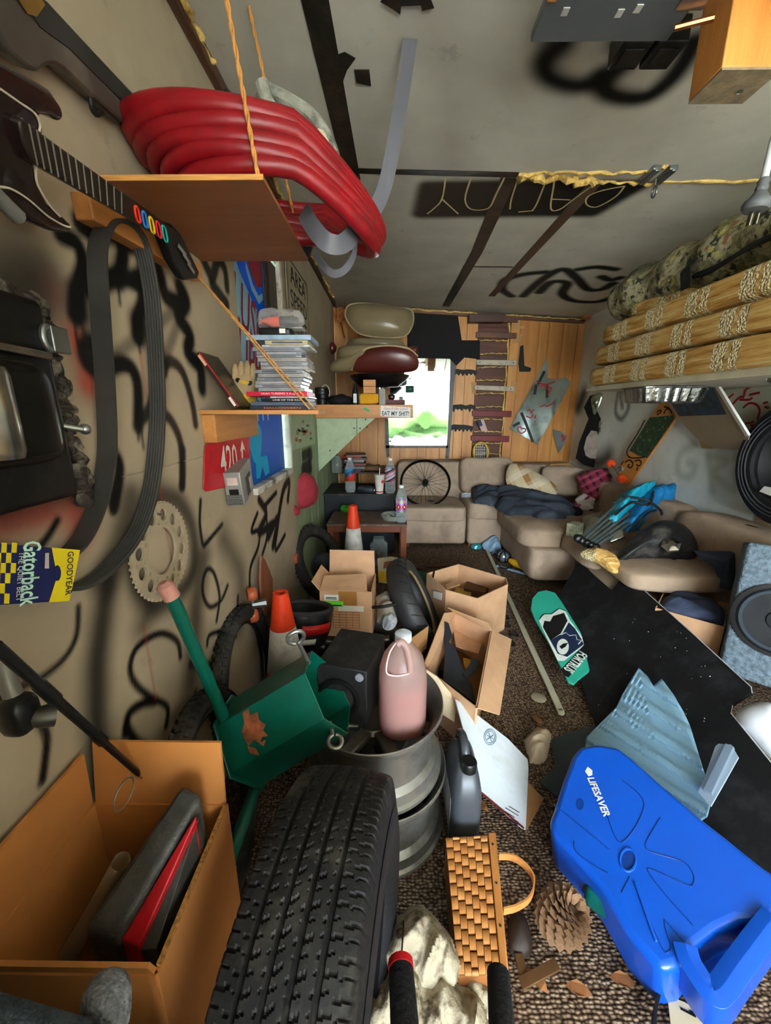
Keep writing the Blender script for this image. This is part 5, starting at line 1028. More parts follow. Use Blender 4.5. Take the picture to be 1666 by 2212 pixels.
strokes([ZR(l) for l in ([(1300, 160), (1350, 120)], [(1340, 210), (1400, 150), (1440, 150)], [(1440, 140), (1450, 90), (1490, 60)], [(1400, 170), (1480, 170), (1510, 150)], [(1480, 130), (1570, 110)], [(1430, 240), (1480, 200), (1540, 210), (1570, 260), (1550, 340)], [(1450, 370), (1500, 365), (1520, 350)], [(1490, 390), (1530, 380)], [(1600, 200), (1640, 190)], [(1610, 230), (1650, 240)], [(1270, 90), (1275, 95)])], NP, .012, RED, th, 'red_splashes', .002)
# mirror-film peeled off the corner, with a burnt look
CF = PL((2.0, 4.0, 1.0), (-.75, -.65, 0)); th = thing('mirror_film', 'crumpled silver film burnt and peeling at the back corner', 'film', CF.w(1290, 1000))
b = B(); b.prism(CF.ws([(1244, 990), (1252, 955), (1262, 930), (1272, 905), (1262, 880), (1275, 855), (1290, 850), (1288, 880), (1296, 900), (1308, 915), (1305, 928), (1318, 940), (1315, 955), (1324, 965), (1318, 985), (1322, 1002), (1290, 1012), (1262, 1004)]), CF.n * .004); b.build('burnt_patch', SPR, th, smooth=False)
b = B(); b.puff(CF.ws([(1296, 905), (1310, 918), (1306, 930), (1320, 942), (1316, 958), (1324, 970), (1318, 990), (1304, 985), (1302, 950), (1292, 925)], .006), CF.n, .02, wr=.012, ws=22, flat=1.2, rings=10); b.build('film', mat('silver_film', 'b9c4b4', .18, .85, var=.4, vs=5, dirt=('1a1a18', 4, .95)), th)
b = B(); b.prism(CF.ws([(1262, 968), (1268, 945), (1278, 930), (1290, 932), (1298, 955), (1304, 978), (1298, 992), (1276, 990), (1266, 984)], .006), CF.n * .006); b.build('torn_core', mat('torn_paper', 'a3958a', .8, var=.2, dirt=('4a2a24', 12, .5)), th)
b = B(); b.puff(CF.ws([(1276, 858), (1294, 846), (1304, 852), (1292, 885), (1284, 900), (1278, 880)], .006), CF.n, .015, wr=.01, ws=22, flat=1.2); b.build('film_strip', MATS['silver_film'], th)
# tyre hung on the right wall
TYR = mat('tyre_rubber', '17171a', .6, var=.25, bump=.15, bs=80)
def tyre(th, M, r, w, rin, m=TYR, name='carcass', groove=True):
    h = w / 2; b = B(); pr = [(rin, -h * .82), (rin + .012, -h * .95), (r * .86, -h), (r * .955, -h * .93), (r * .99, -h * .8)]
    if groove: pr += [(r, -h * .62), (r, -h * .42), (r - .008, -h * .40), (r - .008, -h * .32), (r, -h * .30), (r, -h * .06), (r - .008, -h * .04), (r - .008, h * .04), (r, h * .06), (r, h * .30), (r - .008, h * .32), (r - .008, h * .40), (r, h * .42), (r, h * .62)]
    pr += [(r * .99, h * .8), (r * .955, h * .93), (r * .86, h), (rin + .012, h * .95), (rin, h * .82), (rin + .02, h * .6), (rin + .05, 0), (rin + .02, -h * .6), (rin, -h * .82)]
    b.lathe(pr, 72, M); return b.build(name, m, th, ang=28)
c = Vector((1.965, 1.87, 1.04)); th = thing('wall_tyre', 'black car tyre hung on the right wall with a torn white patch', 'tyre', c - Vector((0, 0, .31))); M = frame(c, (0, 1, 0), (0, 0, 1)); tyre(th, M, .305, .16, .19, groove=False)
for rr in (.225, .245, .262): b = B(); b.tube([M @ Vector((rr * math.cos(a), rr * math.sin(a), -.082)) for a in np.linspace(0, 6.28, 65)[:-1]], .0035, 6, True); b.build('sidewall_ring', mat('tyre_ring', '3c3c40', .5), th)
b = B(); b.prism([M @ Vector((x_, y_, -.086)) for x_, y_ in ((-.19, -.13), (-.08, -.115), (.08, -.12), (.1, -.15), (0, -.165), (-.12, -.17))], (-.004, 0, 0)); b.build('white_patch', WHITE, th, smooth=False)
# ---- sectional sofa
SOF = mat('brown_velour', 'a9947f', .92, var=.14, vs=5, bump=.35, bs=18, spec=.15, dirt=('665546', 4, .45))
th = thing('sectional_sofa', 'large brown velour corner sofa along the back and right walls', 'sofa', (1.2, 3.6, 0))
def sof(name, x0, x1, y0, y1, z0, z1, e=.22, wr=.008, pinch=0, rz=0, rx=0):
    b = B(); M = Matrix.Translation(((x0 + x1) / 2, (y0 + y1) / 2, (z0 + z1) / 2)) @ Matrix.Rotation(R(rz), 4, 'Z') @ Matrix.Rotation(R(rx), 4, 'X'); b.sq(M, (x1 - x0) / 2, (y1 - y0) / 2, (z1 - z0) / 2, e, e, 60, 26, wr, 5, pinch); return b.build(name, SOF, th)
sof('base', .10, .74, 3.60, 4.25, .03, .30, .12, .003); sof('base', .75, 1.30, 3.60, 4.25, .03, .30, .12, .003)
sof('seat_cushion', .10, .74, 3.585, 4.15, .25, .40, .25, .01); sof('seat_cushion', .745, 1.42, 3.585, 4.15, .27, .45, .25, .01)
sof('backrest', .08, 1.35, 4.18, 4.46, .05, .755, .14, .006); sof('backrest', 1.30, 2.02, 4.16, 4.46, .05, .73, .2, .01)
sof('back_pillow', .74, 1.30, 4.03, 4.23, .43, .80, .4, .02, 0, 0, -12); sof('back_pillow', 1.55, 1.98, 3.85, 4.08, .43, .74, .45, .025, 0, -18, -14)
sof('base', 1.06, 2.0, 2.75, 3.66, .03, .29, .15, .004); sof('base', 1.38, 2.0, 2.0, 2.8, .03, .29, .15, .004)
sof('seat_cushion', 1.0, 1.82, 2.80, 3.66, .26, .435, .32, .012); sof('seat_cushion', 1.26, 1.84, 2.34, 2.82, .28, .43, .35, .012); sof('seat_cushion', 1.29, 2.0, 1.92, 2.36, .335, .45, .38, .012)
sof('backrest', 1.80, 2.03, 1.55, 2.45, .10, .70, .3, .012); sof('backrest', 1.83, 2.03, 2.42, 3.4, .10, .69, .32, .012); sof('backrest', 1.86, 2.03, 3.35, 4.2, .10, .68, .3, .012)
for x_, y_ in ((.77, 3.62), (.13, 3.62), (1.05, 2.1)): b = B(); b.box((x_ + .03, y_ + .03, .02), (.07, .06, .04)); b.build('foot', TW, th, bevel=.002)
# bicycle wheel leaning on the sofa back
c = W(919, 1043, y=3.86); ax = Vector((1, 0, 0)); up = Vector((0, .50, .76)).normalized(); M = frame(c, ax, up); rr = .252
th = thing('bicycle_rim', 'black bicycle rim with spokes leaning on the back sofa', 'wheel', c - up * rr)
b = B(); b.lathe([(rr - .022, 0), (rr - .016, -.012), (rr, -.013), (rr, -.009), (rr - .01, 0), (rr, .009), (rr, .013), (rr - .016, .012), (rr - .022, 0)], 72, M); b.build('rim', mat('rim_black', '0e0d0d', .3, .3), th, ang=25)
b = B(); b.lathe([(rr + .0005, -.012), (rr - .014, -.0135)], 12, M, .5, 1.1); b.build('rim_decal', mat('decal_pale', 'c0aaa0', .4), th, solid=.0006)
b = B(); b.lathe([(0, -.045), (.012, -.045), (.012, -.03), (.03, -.03), (.03, -.024), (.014, -.02), (.014, .02), (.03, .024), (.03, .03), (.02, .045), (0, .045)], 20, M); b.build('hub', BLACKP, th)
for k in range(28):
    a = 2 * math.pi * k / 28; s = 1 if k % 2 else -1; a2 = a + (.55 if (k // 2) % 2 else -.55)
    b = B(); b.tube([M @ Vector((.028 * math.cos(a2), .028 * math.sin(a2), .027 * s)), M @ Vector(((rr - .02) * math.cos(a), (rr - .02) * math.sin(a), 0))], .0016, 5); b.build('spoke', mat('spoke_dark', '1a1918', .4, .6), th)
# ---- things lying on the sofa
def cloth(name, pts, pl, T, m, lab, cat='cloth', wr=.012, ws=11, parent=None, flat=1.6, rings=14, back=.3, cen=None, fold=None, sub=3):
    b = B(); b.puff(pl.ws(pts), pl.n, T, rings=rings, wr=wr, ws=ws, flat=flat, back=back, cen=cen, fold=fold, sub=sub); return b.build(name, m, parent, lab, cat)
def crumple(name, pts, pl, T, m, lab, cat='cloth', parent=None, fdir=(1, 0), amp=.03, step=.005, freq=9, edge=.03):
    """crumpled cloth sheet over an outline: long sharp folds running along fdir, draped down at its edge"""
    P = pl.ws(pts); o = P[0]; n = pl.n; ux = (P[len(P) // 2] - o); ux = (ux - n * ux.dot(n)).normalized(); uy = n.cross(ux)
    Q = np.array([((p - o).dot(ux), (p - o).dot(uy)) for p in P]); lo, hi = Q.min(0) - step, Q.max(0) + step
    xs = np.arange(lo[0], hi[0], step); ys = np.arange(lo[1], hi[1], step); X, Y = np.meshgrid(xs, ys); ins = np.zeros(X.shape, bool); D = np.full(X.shape, 9.0); k = len(Q)
    for i_ in range(k):
        a, c = Q[i_], Q[(i_ + 1) % k]; cr = (a[1] > Y) != (c[1] > Y); xi = (c[0] - a[0]) * (Y - a[1]) / (c[1] - a[1] + 1e-12) + a[0]; ins ^= cr & (X < xi)
        e = c - a; t = np.clip(((X - a[0]) * e[0] + (Y - a[1]) * e[1]) / (e @ e), 0, 1); D = np.minimum(D, np.hypot(X - a[0] - t * e[0], Y - a[1] - t * e[1]))
    idx = -np.ones(X.shape, int); vs = []; sd = random.random() * 50; fx, fy = fdir; L = math.hypot(fx, fy); fx /= L; fy /= L
    ok = ins | (D < step * 1.1)
    for j in range(X.shape[0]):
        for i_ in range(X.shape[1]):
            if not ok[j, i_]: continue
            x, y = X[j, i_], Y[j, i_]; w_ = mnoise.noise(Vector((x * 6, y * 6, sd))) * .06; al = x * fx + y * fy; ac = -x * fy + y * fx + w_
            r1 = 1 - abs(mnoise.noise(Vector((al * freq * .35, ac * freq, sd)))) * 2.4; r2 = 1 - abs(mnoise.noise(Vector((al * freq * .9 + 7, ac * freq * 2.2, sd)))) * 2.4; r3 = mnoise.noise(Vector((x * 60, y * 60, sd)))
            d_ = D[j, i_] if ins[j, i_] else 0.0; h = T * (1 - math.exp(-d_ / edge)) + (amp * r1 + amp * .45 * r2 + amp * .08 * r3) * min(1, d_ / edge + .15)
            idx[j, i_] = len(vs); vs.append(o + ux * x + uy * y + n * h)
    fs = [(idx[j, i_], idx[j, i_ + 1], idx[j + 1, i_ + 1], idx[j + 1, i_]) for j in range(X.shape[0] - 1) for i_ in range(X.shape[1] - 1) if min(idx[j, i_], idx[j, i_ + 1], idx[j + 1, i_ + 1], idx[j + 1, i_]) >= 0]
    b = B(); b.add(vs, fs); return b.build(name, m, parent, lab, cat, solid=.003, ang=80)
def plaid(name, c0, c1, c2, sc=9):
    m, nt, bs_ = base(name); v = coords(nt, rot=(.4, .5, .6)); sx = nd(nt, 'ShaderNodeSeparateXYZ'); nt.links.new(v, sx.inputs[0]); c = None
    fx = ramp(nt, mathn(nt, 'FRACT', mathn(nt, 'MULTIPLY', sx.outputs[0], sc)), [(0, (0, 0, 0)), (.5, (1, 1, 1)), (.8, (.3,) * 3)], 'CONSTANT'); fz = ramp(nt, mathn(nt, 'FRACT', mathn(nt, 'MULTIPLY', sx.outputs[2], sc)), [(0, (0, 0, 0)), (.45, (1, 1, 1)), (.8, (.4,) * 3)], 'CONSTANT')
    c = mixc(nt, fx, c0, c1); c = mixc(nt, mathn(nt, 'MULTIPLY', fz, .6), c, c2); nt.links.new(c, bs_.inputs['Base Color']); bs_.inputs['Roughness'].default_value = .9; bumpn(nt, bs_, noisen(nt, v, 25, 3), .4); return m
BB = PL((1.2, 4.0, .6), (.05, -.85, .5)); cloth('throw_pillow', [(1097, 1000), (1125, 1002), (1160, 1020), (1200, 1045), (1206, 1062), (1195, 1082), (1165, 1092), (1125, 1070), (1090, 1048)], PL(W(1150, 1050, y=3.72), (-.1, -.85, .5)), .08, plaid('tan_plaid', 'bfae8c', '9a6e3c', 'd6cbb0', 6), 'tan and cream plaid throw pillow propped on the back sofa', 'pillow', .005)
JK = PL((1.2, 3.55, .455), (0, -.12, 1)); JET = mat('dark_jacket', '333a44', .6, var=.3, bump=.5, bs=14)
th = thing('black_jacket', 'crumpled dark jacket stretched across the sofa seats', 'jacket', JK.w(1150, 1110))
crumple('torso', [(1062, 1066), (1075, 1058), (1110, 1056), (1150, 1072), (1200, 1083), (1250, 1100), (1256, 1112), (1225, 1134), (1150, 1134), (1142, 1122), (1100, 1114), (1072, 1100)], JK, .05, JET, None, None, th, (1, .4), .055, .012, 4.5, .07)
crumple('sleeve', [(1020, 1054), (1058, 1052), (1085, 1064), (1090, 1090), (1060, 1094), (1024, 1088)], JK, .06, JET, None, None, th, (.2, 1), .04, .01, 6, .05)
cloth('hood', [(1222, 1098), (1256, 1100), (1262, 1115), (1240, 1128)], JK, .05, BCL, None, None, .015, 16, th)
b = B(); b.box(JK.w(1007, 1069, .03), (.09, .03, .045)); b.build('phone_screen', mat('bright_foil', 'dfe4ee', .1, .8), None, 'shiny silver packet lying at the jacket sleeve', 'packet', bevel=.003)
SHP = PL((1.75, 3.55, .6), (-.35, -.7, .6)); crumple('flannel_shirt', [(1247, 1030), (1270, 1018), (1310, 1012), (1322, 1030), (1312, 1058), (1285, 1085), (1275, 1112), (1235, 1105), (1235, 1095), (1262, 1065)], SHP, .05, plaid('red_plaid', '8c1c38', '2a1422', 'b0506a', 16), 'red and black flannel shirt thrown on the corner of the sofa', 'shirt', None, (.5, 1), .035, .008, 6, .05)
crumple('white_rag', [(1243, 1078), (1262, 1066), (1285, 1078), (1280, 1100), (1255, 1100)], PL(SHP.w(1262, 1090, .05), SHP.n), .03, mat('white_cloth', 'bdb4aa', .9, bump=.4, bs=16), 'pale rag lying over the flannel shirt', 'rag', None, (1, .6), .02, .008, 8, .03)
BXP = PL(W(1205, 1020, y=4.0), (.1, -.7, .7)); b = B(); b.prism(BXP.ws([(1175, 1018), (1190, 1002), (1232, 1000), (1236, 1018), (1215, 1030), (1180, 1030)]), BXP.n * -.05); b.build('flat_carton', mat('kraft_card', 'b08a58', .7, var=.1), None, 'flattened tan carton on top of the back sofa', 'carton', bevel=.002)
b = B(); b.prism(BXP.ws([(1185, 1032), (1215, 1030), (1245, 1012), (1250, 1020), (1220, 1040), (1190, 1042)], .004), BXP.n * -.004); b.build('green_folder', mat('green_folder', '3f9a4c', .5), None, 'bright green folder sticking out under the flattened carton', 'folder')
# folded camp chair
th = thing('camp_chair', 'folded blue camping chair lying across the corner sofa', 'chair', W(1340, 1150, z=.48)); BLU = mat('blue_nylon', '1670a8', .5, var=.2, bump=.5, bs=14); TEAL = mat('teal_nylon', '1b9ab4', .5, var=.2, bump=.5, bs=14)
A = W(1258, 1165, z=.50); E_ = Vector((1.62, 2.72, .70)); CH = plane3(A, E_, A + Vector((-.25, .35, .25)))
crumple('seat_fabric', [(1352, 1150), (1340, 1135), (1362, 1100), (1385, 1070), (1410, 1055), (1440, 1058), (1456, 1072), (1454, 1086), (1420, 1098), (1400, 1112), (1378, 1145)], CH, .07, BLU, None, None, th, (1, .5), .05, .009, 6, .05)
crumple('back_fabric', [(1312, 1122), (1325, 1092), (1348, 1065), (1375, 1052), (1405, 1045), (1416, 1056), (1380, 1078), (1350, 1110), (1330, 1135)], PL(CH.p + CH.n * .03, CH.n), .06, TEAL, None, None, th, (1, .4), .045, .009, 7, .05)
for k in range(6):
    a_ = CH.w(1256 + k * 7, 1160 + k * 3.4, .03 + .01 * (k % 2)); c_ = CH.w(1330 + k * 9, 1092 + k * 6, .05); b = B(); b.tube([a_, c_], .009, 8); b.build('leg', mat('grey_tube', '5f6a66', .35, .5), th)
for k in range(5): b = B(); b.sq(Matrix.Translation(CH.w(1250 + k * 9, 1163 + k * 5, .03)), .026, .024, .024, .8, .8, 12, 8, .006, 40); b.build('joint', BLACKP, th)
for ln in ([(1330, 1112), (1365, 1085), (1402, 1090), (1412, 1062)], [(1345, 1072), (1395, 1080), (1425, 1100), (1430, 1112)], [(1360, 1150), (1398, 1110), (1418, 1102)]): b = B(); b.tube(catmull(CH.ws(ln, .10), 6), .008, 6); b.build('piping', BLACKM, th)
b = B(); b.box(W(1242, 1143, z=.46), (.10, .07, .09), Matrix.Rotation(R(35), 3, 'Z')); b.build('small_carton', mat('green_white_carton', 'b9c0a4', .5, var=.5, vs=30), None, 'small white and green carton beside the camp chair feet', 'carton', bevel=.002)
QQ = PL(W(1330, 1160, z=.52), (-.35, -.7, .65)); b = B(); b.prism(QQ.ws([(1318, 1150), (1345, 1140), (1352, 1160), (1318, 1172)]), QQ.n * -.03); b.build('steel_cup', mat('brushed_steel', 'b8bcbc', .18, 1), None, 'shiny steel plate lying below the folded camp chair', 'plate', bevel=.008, seg=3)
crumple('khaki_bag', [(1262, 1115), (1300, 1105), (1318, 1120), (1290, 1160), (1262, 1150)], PL(W(1290, 1140, z=.47), (-.2, -.5, .8)), .05, mat('khaki_cloth', '97907a', .9, bump=.4, bs=16), 'pale khaki cloth bundle between the jacket and the camp chair', 'cloth', None, (1, .3), .03, .008, 7, .04)
cloth('plaid_roll', [(1252, 1190), (1290, 1182), (1330, 1200), (1345, 1225), (1330, 1245), (1290, 1215), (1255, 1205)], PL(W(1295, 1210, z=.44), (-.3, -.55, .8)), .06, WOVX, 'rolled tan woven fabric beneath the black fender', 'fabric', .015)
# rubber fender dome
FE = PL(W(1420, 1200, z=.45), (-.30, -.60, .75)); th = thing('fender_dome', 'scuffed black rubber half dome with a chrome badge on the sofa', 'fender', W(1420, 1230, z=.44))
cloth('dome', [(1308, 1236), (1330, 1205), (1365, 1165), (1400, 1140), (1440, 1130), (1480, 1142), (1505, 1172), (1512, 1205), (1470, 1212), (1400, 1214), (1345, 1228), (1325, 1240)], FE, .17, mat('scuffed_rubber', '1d1d1e', .5, var=.5, vs=14, bump=.3, bs=14, dirt=('57544e', 9, .8)), None, None, .006, 6, th, 2.4)
p = FE.w(1450, 1178, .165); b = B(); b.lathe([(0, .0), (.05, 0), (.046, .012), (.02, .02), (0, .02)], 6, frame(p, FE.n.orthogonal(), FE.n.cross(FE.n.orthogonal()))); b.build('badge', CHROME, th, smooth=False)
# box with navy clothes, draped navy cloth
KR = mat('kraft_board', 'bf9672', .75, var=.1, vs=12, bump=.08); KRI = mat('kraft_inside', '9c7348', .8, var=.1)
NAV = mat('navy_cloth', '39425a', .9, var=.2, bump=.4, bs=16)
def openbox(name, M, w, d, h, lab, m=KR, flaps=(), t=.005, cat='box', bottom=True, hs=None):
    """open carton in its own frame; hs = heights of the sides x0,x1,y0,y1; flaps=(side, angle, length)"""
    th = thing(name, lab, cat, M=M); hs = hs or (h,) * 4
    for k, (c, s) in enumerate((((-w / 2, 0), (t, d)), ((w / 2, 0), (t, d)), ((0, -d / 2), (w, t)), ((0, d / 2), (w, t)))):
        b = B(); b.box((c[0], c[1], hs[k] / 2), (s[0], s[1], hs[k])); b.build('side', m, th, local=True, smooth=False)
    b = B(); b.box((0, 0, t / 2), (w, d, t)); b.build('bottom', m, th, local=True, smooth=False)
    for sd, ang, ln in flaps:
        k = 'xXyY'.index(sd); hh = hs[k]; a = R(ang); o = (Vector((-w / 2, 0, hh)), Vector((w / 2, 0, hh)), Vector((0, -d / 2, hh)), Vector((0, d / 2, hh)))[k]; out = (Vector((-1, 0, 0)), Vector((1, 0, 0)), Vector((0, -1, 0)), Vector((0, 1, 0)))[k]
        dr = out * math.sin(a) + Vector((0, 0, 1)) * math.cos(a); ax = Vector((0, 1, 0)) if k < 2 else Vector((1, 0, 0)); L = (d if k < 2 else w) * .98; nn = dr.cross(ax)
        b = B(); b.prism([o + ax * L / 2, o - ax * L / 2, o - ax * L / 2 * .97 + dr * ln, o + ax * L / 2 * .97 + dr * ln], nn * t); b.build('flap', m, th, local=True, smooth=False)
    return th
M = rotz(Vector((1.52, 1.80, .10)), -42, (0, 0)); th = openbox('carton', M, .26, .30, .24, 'printed carton filled with navy clothes between sofa and speaker', flaps=())

o = B(); o.sq(M @ Matrix.Translation((.0, 0, .19)), .12, .135, .085, .6, .6, 44, 20, .035, 12); o.build('navy_clothes', NAV, None, 'crumpled navy clothes heaped in the printed carton', 'clothes')
b = B(); b.box((-.153, .0, .12), (.001, .05, .2)); b.build('brown_tape', mat('carton_tape', '8a6238', .4), th, local=True, smooth=False)
for s_, y_, z_ in (('30', .11, .19), ('25', -.11, .17)): text(s_, (-.1535, y_, z_), (0, -1, 0), (0, 0, 1), .035, mat('green_print', '3a6a34', .6), th, local=True, ext=.001)
crumple('navy_drape', [(1500, 1190), (1545, 1192), (1592, 1192), (1590, 1235), (1578, 1275), (1556, 1268), (1545, 1225), (1512, 1205)], PL(W(1560, 1230, y=1.95), (-.5, -.7, .4)), .03, NAV, 'navy cloth draped over the sofa edge beside the speaker', 'cloth', None, (.3, 1), .03, .0045, 6, .04)
# ================================================================== FLOOR: NEAR THINGS
# --- big car tyre standing on its tread
d = Vector((.137, .99, 0)).normalized(); ax = Vector((d.y, -d.x, 0)); c = Vector((-.112, .455, .32)); RT, WT = .32, .20
th = thing('car_tyre', 'worn black car tyre standing upright in the foreground', 'tyre', (c.x, c.y, 0)); Mt = frame(c, d, (0, 0, 1))  # local z = axle
def tread(u, v):
    a = 2 * math.pi * u; s = (v - .5) * 2; x = abs(s)
    r = RT - .012 * x ** 2.2 - (.055 * max(0, (x - .84) / .16) ** 1.6); y = s * WT / 2 * (1 if x < .9 else 1 - .0 * x)
    gr = 0
    for g0 in (-.52, -.2, .13, .46):
        if abs(s - g0) < .036: gr = .008
    lane = int((s + 1) * 3); ph = (u * 62 + s * (2.6 if -.2 < s < .13 else 1.5 if -.52 < s < .46 else .3) + (lane * .37)) % 1.0
    if gr == 0 and x < .95 and (ph < .15 or (.5 < ph < .57 and .15 < (s * 3.1) % 1 < .8)) and (x > .56 or .12 < (abs(s) * 3.05) % 1 < .85): gr = .0035
    return Mt @ Vector(((r - gr) * math.cos(a), (r - gr) * math.sin(a), y))
b = B(); b.grid(tread, 868, 84, cu=True); b.build('tread', mat('worn_tyre', '141210', .68, var=.35, vs=14, bump=.15, bs=60, dirt=('4f483e', 7, .7)), th, ang=30)
b = B()
for s in (-1, 1): b.lathe([(.262, s * WT / 2), (.235, s * (WT / 2 + .006)), (.205, s * (WT / 2 - .004)), (.19, s * (WT / 2 - .02)), (.215, s * .05), (.25, 0)], 64, Mt)
b.build('sidewall', TYR, th)
# --- stacked alloy rims
ALLOY = mat('dull_alloy', '8c8a84', .38, .75, var=.2, vs=6, dirt=('4d473c', 6, .7)); ALD = mat('alloy_spoke', '77756f', .4, .7, var=.25, dirt=('2e2a24', 8, .7))
def rim(c, rot, lab, spokes=7, r=.21, h=.215, zs=.12, tilt=(0, 0)):
    M = rotz(c, rot, tilt); th = thing('alloy_wheel', lab, 'wheel', M=M, group='bare alloy car wheels')
    b = B(); b.lathe([(r * .80, .03), (r * .985, .0), (r, .004), (r, .014), (r * .96, .02), (r * .93, .045), (r * .86, .06), (r * .84, h * .5), (r * .86, h - .05), (r * .93, h - .04), (r * .955, h - .018), (r, h - .012), (r, h - .002), (r * .985, h), (r * .93, h - .012), (r * .88, h - .03), (r * .82, h - .06), (r * .80, .03)], 64, M=None); b.build('barrel', ALLOY, th, local=True, ang=30)
    b = B(); b.lathe([(0, zs + .012), (.05, zs + .012), (.06, zs), (.06, zs - .03), (0, zs - .03)], 28); b.build('hub', ALD, th, local=True)
    for k in range(spokes):
        a = 2 * math.pi * k / spokes; p0 = Vector((.05 * math.cos(a), .05 * math.sin(a), zs)); p1 = Vector((r * .83 * math.cos(a), r * .83 * math.sin(a), zs + .02)); b = B(); b.bar(p0, p1, .042, .022); b.build('spoke', ALD, th, local=True, bevel=.006)
    return th
rim(Vector((-.03, 1.015, 0)), 10, 'lower bare alloy wheel of the stack under the pink jug')
rim(Vector((-.045, 1.02, .222)), 35, 'upper bare alloy wheel of the stack holding the pink jug', zs=.125)
rim(Vector((-.20, 1.76, .0)), 0, 'alloy wheel lying flat under the taped carton', r=.245, h=.20, zs=.15, spokes=6)
# --- pink jug
def milky(name, col, tr, rough=.35, tlf=.5):
    m, nt, bs_ = base(name); t = nd(nt, 'ShaderNodeBsdfTransparent'); t.inputs[0].default_value = (*lin(col), 1); tl = nd(nt, 'ShaderNodeBsdfTranslucent'); tl.inputs[0].default_value = (*lin(col), 1)
    bs_.inputs['Base Color'].default_value = (*lin(col), 1); bs_.inputs['Roughness'].default_value = rough; m1 = nd(nt, 'ShaderNodeMixShader'); m1.inputs[0].default_value = tlf; m2 = nd(nt, 'ShaderNodeMixShader'); m2.inputs[0].default_value = tr
    nt.links.new(bs_.outputs[0], m1.inputs[1]); nt.links.new(tl.outputs[0], m1.inputs[2]); nt.links.new(m1.outputs[0], m2.inputs[1]); nt.links.new(t.outputs[0], m2.inputs[2]); nt.links.new(m2.outputs[0], nt.nodes['Material Output'].inputs[0]); return m
c = Vector((.040, .985, .368)); M = Matrix.Translation(c); th = thing('liquid_jug', 'translucent plastic gallon jug of pink liquid on the stacked wheels', 'jug', c); JS = milky('jug_plastic', 'e8cfc8', .52, .22)
b = B(); b.lathe([(0, .006), (.058, .0), (.068, .012), (.070, .04), (.070, .165), (.068, .195), (.058, .232), (.040, .262), (.024, .280), (.019, .288), (.019, .305), (0, .305)], 36, M, sq=2.6); b.build('shell', JS, th)
b = B(); b.lathe([(0, .010), (.056, .006), (.0655, .016), (.0675, .04), (.0675, .168), (0, .168)], 36, M, sq=2.6); b.build('pink_liquid', milky('pink_liquid', 'c24a46', .15, .2), th)
b = B(); b.lathe([(.020, .29), (.024, .292), (.024, .312), (.021, .314), (0, .314)], 24, M); b.build('cap', mat('cap_white', 'cfd8e0', .35), th)
HN = PL(c + Vector((0, -.06, .2)), (.05, -1, .25)); b = B(); b.tube(catmull(HN.ws([(858, 1392), (868, 1388), (880, 1402), (886, 1430), (888, 1452)], .012), 6), [.010] * 25, 10); b.build('handle', JS, th)
b = B(); b.tube(catmull(HN.ws([(856, 1388), (842, 1410), (835, 1440), (838, 1456), (860, 1460), (884, 1455)], .008), 6), .0022, 8); b.build('handle_highlight', mat('jug_highlight', 'd2bcba', .3), th)  # pale tube draws the bright highlight along the jug handle
# --- black cube speaker in the wheel
M = frame(Vector((-.115, 1.085, .375)), Vector((.157, -.04, 0)), Vector((.04, .157, 0))); th = thing('cube_speaker', 'small black cube loudspeaker set in the upper alloy wheel', 'speaker', M=M)
b = B(); b.box((0, 0, .095), (.155, .20, .19)); b.build('cabinet', mat('speaker_black', '1c1b1a', .55, var=.2, dirt=('4a4640', 16, .4)), th, local=True, bevel=.003)
MF = Matrix.Translation((-.01, -.102, .085)) @ Matrix.Rotation(R(90), 4, 'X'); b = B(); b.lathe([(.066, -.004), (.066, .004), (.058, .006), (.05, .0), (.02, -.014), (0, -.016)], 32, MF); b.build('driver', BLACKP, th, local=True)
b = B(); b.lathe([(0, .006), (.012, .004), (.013, 0)], 16, Matrix.Translation((.056, -.101, .168)) @ Matrix.Rotation(R(90), 4, 'X')); b.build('pale_dot', mat('grey_dot', '7d8088', .5), th, local=True)
# --- green steel hopper on pipe legs
GRS = mat('green_enamel', '045040', .28, var=.18, vs=6, coat=.3, dirt=('0a3a2c', 5, .6)); RUST = mat('rust_patch', '8a4a2a', .8, var=.5, vs=30, bump=.5)
ctr = W(622, 1545, y=.90); a_ = Vector((.82, .10, .50)).normalized(); Mh = frame(ctr, a_.orthogonal(), a_.cross(a_.orthogonal()))
z = a_; xx = Vector((0, 0, 1)) - z * z.z; xx.normalize(); yy = z.cross(xx); Mh = Matrix(((xx.x, yy.x, z.x, ctr.x), (xx.y, yy.y, z.y, ctr.y), (xx.z, yy.z, z.z, ctr.z), (0, 0, 0, 1)))
th = thing('green_hopper', 'green enamelled hexagonal steel hopper with pipe legs and eye bolts', 'hopper', M=Mh); RH, L_ = .118, .135
hexp = lambda r_, zz, o=.0: [Vector((r_ * math.cos(o + k * math.pi / 3), r_ * math.sin(o + k * math.pi / 3), zz)) for k in range(6)]
o0 = R(22); b = B(); A_, C_ = hexp(RH, -L_, o0), hexp(RH, L_, o0); Ai, Ci = hexp(RH - .004, -L_, o0), hexp(RH - .004, L_, o0)
b.add(A_ + C_ + Ai + Ci, [(k, (k + 1) % 6, (k + 1) % 6 + 6, k + 6) for k in range(6)] + [(k + 12, k + 18, (k + 1) % 6 + 18, (k + 1) % 6 + 12) for k in range(6)] + [(k + 6, (k + 1) % 6 + 6, (k + 1) % 6 + 18, k + 18) for k in range(6)] + [(k, k + 12, (k + 1) % 6 + 12, (k + 1) % 6) for k in range(6)]); b.build('hex_shell', GRS, th, local=True, smooth=False, bevel=.003)
b = B(); b.prism(hexp(RH + .012, -L_, o0), (0, 0, -.006)); b.build('end_plate', GRS, th, local=True, bevel=.002)
inv = Mh.inverted()
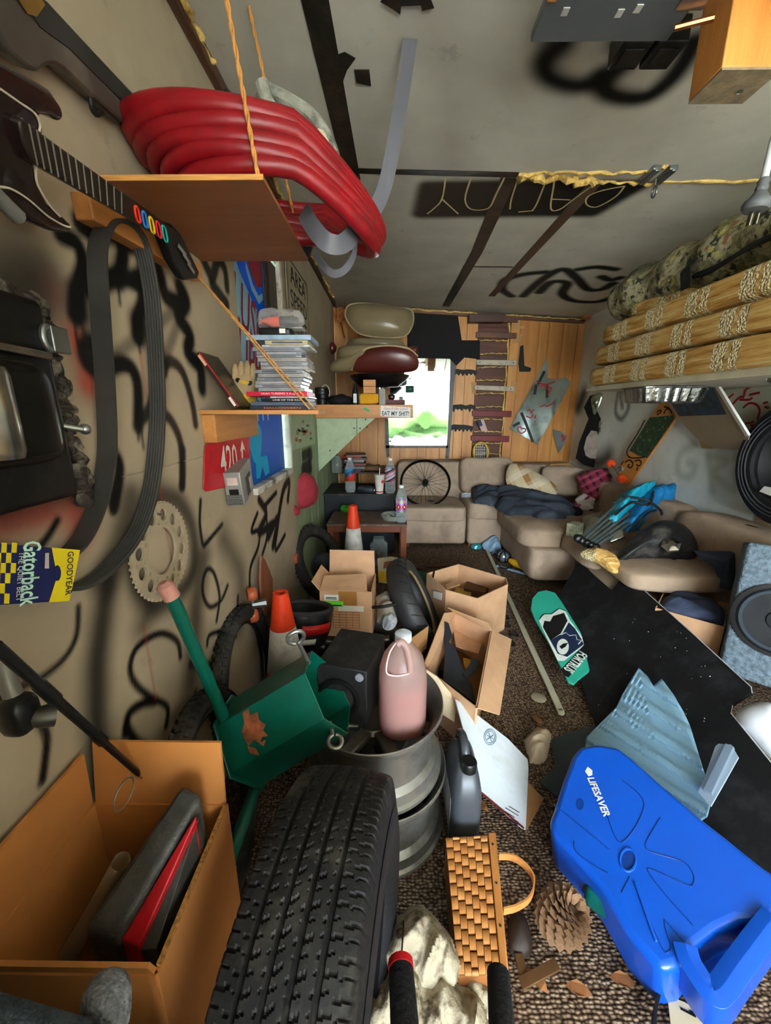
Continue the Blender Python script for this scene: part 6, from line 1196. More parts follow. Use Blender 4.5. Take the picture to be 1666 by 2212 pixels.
b = B(); q = [W(x_, y_, y=.80) for x_, y_ in ()]; 
cl = lambda wp: inv @ wp
HPn = PL(Mh @ Vector((RH * .85 * math.cos(o0 + R(210)), RH * .85 * math.sin(o0 + R(210)), 0)), Mh.to_3x3() @ Vector((math.cos(o0 + R(210)), math.sin(o0 + R(210)), 0)))
best = None
for k in range(6):
    aa = o0 + R(30 + 60 * k); n_ = Mh.to_3x3() @ Vector((math.cos(aa), math.sin(aa), 0)); pp_ = Mh @ Vector((RH * .866 * math.cos(aa), RH * .866 * math.sin(aa), 0)); sc_ = n_.dot((CAMLOC - pp_).normalized())
    if best is None or sc_ > best[0]: best = (sc_, PL(pp_, n_))
FPn = best[1]
rust = [(524, 1540), (536, 1530), (540, 1545), (556, 1538), (560, 1556), (574, 1566), (568, 1578), (580, 1590), (566, 1592), (562, 1606), (548, 1598), (538, 1612), (530, 1600), (522, 1580), (528, 1562)]
for q in (rust, [(560, 1606), (574, 1598), (570, 1612)], [(534, 1612), (552, 1616), (560, 1632), (540, 1628)]):
    b = B(); b.prism([inv @ p for p in FPn.ws(q, .0012)], inv.to_3x3() @ (FPn.n * -.001)); b.build('rust_patch', RUST, th, local=True, smooth=False)
def pipe(name, pw, r_, m): b = B(); b.tube([inv @ Vector(p) for p in pw], r_, 14); return b.build(name, m, th, local=True)
RUB = mat('pink_rubber_tip', 'b07a6c', .55, var=.2)
s0 = Mh @ Vector((.06, .02, -L_ - .004)); e0 = W(372, 1290, y=.80); e1 = W(352, 1258, y=.79); pipe('leg', [s0, e0], .0155, GRS); pipe('rubber_tip', [e0, e0.lerp(e1, .8), e1], [.0185, .0185, .009], RUB)
s1 = Mh @ Vector((-.09, .0, -L_ - .004)); e2 = W(458, 1965, z=.27); e3 = W(440, 2045, z=.22); pipe('leg', [s1, e2], .0155, GRS); pipe('rubber_tip', [e2, e2.lerp(e3, .7), e3], [.018, .017, .006], RUB)
ZN = mat('zinc_bolt', 'a9a8a2', .35, .9, var=.2)
def eyebolt(pa, pb, rr, pl):
    b = B(); pa = Vector(pa); pb = Vector(pb); dd = (pb - pa).normalized(); n_ = pl; sd = dd.cross(n_).normalized(); cc_ = pb + dd * rr
    b.tube([inv @ p for p in [pa, pb]], .0055, 10); b.tube([inv @ (cc_ - dd * rr * math.cos(t) + sd * rr * math.sin(t)) for t in np.linspace(0.0, 5.9, 22)], .0055, 10); return b.build('eye_bolt', ZN, th, local=True)
eyebolt(W(668, 1432, y=.93), W(645, 1388, y=.90), .021, Vector((.2, -.9, .3))); eyebolt(W(712, 1560, y=.84), W(720, 1588, y=.81), .017, Vector((.3, -.6, .7)))
# --- traffic cones
def cone(p, h, r0, r1, lab):
    th = thing('traffic_cone', lab, 'cone', p, group='orange traffic cones'); M = Matrix.Translation(p); rr = lambda t: r0 + (r1 - r0) * t
    b = B(); b.lathe([(rr(0), .025), (rr(.999), h), (rr(.999) - .012, h), (rr(.99) - .012, h - .03)], 40, M); b.build('body', mat('cone_orange', 'd83a12', .5, var=.12, dirt=('8a2a10', 12, .4)), th)
    b = B(); b.box(p + Vector((0, 0, .012)), (r0 * 2.5, r0 * 2.5, .024)); b.build('base', mat('cone_base', '1a1918', .7), th, bevel=.008)
    for t0, t1 in ((.08, .22), (.42, .74)): b = B(); b.lathe([(rr(t0) + .0015, h * t0), (rr(t1) + .0015, h * t1)], 40, M); b.build('white_collar', mat('collar_white', 'd8d4cc', .5, var=.06, dirt=('8b8880', 14, .5)), th, solid=.001)
cone(Vector((-.435, 1.43, 0)), .585, .105, .03, 'scuffed orange and white traffic cone beside the green hopper')
cone(Vector((-.262, 2.72, 0)), .63, .10, .03, 'orange and white traffic cone in front of the small table')
# --- knobbly bicycle tyres
KNB = mat('knob_rubber', '23211f', .75, var=.35, vs=20, dirt=('4f4a42', 9, .7))
def knobby(name, c, a, R0, r_, lab, n=64, hub=True):
    th = thing(name, lab, 'tyre', Vector((c.x, c.y, c.z - R0))); a = Vector(a).normalized(); u = a.orthogonal().normalized(); v = a.cross(u)
    b = B(); b.tube([c + (u * math.cos(t) + v * math.sin(t)) * (R0 - r_) for t in np.linspace(0, 2 * math.pi, 73)[:-1]], r_, 12, True); b.build('casing', KNB, th)
    b = B()
    for k in range(n):
        t = 2 * math.pi * k / n
        for j in (-1, 0, 1):
            t2 = t + (.5 if j else 0) * 2 * math.pi / n; ph = j * .75; e = u * math.cos(t2) + v * math.sin(t2); nn = e * math.cos(ph) + a * math.sin(ph); p = c + e * (R0 - r_) + nn * r_; tg = a.cross(e)
            b.box(p, (R0 * 3.2 / n, r_ * .55, .011), Matrix((tg, nn.cross(tg), nn)).transposed())
    b.build('knobs', KNB, th, smooth=False)
    if hub: b = B(); b.tube([c + (u * math.cos(t) + v * math.sin(t)) * (R0 - r_ * 2.1) for t in np.linspace(0, 2 * math.pi, 73)[:-1]], .012, 8, True); b.build('rim_ring', BLACKP, th)
knobby('bicycle_tyre', Vector((-.475, .85, .265)), (1, .12, .18), .272, .028, 'knobbly bicycle tyre leaning on the wall behind the tan box')
knobby('bicycle_tyre', Vector((-.545, 1.29, .285)), (1, .05, .1), .28, .028, 'knobbly bicycle tyre behind the scuffed traffic cone')
knobby('bicycle_tyre', Vector((-.47, 2.52, .27)), (.85, -.25, .45), .275, .034, 'fat knobbly tyre leaning under the red cap', 56)
# black pole and lever in the near left corner
A = W(-10, 1395, x=-.50); C = W(312, 1682, x=-.49); b = B(); b.tube([A.lerp(C, t) for t in (0, .2, .21, .3, .31, .55, .56, .62, .63, 1)], [.0078, .0078, .0095, .0095, .0075, .007, .009, .009, .006, .0055], 12); th = b.build('fishing_rod', BLACKP, None, 'black fishing rod leaning down the wall into the tan box', 'rod')
b = B(); c = W(268, 1715, x=-.46); b.tube([c + Vector((.0, .026 * math.cos(t), .022 * math.sin(t))) for t in np.linspace(0, 6.28, 21)[:-1]], .0014, 6, True); b.tube([c + Vector((0, .02, .016)), C], .0014, 6); b.build('line_guide', STEEL, th)
th = thing('bike_lever', 'grey and black pedal crank hanging on the wall behind the rod', 'crank', W(60, 1555, x=-.55)); b = B(); b.tube(catmull([W(8, 1430, x=-.56), W(20, 1480, x=-.55), W(40, 1525, x=-.545)], 5), [.012] * 11, 10); b.build('arm', mat('grey_alloy', '7d7970', .45, .4), th); b = B(); b.sq(Matrix.Translation(W(42, 1542, x=-.54)), .02, .022, .03, .6, .6, 16, 10); b.build('knuckle', BLACKP, th)
b = B(); b.tube([W(55, 1550, x=-.535), W(90, 1548, x=-.52), W(118, 1542, x=-.51)], [.012, .016, .018], 12); b.build('pedal', mat('dark_metal', '4a463e', .4, .6), th)
# --- tan carton with record cases, near left
M = Matrix.Translation((-.45, .478, .12)); TANB = mat('tan_carton', 'b5753a', .75, var=.12, vs=6); th = openbox('carton', M, .262, .24, .42, 'open tan carton holding black and red cases in the near corner', TANB, (('Y', 8, .13), ('x', -4, .125), ('y', 12, .02)), t=.006)
b = B(); b.box((.131, .0, .423), (.0065, .225, .006)); b.build('corrugated_edge', mat('corrugation', '9a6a30', .9, var=.6, vs=160), th, local=True, smooth=False)
b = B(); b.bar((-.08, .05, .02), (-.02, .09, .02), .1, .004); b.build('inner_card', TANB, th, local=True)
GRY = mat('grey_leatherette', '3c3a35', .45, var=.3, vs=30, bump=.2, bs=90)
def slab(nm, px, zt_, dep, m, lab, bev=.01): 
    zs_ = [zt_ + .09, zt_ + .085, zt_ - .01, zt_ - .01]; P = [W(x_, y_, z=zz) for (x_, y_), zz in zip(px, zs_)]; P = [Vector((min(p.x, -.328), min(p.y, .588), p.z)) for p in P]; b = B(); b.prism(P, (0, 0, -dep)); return b.build(nm, m, None, lab, 'case', bevel=bev, seg=3)
slab('record_case', [(393, 1688), (440, 1716), (256, 2018), (178, 2006)], .545, .28, GRY, 'wide charcoal case standing in the tan carton', .012)
slab('record_case', [(424, 1757), (445, 1770), (300, 2045), (262, 2028)], .53, .27, mat('red_case', 'a3121a', .4), 'flat bright red case standing between the dark cases', .006)
slab('record_case', [(452, 1760), (474, 1775), (338, 2050), (300, 2052)], .52, .26, GRY, 'narrow charcoal case against the side of the tan carton', .008)
b = B(); b.tube([W(262, 1860, z=.56), W(215, 1950, z=.45), W(150, 2060, z=.36)], [.014, .017, .018], 14, caps=False); b.build('plastic_tube', glass('yellow_film', 'c9b896', .15, .35), None, 'dull clear plastic tube leaning inside the tan carton', 'tube')
# carpeted box edge at the very front left
FUZ = mat('grey_fuzz', '7d8085', .95, var=.4, vs=90, bump=.9, bs=200); DKC = mat('blue_grey_carpet', '39424a', .95, var=.5, vs=60, bump=.7, bs=140)
P = [W(-60, 2110, z=.74), W(0, 2128, z=.74), W(180, 2180, z=.74), W(262, 2222, z=.74), Vector((-.27, .12, .74)), Vector((-.24, -.26, .74)), Vector((-.585, -.26, .74)), Vector((-.585, .3, .74))]; b = B(); b.prism(P[1:], (0, 0, -.735)); b.build('carpet_box', DKC, None, 'blue-grey carpeted speaker corner at the very front', 'speaker', bevel=.012, seg=3)  # out-of-view rear and full height enlarged to shade the near-left corner
GPn = PL(W(230, 2150, z=.70), (.2, -.6, .75)); cloth('fuzzy_pad', [(170, 2180), (190, 2120), (225, 2090), (262, 2086), (284, 2110), (286, 2170), (275, 2230), (200, 2230)], GPn, .03, FUZ, 'light grey fuzzy felt pad beside the tan carton', 'pad', .002)
# ================================================================== MIDDLE OF THE FLOOR
# --- taped carton on the flat wheel
M = rotz(Vector((-.205, 1.84, .20)), -3); th = openbox('carton', M, .25, .22, .245, 'tan carton with green and white shipping labels and torn lid', KR, (('Y', 4, .125), ('x', 40, .06)), t=.005)
b = B(); b.prism([Vector((-.124, -.11, .246)), Vector((.105, -.11, .246)), Vector((.09, -.01, .29)), Vector((-.124, -.01, .275))], (0, 0, .004)); b.build('flap', KR, th, local=True, smooth=False)
def lab_(px0, x1, z0, z1, m, nm): b = B(); b.box(((px0 + x1) / 2, -.1132, (z0 + z1) / 2), (x1 - px0, .001, z1 - z0)); return b.build(nm, m, th, local=True, smooth=False)
lab_(-.035, .055, .16, .243, mat('box_tape', '9a6b36', .35), 'tape'); lab_(-.105, -.03, .195, .225, WHITE, 'white_label'); b = B(); b.box((-.055, -.1142, .178), (.085, .001, .028)); b.build('green_label', mat('lime_label', '5fd030', .5), th, local=True, smooth=False); b = B(); b.box((.025, -.1142, .155), (.125, .001, .03)); b.build('white_label', WHITE, th, local=True, smooth=False)
PR = mat('red_box_print', '9a4630', .7); b = B()
for k in range(7): b.box((0, -.1132, .135 - k * .0145), (.13, .0006, .0022))
for k in range(5): b.box((-.065 + k * .0325, -.1132, .0915), (.0022, .0006, .087))
b.build('printed_grid', PR, th, local=True, smooth=False)
b = B(); b.box((-.07, -.1145, .21), (.05, .0006, .004)); b.box((-.07, -.1145, .203), (.055, .0006, .003)); b.box((-.055, -.1152, .17), (.07, .0006, .006)); b.build('label_print', SPR, th, local=True, smooth=False)
# helmet upside down
c = Vector((-.395, 1.60, .215)); th = thing('skate_helmet', 'black helmet turned upside down with grey padding and a red stripe', 'helmet', c); M = rotz(c + Vector((0, 0, .12)), 12, (-14, 6)) @ Matrix.Scale(1.2, 4)
b = B(); b.lathe([(0, -.10), (.05, -.095), (.09, -.06), (.108, 0), (.112, .06), (.108, .075), (.098, .065), (.094, .0), (.075, -.05), (0, -.08)], 40, M); b.build('shell', mat('helmet_black', '131214', .35, var=.3), th)
b = B(); b.tube([M @ Vector((.104 * math.cos(a), .104 * math.sin(a), .068)) for a in np.linspace(0, 6.28, 41)[:-1]], .012, 8, True); b.build('padded_rim', mat('rim_pad', '2e2a2c', .8), th)
for k in range(5): a = .6 + k * 1.25; b = B(); b.sq(M @ Matrix.Translation((.062 * math.cos(a), .062 * math.sin(a), -.01)), .03, .03, .035, .6, .7, 18, 10, .006, 25); b.build('pad', mat('grey_pad', '4c4744', .85), th)
b = B(); b.lathe([(.1105, -.005), (.113, .03)], 16, M, 1.1, -1.6); b.build('red_stripe', REDP, th, solid=.002)
b = B(); b.lathe([(.104, -.04), (.109, -.02)], 14, M, .8, -1.9); b.build('white_script', WHITE, th, solid=.002)
# loose things round the wheel
GG = PL((-.05, 1.68, .2), (.1, -.5, .85)); crumple('work_gloves', [(812, 1290), (835, 1278), (855, 1300), (858, 1330), (840, 1350), (815, 1345)], GG, .06, mat('dirty_glove', '9c9488', .9, var=.2, bump=.4, bs=20), 'dirty pale work glove stuffed beside the taped carton', 'glove', None, (.4, 1), .03, .005, 10, .03)
cloth('plastic_wrap', [(825, 1335), (845, 1325), (862, 1338), (850, 1362), (828, 1362)], PL((-.02, 1.6, .2), (.1, -.6, .8)), .04, glass('crinkled_wrap', 'dfe4ea', .1, .45), 'crumpled clear plastic wrap under the pale glove', 'wrap', .02, 24)
b = B(); b.tube(catmull([W(805, 1312, y=1.72), W(830, 1310, y=1.70), W(855, 1305, y=1.72)], 5), .008, 8); b.build('black_strap', BLACKM, None, 'short black strap lying across the pale glove', 'strap')
crumple('grey_towel', [(682, 1345), (696, 1335), (700, 1400), (690, 1398), (680, 1375)], PL((-.33, 1.62, .2), (-.1, -.8, .5)), .04, mat('grey_towel', '807d76', .95, bump=.5, bs=30), 'grey towel hanging over the flat wheel beside the helmet', 'towel', None, (0, 1), .02, .005, 10, .02)
# motorcycle tyre leaning
a_ = Vector((.86, -.05, .42)).normalized(); c = Vector((.14, 1.98, .25)); th = thing('motorcycle_tyre', 'worn motorcycle tyre leaning between the two cartons', 'tyre', Vector((c.x, c.y, .02))); u = a_.orthogonal().normalized(); Mm = frame(c, u, a_.cross(u))
prof = [(.175, -.035), (.19, -.055), (.23, -.062), (.252, -.05), (.263, -.025), (.267, 0), (.263, .025), (.252, .05), (.23, .062), (.19, .055), (.175, .035)]
b = B(); b.lathe(prof, 64, Mm); b.build('carcass', mat('moto_rubber', '2b2a2b', .5, var=.3, vs=10, bump=.1), th, ang=50)
for k in range(28):
    t = 2 * math.pi * k / 28; b = B(); b.tube([Mm @ Vector((r_ * math.cos(t + o_), r_ * math.sin(t + o_), z_)) for r_, z_, o_ in ((.2655, .018, 0), (.258, .04, .05), (.24, .0605, .13))], .0028, 5); b.build('tread_groove', BLACKP, th)
b = B(); b.tube([Mm @ Vector((.178 * math.cos(t), .178 * math.sin(t), .038)) for t in np.linspace(0, 6.28, 49)[:-1]], .008, 8, True); b.build('bead', mat('tan_bead', '7d6a4a', .6), th)
# hexagonal carton
P = [W(x_, y_, z=.30) for x_, y_ in ((922, 1238), (991, 1218), (1094, 1248), (1098, 1262), (1032, 1293), (963, 1274))]; th = thing('carton', 'open six-sided tan carton with a white label beside the pipe', 'box', Vector((.47, 2.18, 0)))
for k in range(6):
    p, q = P[k], P[(k + 1) % 6]; f = Vector((p.x, p.y, 0)); g_ = Vector((q.x, q.y, 0)); n_ = (q - p).cross(Vector((0, 0, 1))).normalized(); b = B(); b.prism([f, g_, q, p], n_ * .006); b.build('side', KR, th, smooth=False)
b = B(); b.prism([Vector((p.x, p.y, .006)) for p in P], (0, 0, -.005)); b.build('bottom', KRI, th, smooth=False)
n_ = (P[5] - P[4]).cross(Vector((0, 0, 1))); fp = plane3(P[5], P[0], Vector((P[0].x, P[0].y, 0)))
f2 = plane3(P[5 - 1 + 1], P[4], Vector((P[4].x, P[4].y, 0))); f3 = plane3(P[5], P[0], P[0] - Vector((0, 0, .3)))
lp = plane3(P[0], P[5 - 0], P[0] - Vector((0, 0, .3))) ; fl = plane3(P[0], P[5], P[0] - Vector((0, 0, .2)))
front = plane3(P[5], P[4], P[4] - Vector((0, 0, .2))); leftf = plane3(P[0], P[5], P[5] - Vector((0, 0, .2)))
lf = plane3(Vector(P[0]), Vector(P[5]), Vector(P[5]) - Vector((0, 0, .2)))
side = plane3(P[0], P[5], P[5] - Vector((0, 0, .2))); real = plane3(P[5], P[0], P[0] - Vector((0, 0, .1)))
fr = plane3(P[0], P[5], P[0] - Vector((0, 0, .1)))
sd_ = plane3(P[0], P[4 + 1], P[0] - Vector((0, 0, .1)))
lab_pl = plane3(P[0], P[5], P[0] - Vector((0, 0, .1)))
nf = plane3(P[0], P[5], P[0] - Vector((0, 0, .1)))
wl_ = plane3(P[0], P[5], P[0] - Vector((0, 0, .1)))
b = B(); q = plane3(P[5], P[0], P[0] - Vector((0, 0, .1)))
LPn = plane3(P[0], P[5], P[0] - Vector((0, 0, .1)))
b.prism([Vector(p) for p in plane3(P[0], P[5], P[0] - Vector((0, 0, .1))).ws([(936, 1276), (955, 1281), (954, 1297), (936, 1291)], .008)], LPn.n * -.001); b.build('white_label', WHITE, th, smooth=False)
for nm, m_, px, zz, hh in (('plank_scrap', mat('scrap_brown', '5a3a22', .7), [(1012, 1250), (1062, 1262), (1048, 1280), (1002, 1270)], .20, .05), ('yellow_scrap', mat('scrap_yellow', 'b08a3a', .6), [(985, 1268), (1020, 1275), (1018, 1286), (980, 1282)], .18, .04), ('tan_wedge', KR, [(960, 1262), (990, 1254), (994, 1262), (965, 1272)], .24, .01)):
    b = B(); b.prism([W(x_, y_, z=zz) for x_, y_ in px], (0, 0, -hh)); b.build(nm, m_, None, {'plank_scrap': 'dark brown wood offcut inside the six-sided carton', 'yellow_scrap': 'yellow brass-coloured scrap inside the six-sided carton', 'tan_wedge': 'folded tan card tab inside the six-sided carton'}[nm], 'scrap', bevel=.003)
b = B(); b.tube([W(935, 1250, z=.28), W(938, 1235, z=.30), W(932, 1272, z=.15)], .006, 8); b.build('black_tool', BLACKP, None, 'black tool handle poking up in the six-sided carton', 'tool')
# long carton with black plastic parts
P = [W(x_, y_, z=.22) for x_, y_ in ((982, 1322), (1062, 1362), (1030, 1530), (922, 1445))]; th = thing('carton', 'long open carton full of black plastic parts beside the gray jug'.replace('gray', 'grey'), 'box', Vector((.33, 1.55, 0)))
for k in range(4):
    p, q = P[k], P[(k + 1) % 4]; f = Vector((p.x, p.y, 0)); g_ = Vector((q.x, q.y, 0)); n_ = (q - p).cross(Vector((0, 0, 1))).normalized(); b = B(); b.prism([f, g_, q, p], n_ * .005); b.build('side', KR, th, smooth=False)
b = B(); b.prism([Vector((p.x, p.y, .006)) for p in P], (0, 0, -.005)); b.build('bottom', KRI, th, smooth=False)
for q in ([P[1], P[2], W(1078, 1545, z=.15), W(1104, 1382, z=.15)], [P[0], P[1], W(1056, 1346, z=.27), W(968, 1312, z=.27)], [P[3], P[0], W(958, 1325, z=.27), W(916, 1432, z=.25)]): n_ = (q[1] - q[0]).cross(q[2] - q[1]).normalized(); b = B(); b.prism(q, n_ * .005); b.build('flap', KR, th, smooth=False)
BPn = PL(W(990, 1430, z=.17), (.05, -.35, .9)); DPL = mat('dark_moulding', '24272c', .45, var=.2)
b = B(); b.prism(BPn.ws([(958, 1340), (970, 1345), (978, 1372), (970, 1385), (985, 1400), (1000, 1440), (1020, 1480), (1028, 1520), (1000, 1500), (958, 1470), (962, 1420), (960, 1380)]), BPn.n * -.02); b.build('trim_panel', DPL, None, 'large bent black plastic trim panel in the long carton', 'panel', bevel=.005)
b = B(); b.prism(BPn.ws([(1000, 1455), (1018, 1430), (1020, 1422), (1036, 1425), (1030, 1448), (1008, 1465)], .01), BPn.n * -.012); b.build('plastic_bracket', DPL, None, 'small black slotted bracket leaning in the long carton', 'bracket', bevel=.002)
b = B(); b.prism([W(x_, y_, z=.10) for x_, y_ in ((945, 1380), (962, 1385), (958, 1450), (938, 1440))], (0, 0, -.05)); b.build('black_casting', BLACKM, None, 'dark lump of plastic at the side of the long carton', 'plastic', bevel=.006)
b = B(); b.prism([W(x_, y_, z=.09) for x_, y_ in ((1000, 1420), (1018, 1424), (1015, 1442), (1004, 1442))], (0, 0, -.03)); b.build('yellow_tin', mat('yellow_tin', 'c09a2a', .4), None, 'small yellow tin at the bottom of the long carton', 'tin', bevel=.003)
b = B(); b.prism([W(x_, y_, z=.12) for x_, y_ in ((978, 1352), (1045, 1378), (1034, 1412), (985, 1395))], (0, 0, -.006)); b.build('inner_card', KR, None, 'loose tan card sheet lying inside the long carton', 'card')
# printed carton panel under, white board, grey jug
b = B(); q = [W(x_, y_, z=zz) for x_, y_, zz in ((912, 1440, .30), (945, 1462, .26), (986, 1512, .17), (982, 1560, .10), (950, 1540, .16), (935, 1500, .22))]; CBD = mat('cream_card', 'b9a88c', .7, var=.08); n_ = (q[1] - q[0]).cross(q[2] - q[0]).normalized(); b.prism(q, n_ * .003); b.build('printed_card', CBD, None, 'cream printed card panel between the wheels and the white board', 'card', smooth=False)
b = B(); q = [W(x_, y_, z=zz) for x_, y_, zz in ((880, 1385, .28), (926, 1352, .28), (922, 1400, .2), (890, 1430, .2))]; n_ = (q[1] - q[0]).cross(q[2] - q[0]).normalized(); b.prism(q, n_ * .004); b.build('printed_flap', KRI, None, 'brown printed cardboard flap under the motorcycle tyre', 'card', smooth=False)
WB = plane3(W(985, 1512, z=.20), W(1142, 1640, z=.04), W(1135, 1790, z=.012)); th = thing('white_board', 'white coated cardboard sheet with a round blue stamp', 'card', WB.w(1135, 1790))
b = B(); b.prism(WB.ws([(984, 1510), (1000, 1520), (1098, 1596), (1140, 1640), (1142, 1660), (1136, 1792), (1128, 1788), (1030, 1700), (1020, 1640), (1000, 1570)]), WB.n * -.005); b.build('sheet', mat('white_card', 'cdd6dc', .45, var=.05, dirt=('a8a49a', 5, .4)), th, smooth=False)
BST = mat('blue_stamp', '54738c', .6); strokes([[(1059 + 13 * math.cos(a), 1592 + 17 * math.sin(a)) for a in np.linspace(0, 6.3, 17)], [(1059 + 10 * math.cos(a), 1592 + 13 * math.sin(a)) for a in np.linspace(0, 6.3, 17)]], WB, .0022, BST, th, 'round_stamp'); strokes([[(1052, 1588), (1066, 1596)], [(1056, 1582), (1062, 1602)], [(1052, 1598), (1066, 1588)]], WB, .003, BST, th, 'stamp_mark')
strokes([[(1092, 1745), (1120, 1762)], [(1090, 1752), (1112, 1766)], [(1100, 1742), (1122, 1755)]], WB, .002, SPR, th, 'small_print'); strokes([[(1034, 1707), (1132, 1789)]], WB, .007, mat('dark_red_edge', '6a1a1e', .6), th, 'red_edge_line'); b = B(); b.prism(WB.ws([(1104, 1765), (1120, 1775), (1118, 1784), (1104, 1775)], .001), WB.n * -.0005); b.build('logo_box', mat('navy_box', '2a3044', .5), th, smooth=False)
b = B(); b.prism([W(x_, y_, z=.008) for x_, y_ in ((1142, 1690), (1175, 1725), (1150, 1770), (1136, 1795), (1125, 1740))], (0, 0, -.006)); b.build('brown_card', KRI, None, 'brown cardboard scrap sticking out under the white sheet', 'card', smooth=False)
c = Vector((.232, .985, 0)); th = thing('oil_jug', 'grey plastic oil jug with a black cap beside the stacked wheels', 'jug', c); GJ = mat('grey_jug', '4b4f55', .38, .25, var=.15, vs=5); M = Matrix.Translation(c)
b = B(); sec = [(0, .0), (.9, .0), (1, .012), (1, .17), (.97, .20), (.84, .235), (.62, .262), (.5, .27), (0, .27)]; b.lathe([(k, z_) for k, z_ in sec], 44, M @ Matrix.Diagonal((.046, .10, 1, 1)), sq=4.5); b.build('body', GJ, th)
b = B(); b.lathe([(0, 0), (.024, 0), (.024, .026), (.021, .03), (0, .03)], 20, M @ Matrix.Translation((.004, -.05, .262))); b.build('cap', BLACKP, th)
b = B(); b.tube(catmull([c + Vector((0, -.028, .262)), c + Vector((0, -.012, .295)), c + Vector((0, .03, .30)), c + Vector((0, .07, .275)), c + Vector((0, .085, .235))], 6), .013, 12); b.build('handle', GJ, th)
b = B(); b.box(c + Vector((-.0465, 0, .1)), (.001, .13, .13)); b.build('paper_label', mat('grey_label', '8f8f8c', .6), th, smooth=False)
# ================================================================== RIGHT FLOOR
# white pipe strip
a, c = W(1052, 1188, z=.012), W(1212, 1538, z=.012); b = B(); b.bar(a, c, .03, .014); b.lathe([(0, -.007), (.015, -.007), (.015, .007), (0, .007)], 16, Matrix.Translation(c)); b.build('plastic_strip', mat('cream_plastic', 'b9b9a2', .5, var=.08), None, 'long cream plastic strip lying on the carpet', 'strip', bevel=.003)
# --- big black board
BD = plane3(W(1213, 1325, z=.12), W(1290, 1575, z=.02), W(1625, 1490, z=.32)); th = thing('black_board', 'large black felt-covered board slanting from the sofa to the floor', 'board', BD.w(1400, 1700))
FELT = mat('black_felt', '101013', .8, var=.4, vs=5, bump=.5, bs=9, dirt=('2e3034', 9, .6), spec=.3)
out = [(1250, 1212), (1322, 1275), (1345, 1244), (1372, 1258), (1500, 1372), (1622, 1484), (1624, 1496), (1582, 1522), (1578, 1540), (1700, 1690), (1700, 1930), (1560, 1830), (1420, 1760), (1330, 1700), (1290, 1580), (1245, 1440), (1205, 1290)]
b = B(); b.prism(BD.ws(out), BD.n * -.012); b.build('panel', FELT, th, bevel=.002)
b = B(); b.tube(BD.ws([(1345, 1244), (1372, 1258), (1500, 1372), (1622, 1484), (1624, 1496), (1582, 1522), (1578, 1540), (1700, 1690)], -.005), .0035, 6); b.build('white_edge', mat('edge_white', 'b9bcc0', .5), th)
b = B()
for k in range(46): x_, y_ = random.uniform(1300, 1560), random.uniform(1330, 1600); 
rng = random.Random(3); bt = B(); bt.prism(BD.ws([(1258, 1210), (1290, 1200), (1350, 1238), (1350, 1285), (1318, 1292)], -.02), BD.n * -.004); bt.build('tan_backing', mat('tan_card', '', .6), th, smooth=False); specks = [(rng.uniform(1290, 1560), rng.uniform(1330, 1560)) for _ in range(40)]
for x_, y_ in specks:
    if x_ - 1230 < (y_ - 1200) * .95 + 90: p = BD.w(x_, y_, .001); r_ = rng.uniform(.0012, .003); b.box(p, (r_, r_, r_))
o = b.build('lint', mat('lint_white', 'c9c9c4', .9), th, smooth=False); o['kind'] = 'stuff'
# --- skateboard with printed deck
SK = plane3(W(1165, 1280, z=.20), W(1200, 1275, z=.20), W(1250, 1475, z=.075)); th = thing('printed_skateboard', 'teal skateboard deck printed FORTRUS lying against the black board', 'skateboard', SK.w(1245, 1475))
b = B(); b.prism(SK.ws([(1147, 1315), (1150, 1292), (1162, 1278), (1180, 1274), (1200, 1280), (1213, 1298), (1280, 1405), (1286, 1425), (1280, 1445), (1250, 1468), (1240, 1478), (1228, 1472), (1185, 1385), (1158, 1340)]), SK.n * -.012); dk_ = b.build('deck', mat('teal_deck', '2ba088', .35, var=.08), th, bevel=.004)
ZF = lambda pts: [(1100 + x_ * .3397, 1120 + y_ * .3397) for x_, y_ in pts]
def pr(nm, pts, m, o_): b = B(); b.prism(SK.ws(ZF(pts), o_), SK.n * -.0004); b.build(nm, m, dk_, smooth=False)
WPT = mat('print_white', 'd3dbd2', .5); NVP = mat('print_navy', '142440', .5); BKP = mat('print_black', '0d1012', .5)
pr('pale_ground', [(190, 650), (215, 610), (270, 610), (320, 575), (360, 590), (390, 650), (470, 760), (490, 800), (350, 905), (310, 905), (240, 760)], WPT, .0006)
pr('black_shape', [(215, 690), (225, 650), (262, 655), (280, 620), (350, 600), (372, 650), (330, 730), (262, 775)], BKP, .0011)
pr('navy_ground', [(262, 775), (340, 730), (380, 660), (420, 700), (462, 770), (475, 800), (370, 880), (310, 860)], NVP, .0014)
pr('pale_disc', [(342 + 40 * math.cos(a) * .95, 815 + 50 * math.sin(a)) for a in np.linspace(0, 6.28, 25)[:-1]], WPT, .0018); pr('disc_shape', [(320, 815), (345, 795), (375, 790), (360, 815), (335, 830)], BKP, .0022)
strokes([ZF(l) for l in ([(330, 740), (360, 725), (385, 745), (425, 740), (432, 770), (462, 775), (440, 800)],)], SK, .004, WPT, th, 'bolt_line', .002, 0)
strokes([ZF(l) for l in ([(195, 640), (225, 605), (270, 607), (320, 572), (362, 590)],)], SK, .004, BKP, th, 'outline', .002, 2)
pr('word_ground', [(330, 960), (480, 800), (510, 840), (380, 1010), (350, 1000)], BKP, .001)
p0, p1 = SK.w(*ZF([(500, 830)])[0], .002), SK.w(*ZF([(362, 985)])[0], .002); dd = (p1 - p0).normalized(); text('FORTRUS', (p0 + p1) / 2 + dd * .014, dd, -(SK.n.cross(dd)) if (SK.n.cross(dd)).dot(SK.w(1160, 1290) - SK.w(1240, 1470)) > 0 else SK.n.cross(dd), .046, WPT, dk_, w=(p1 - p0).length * .74, bold=.03)
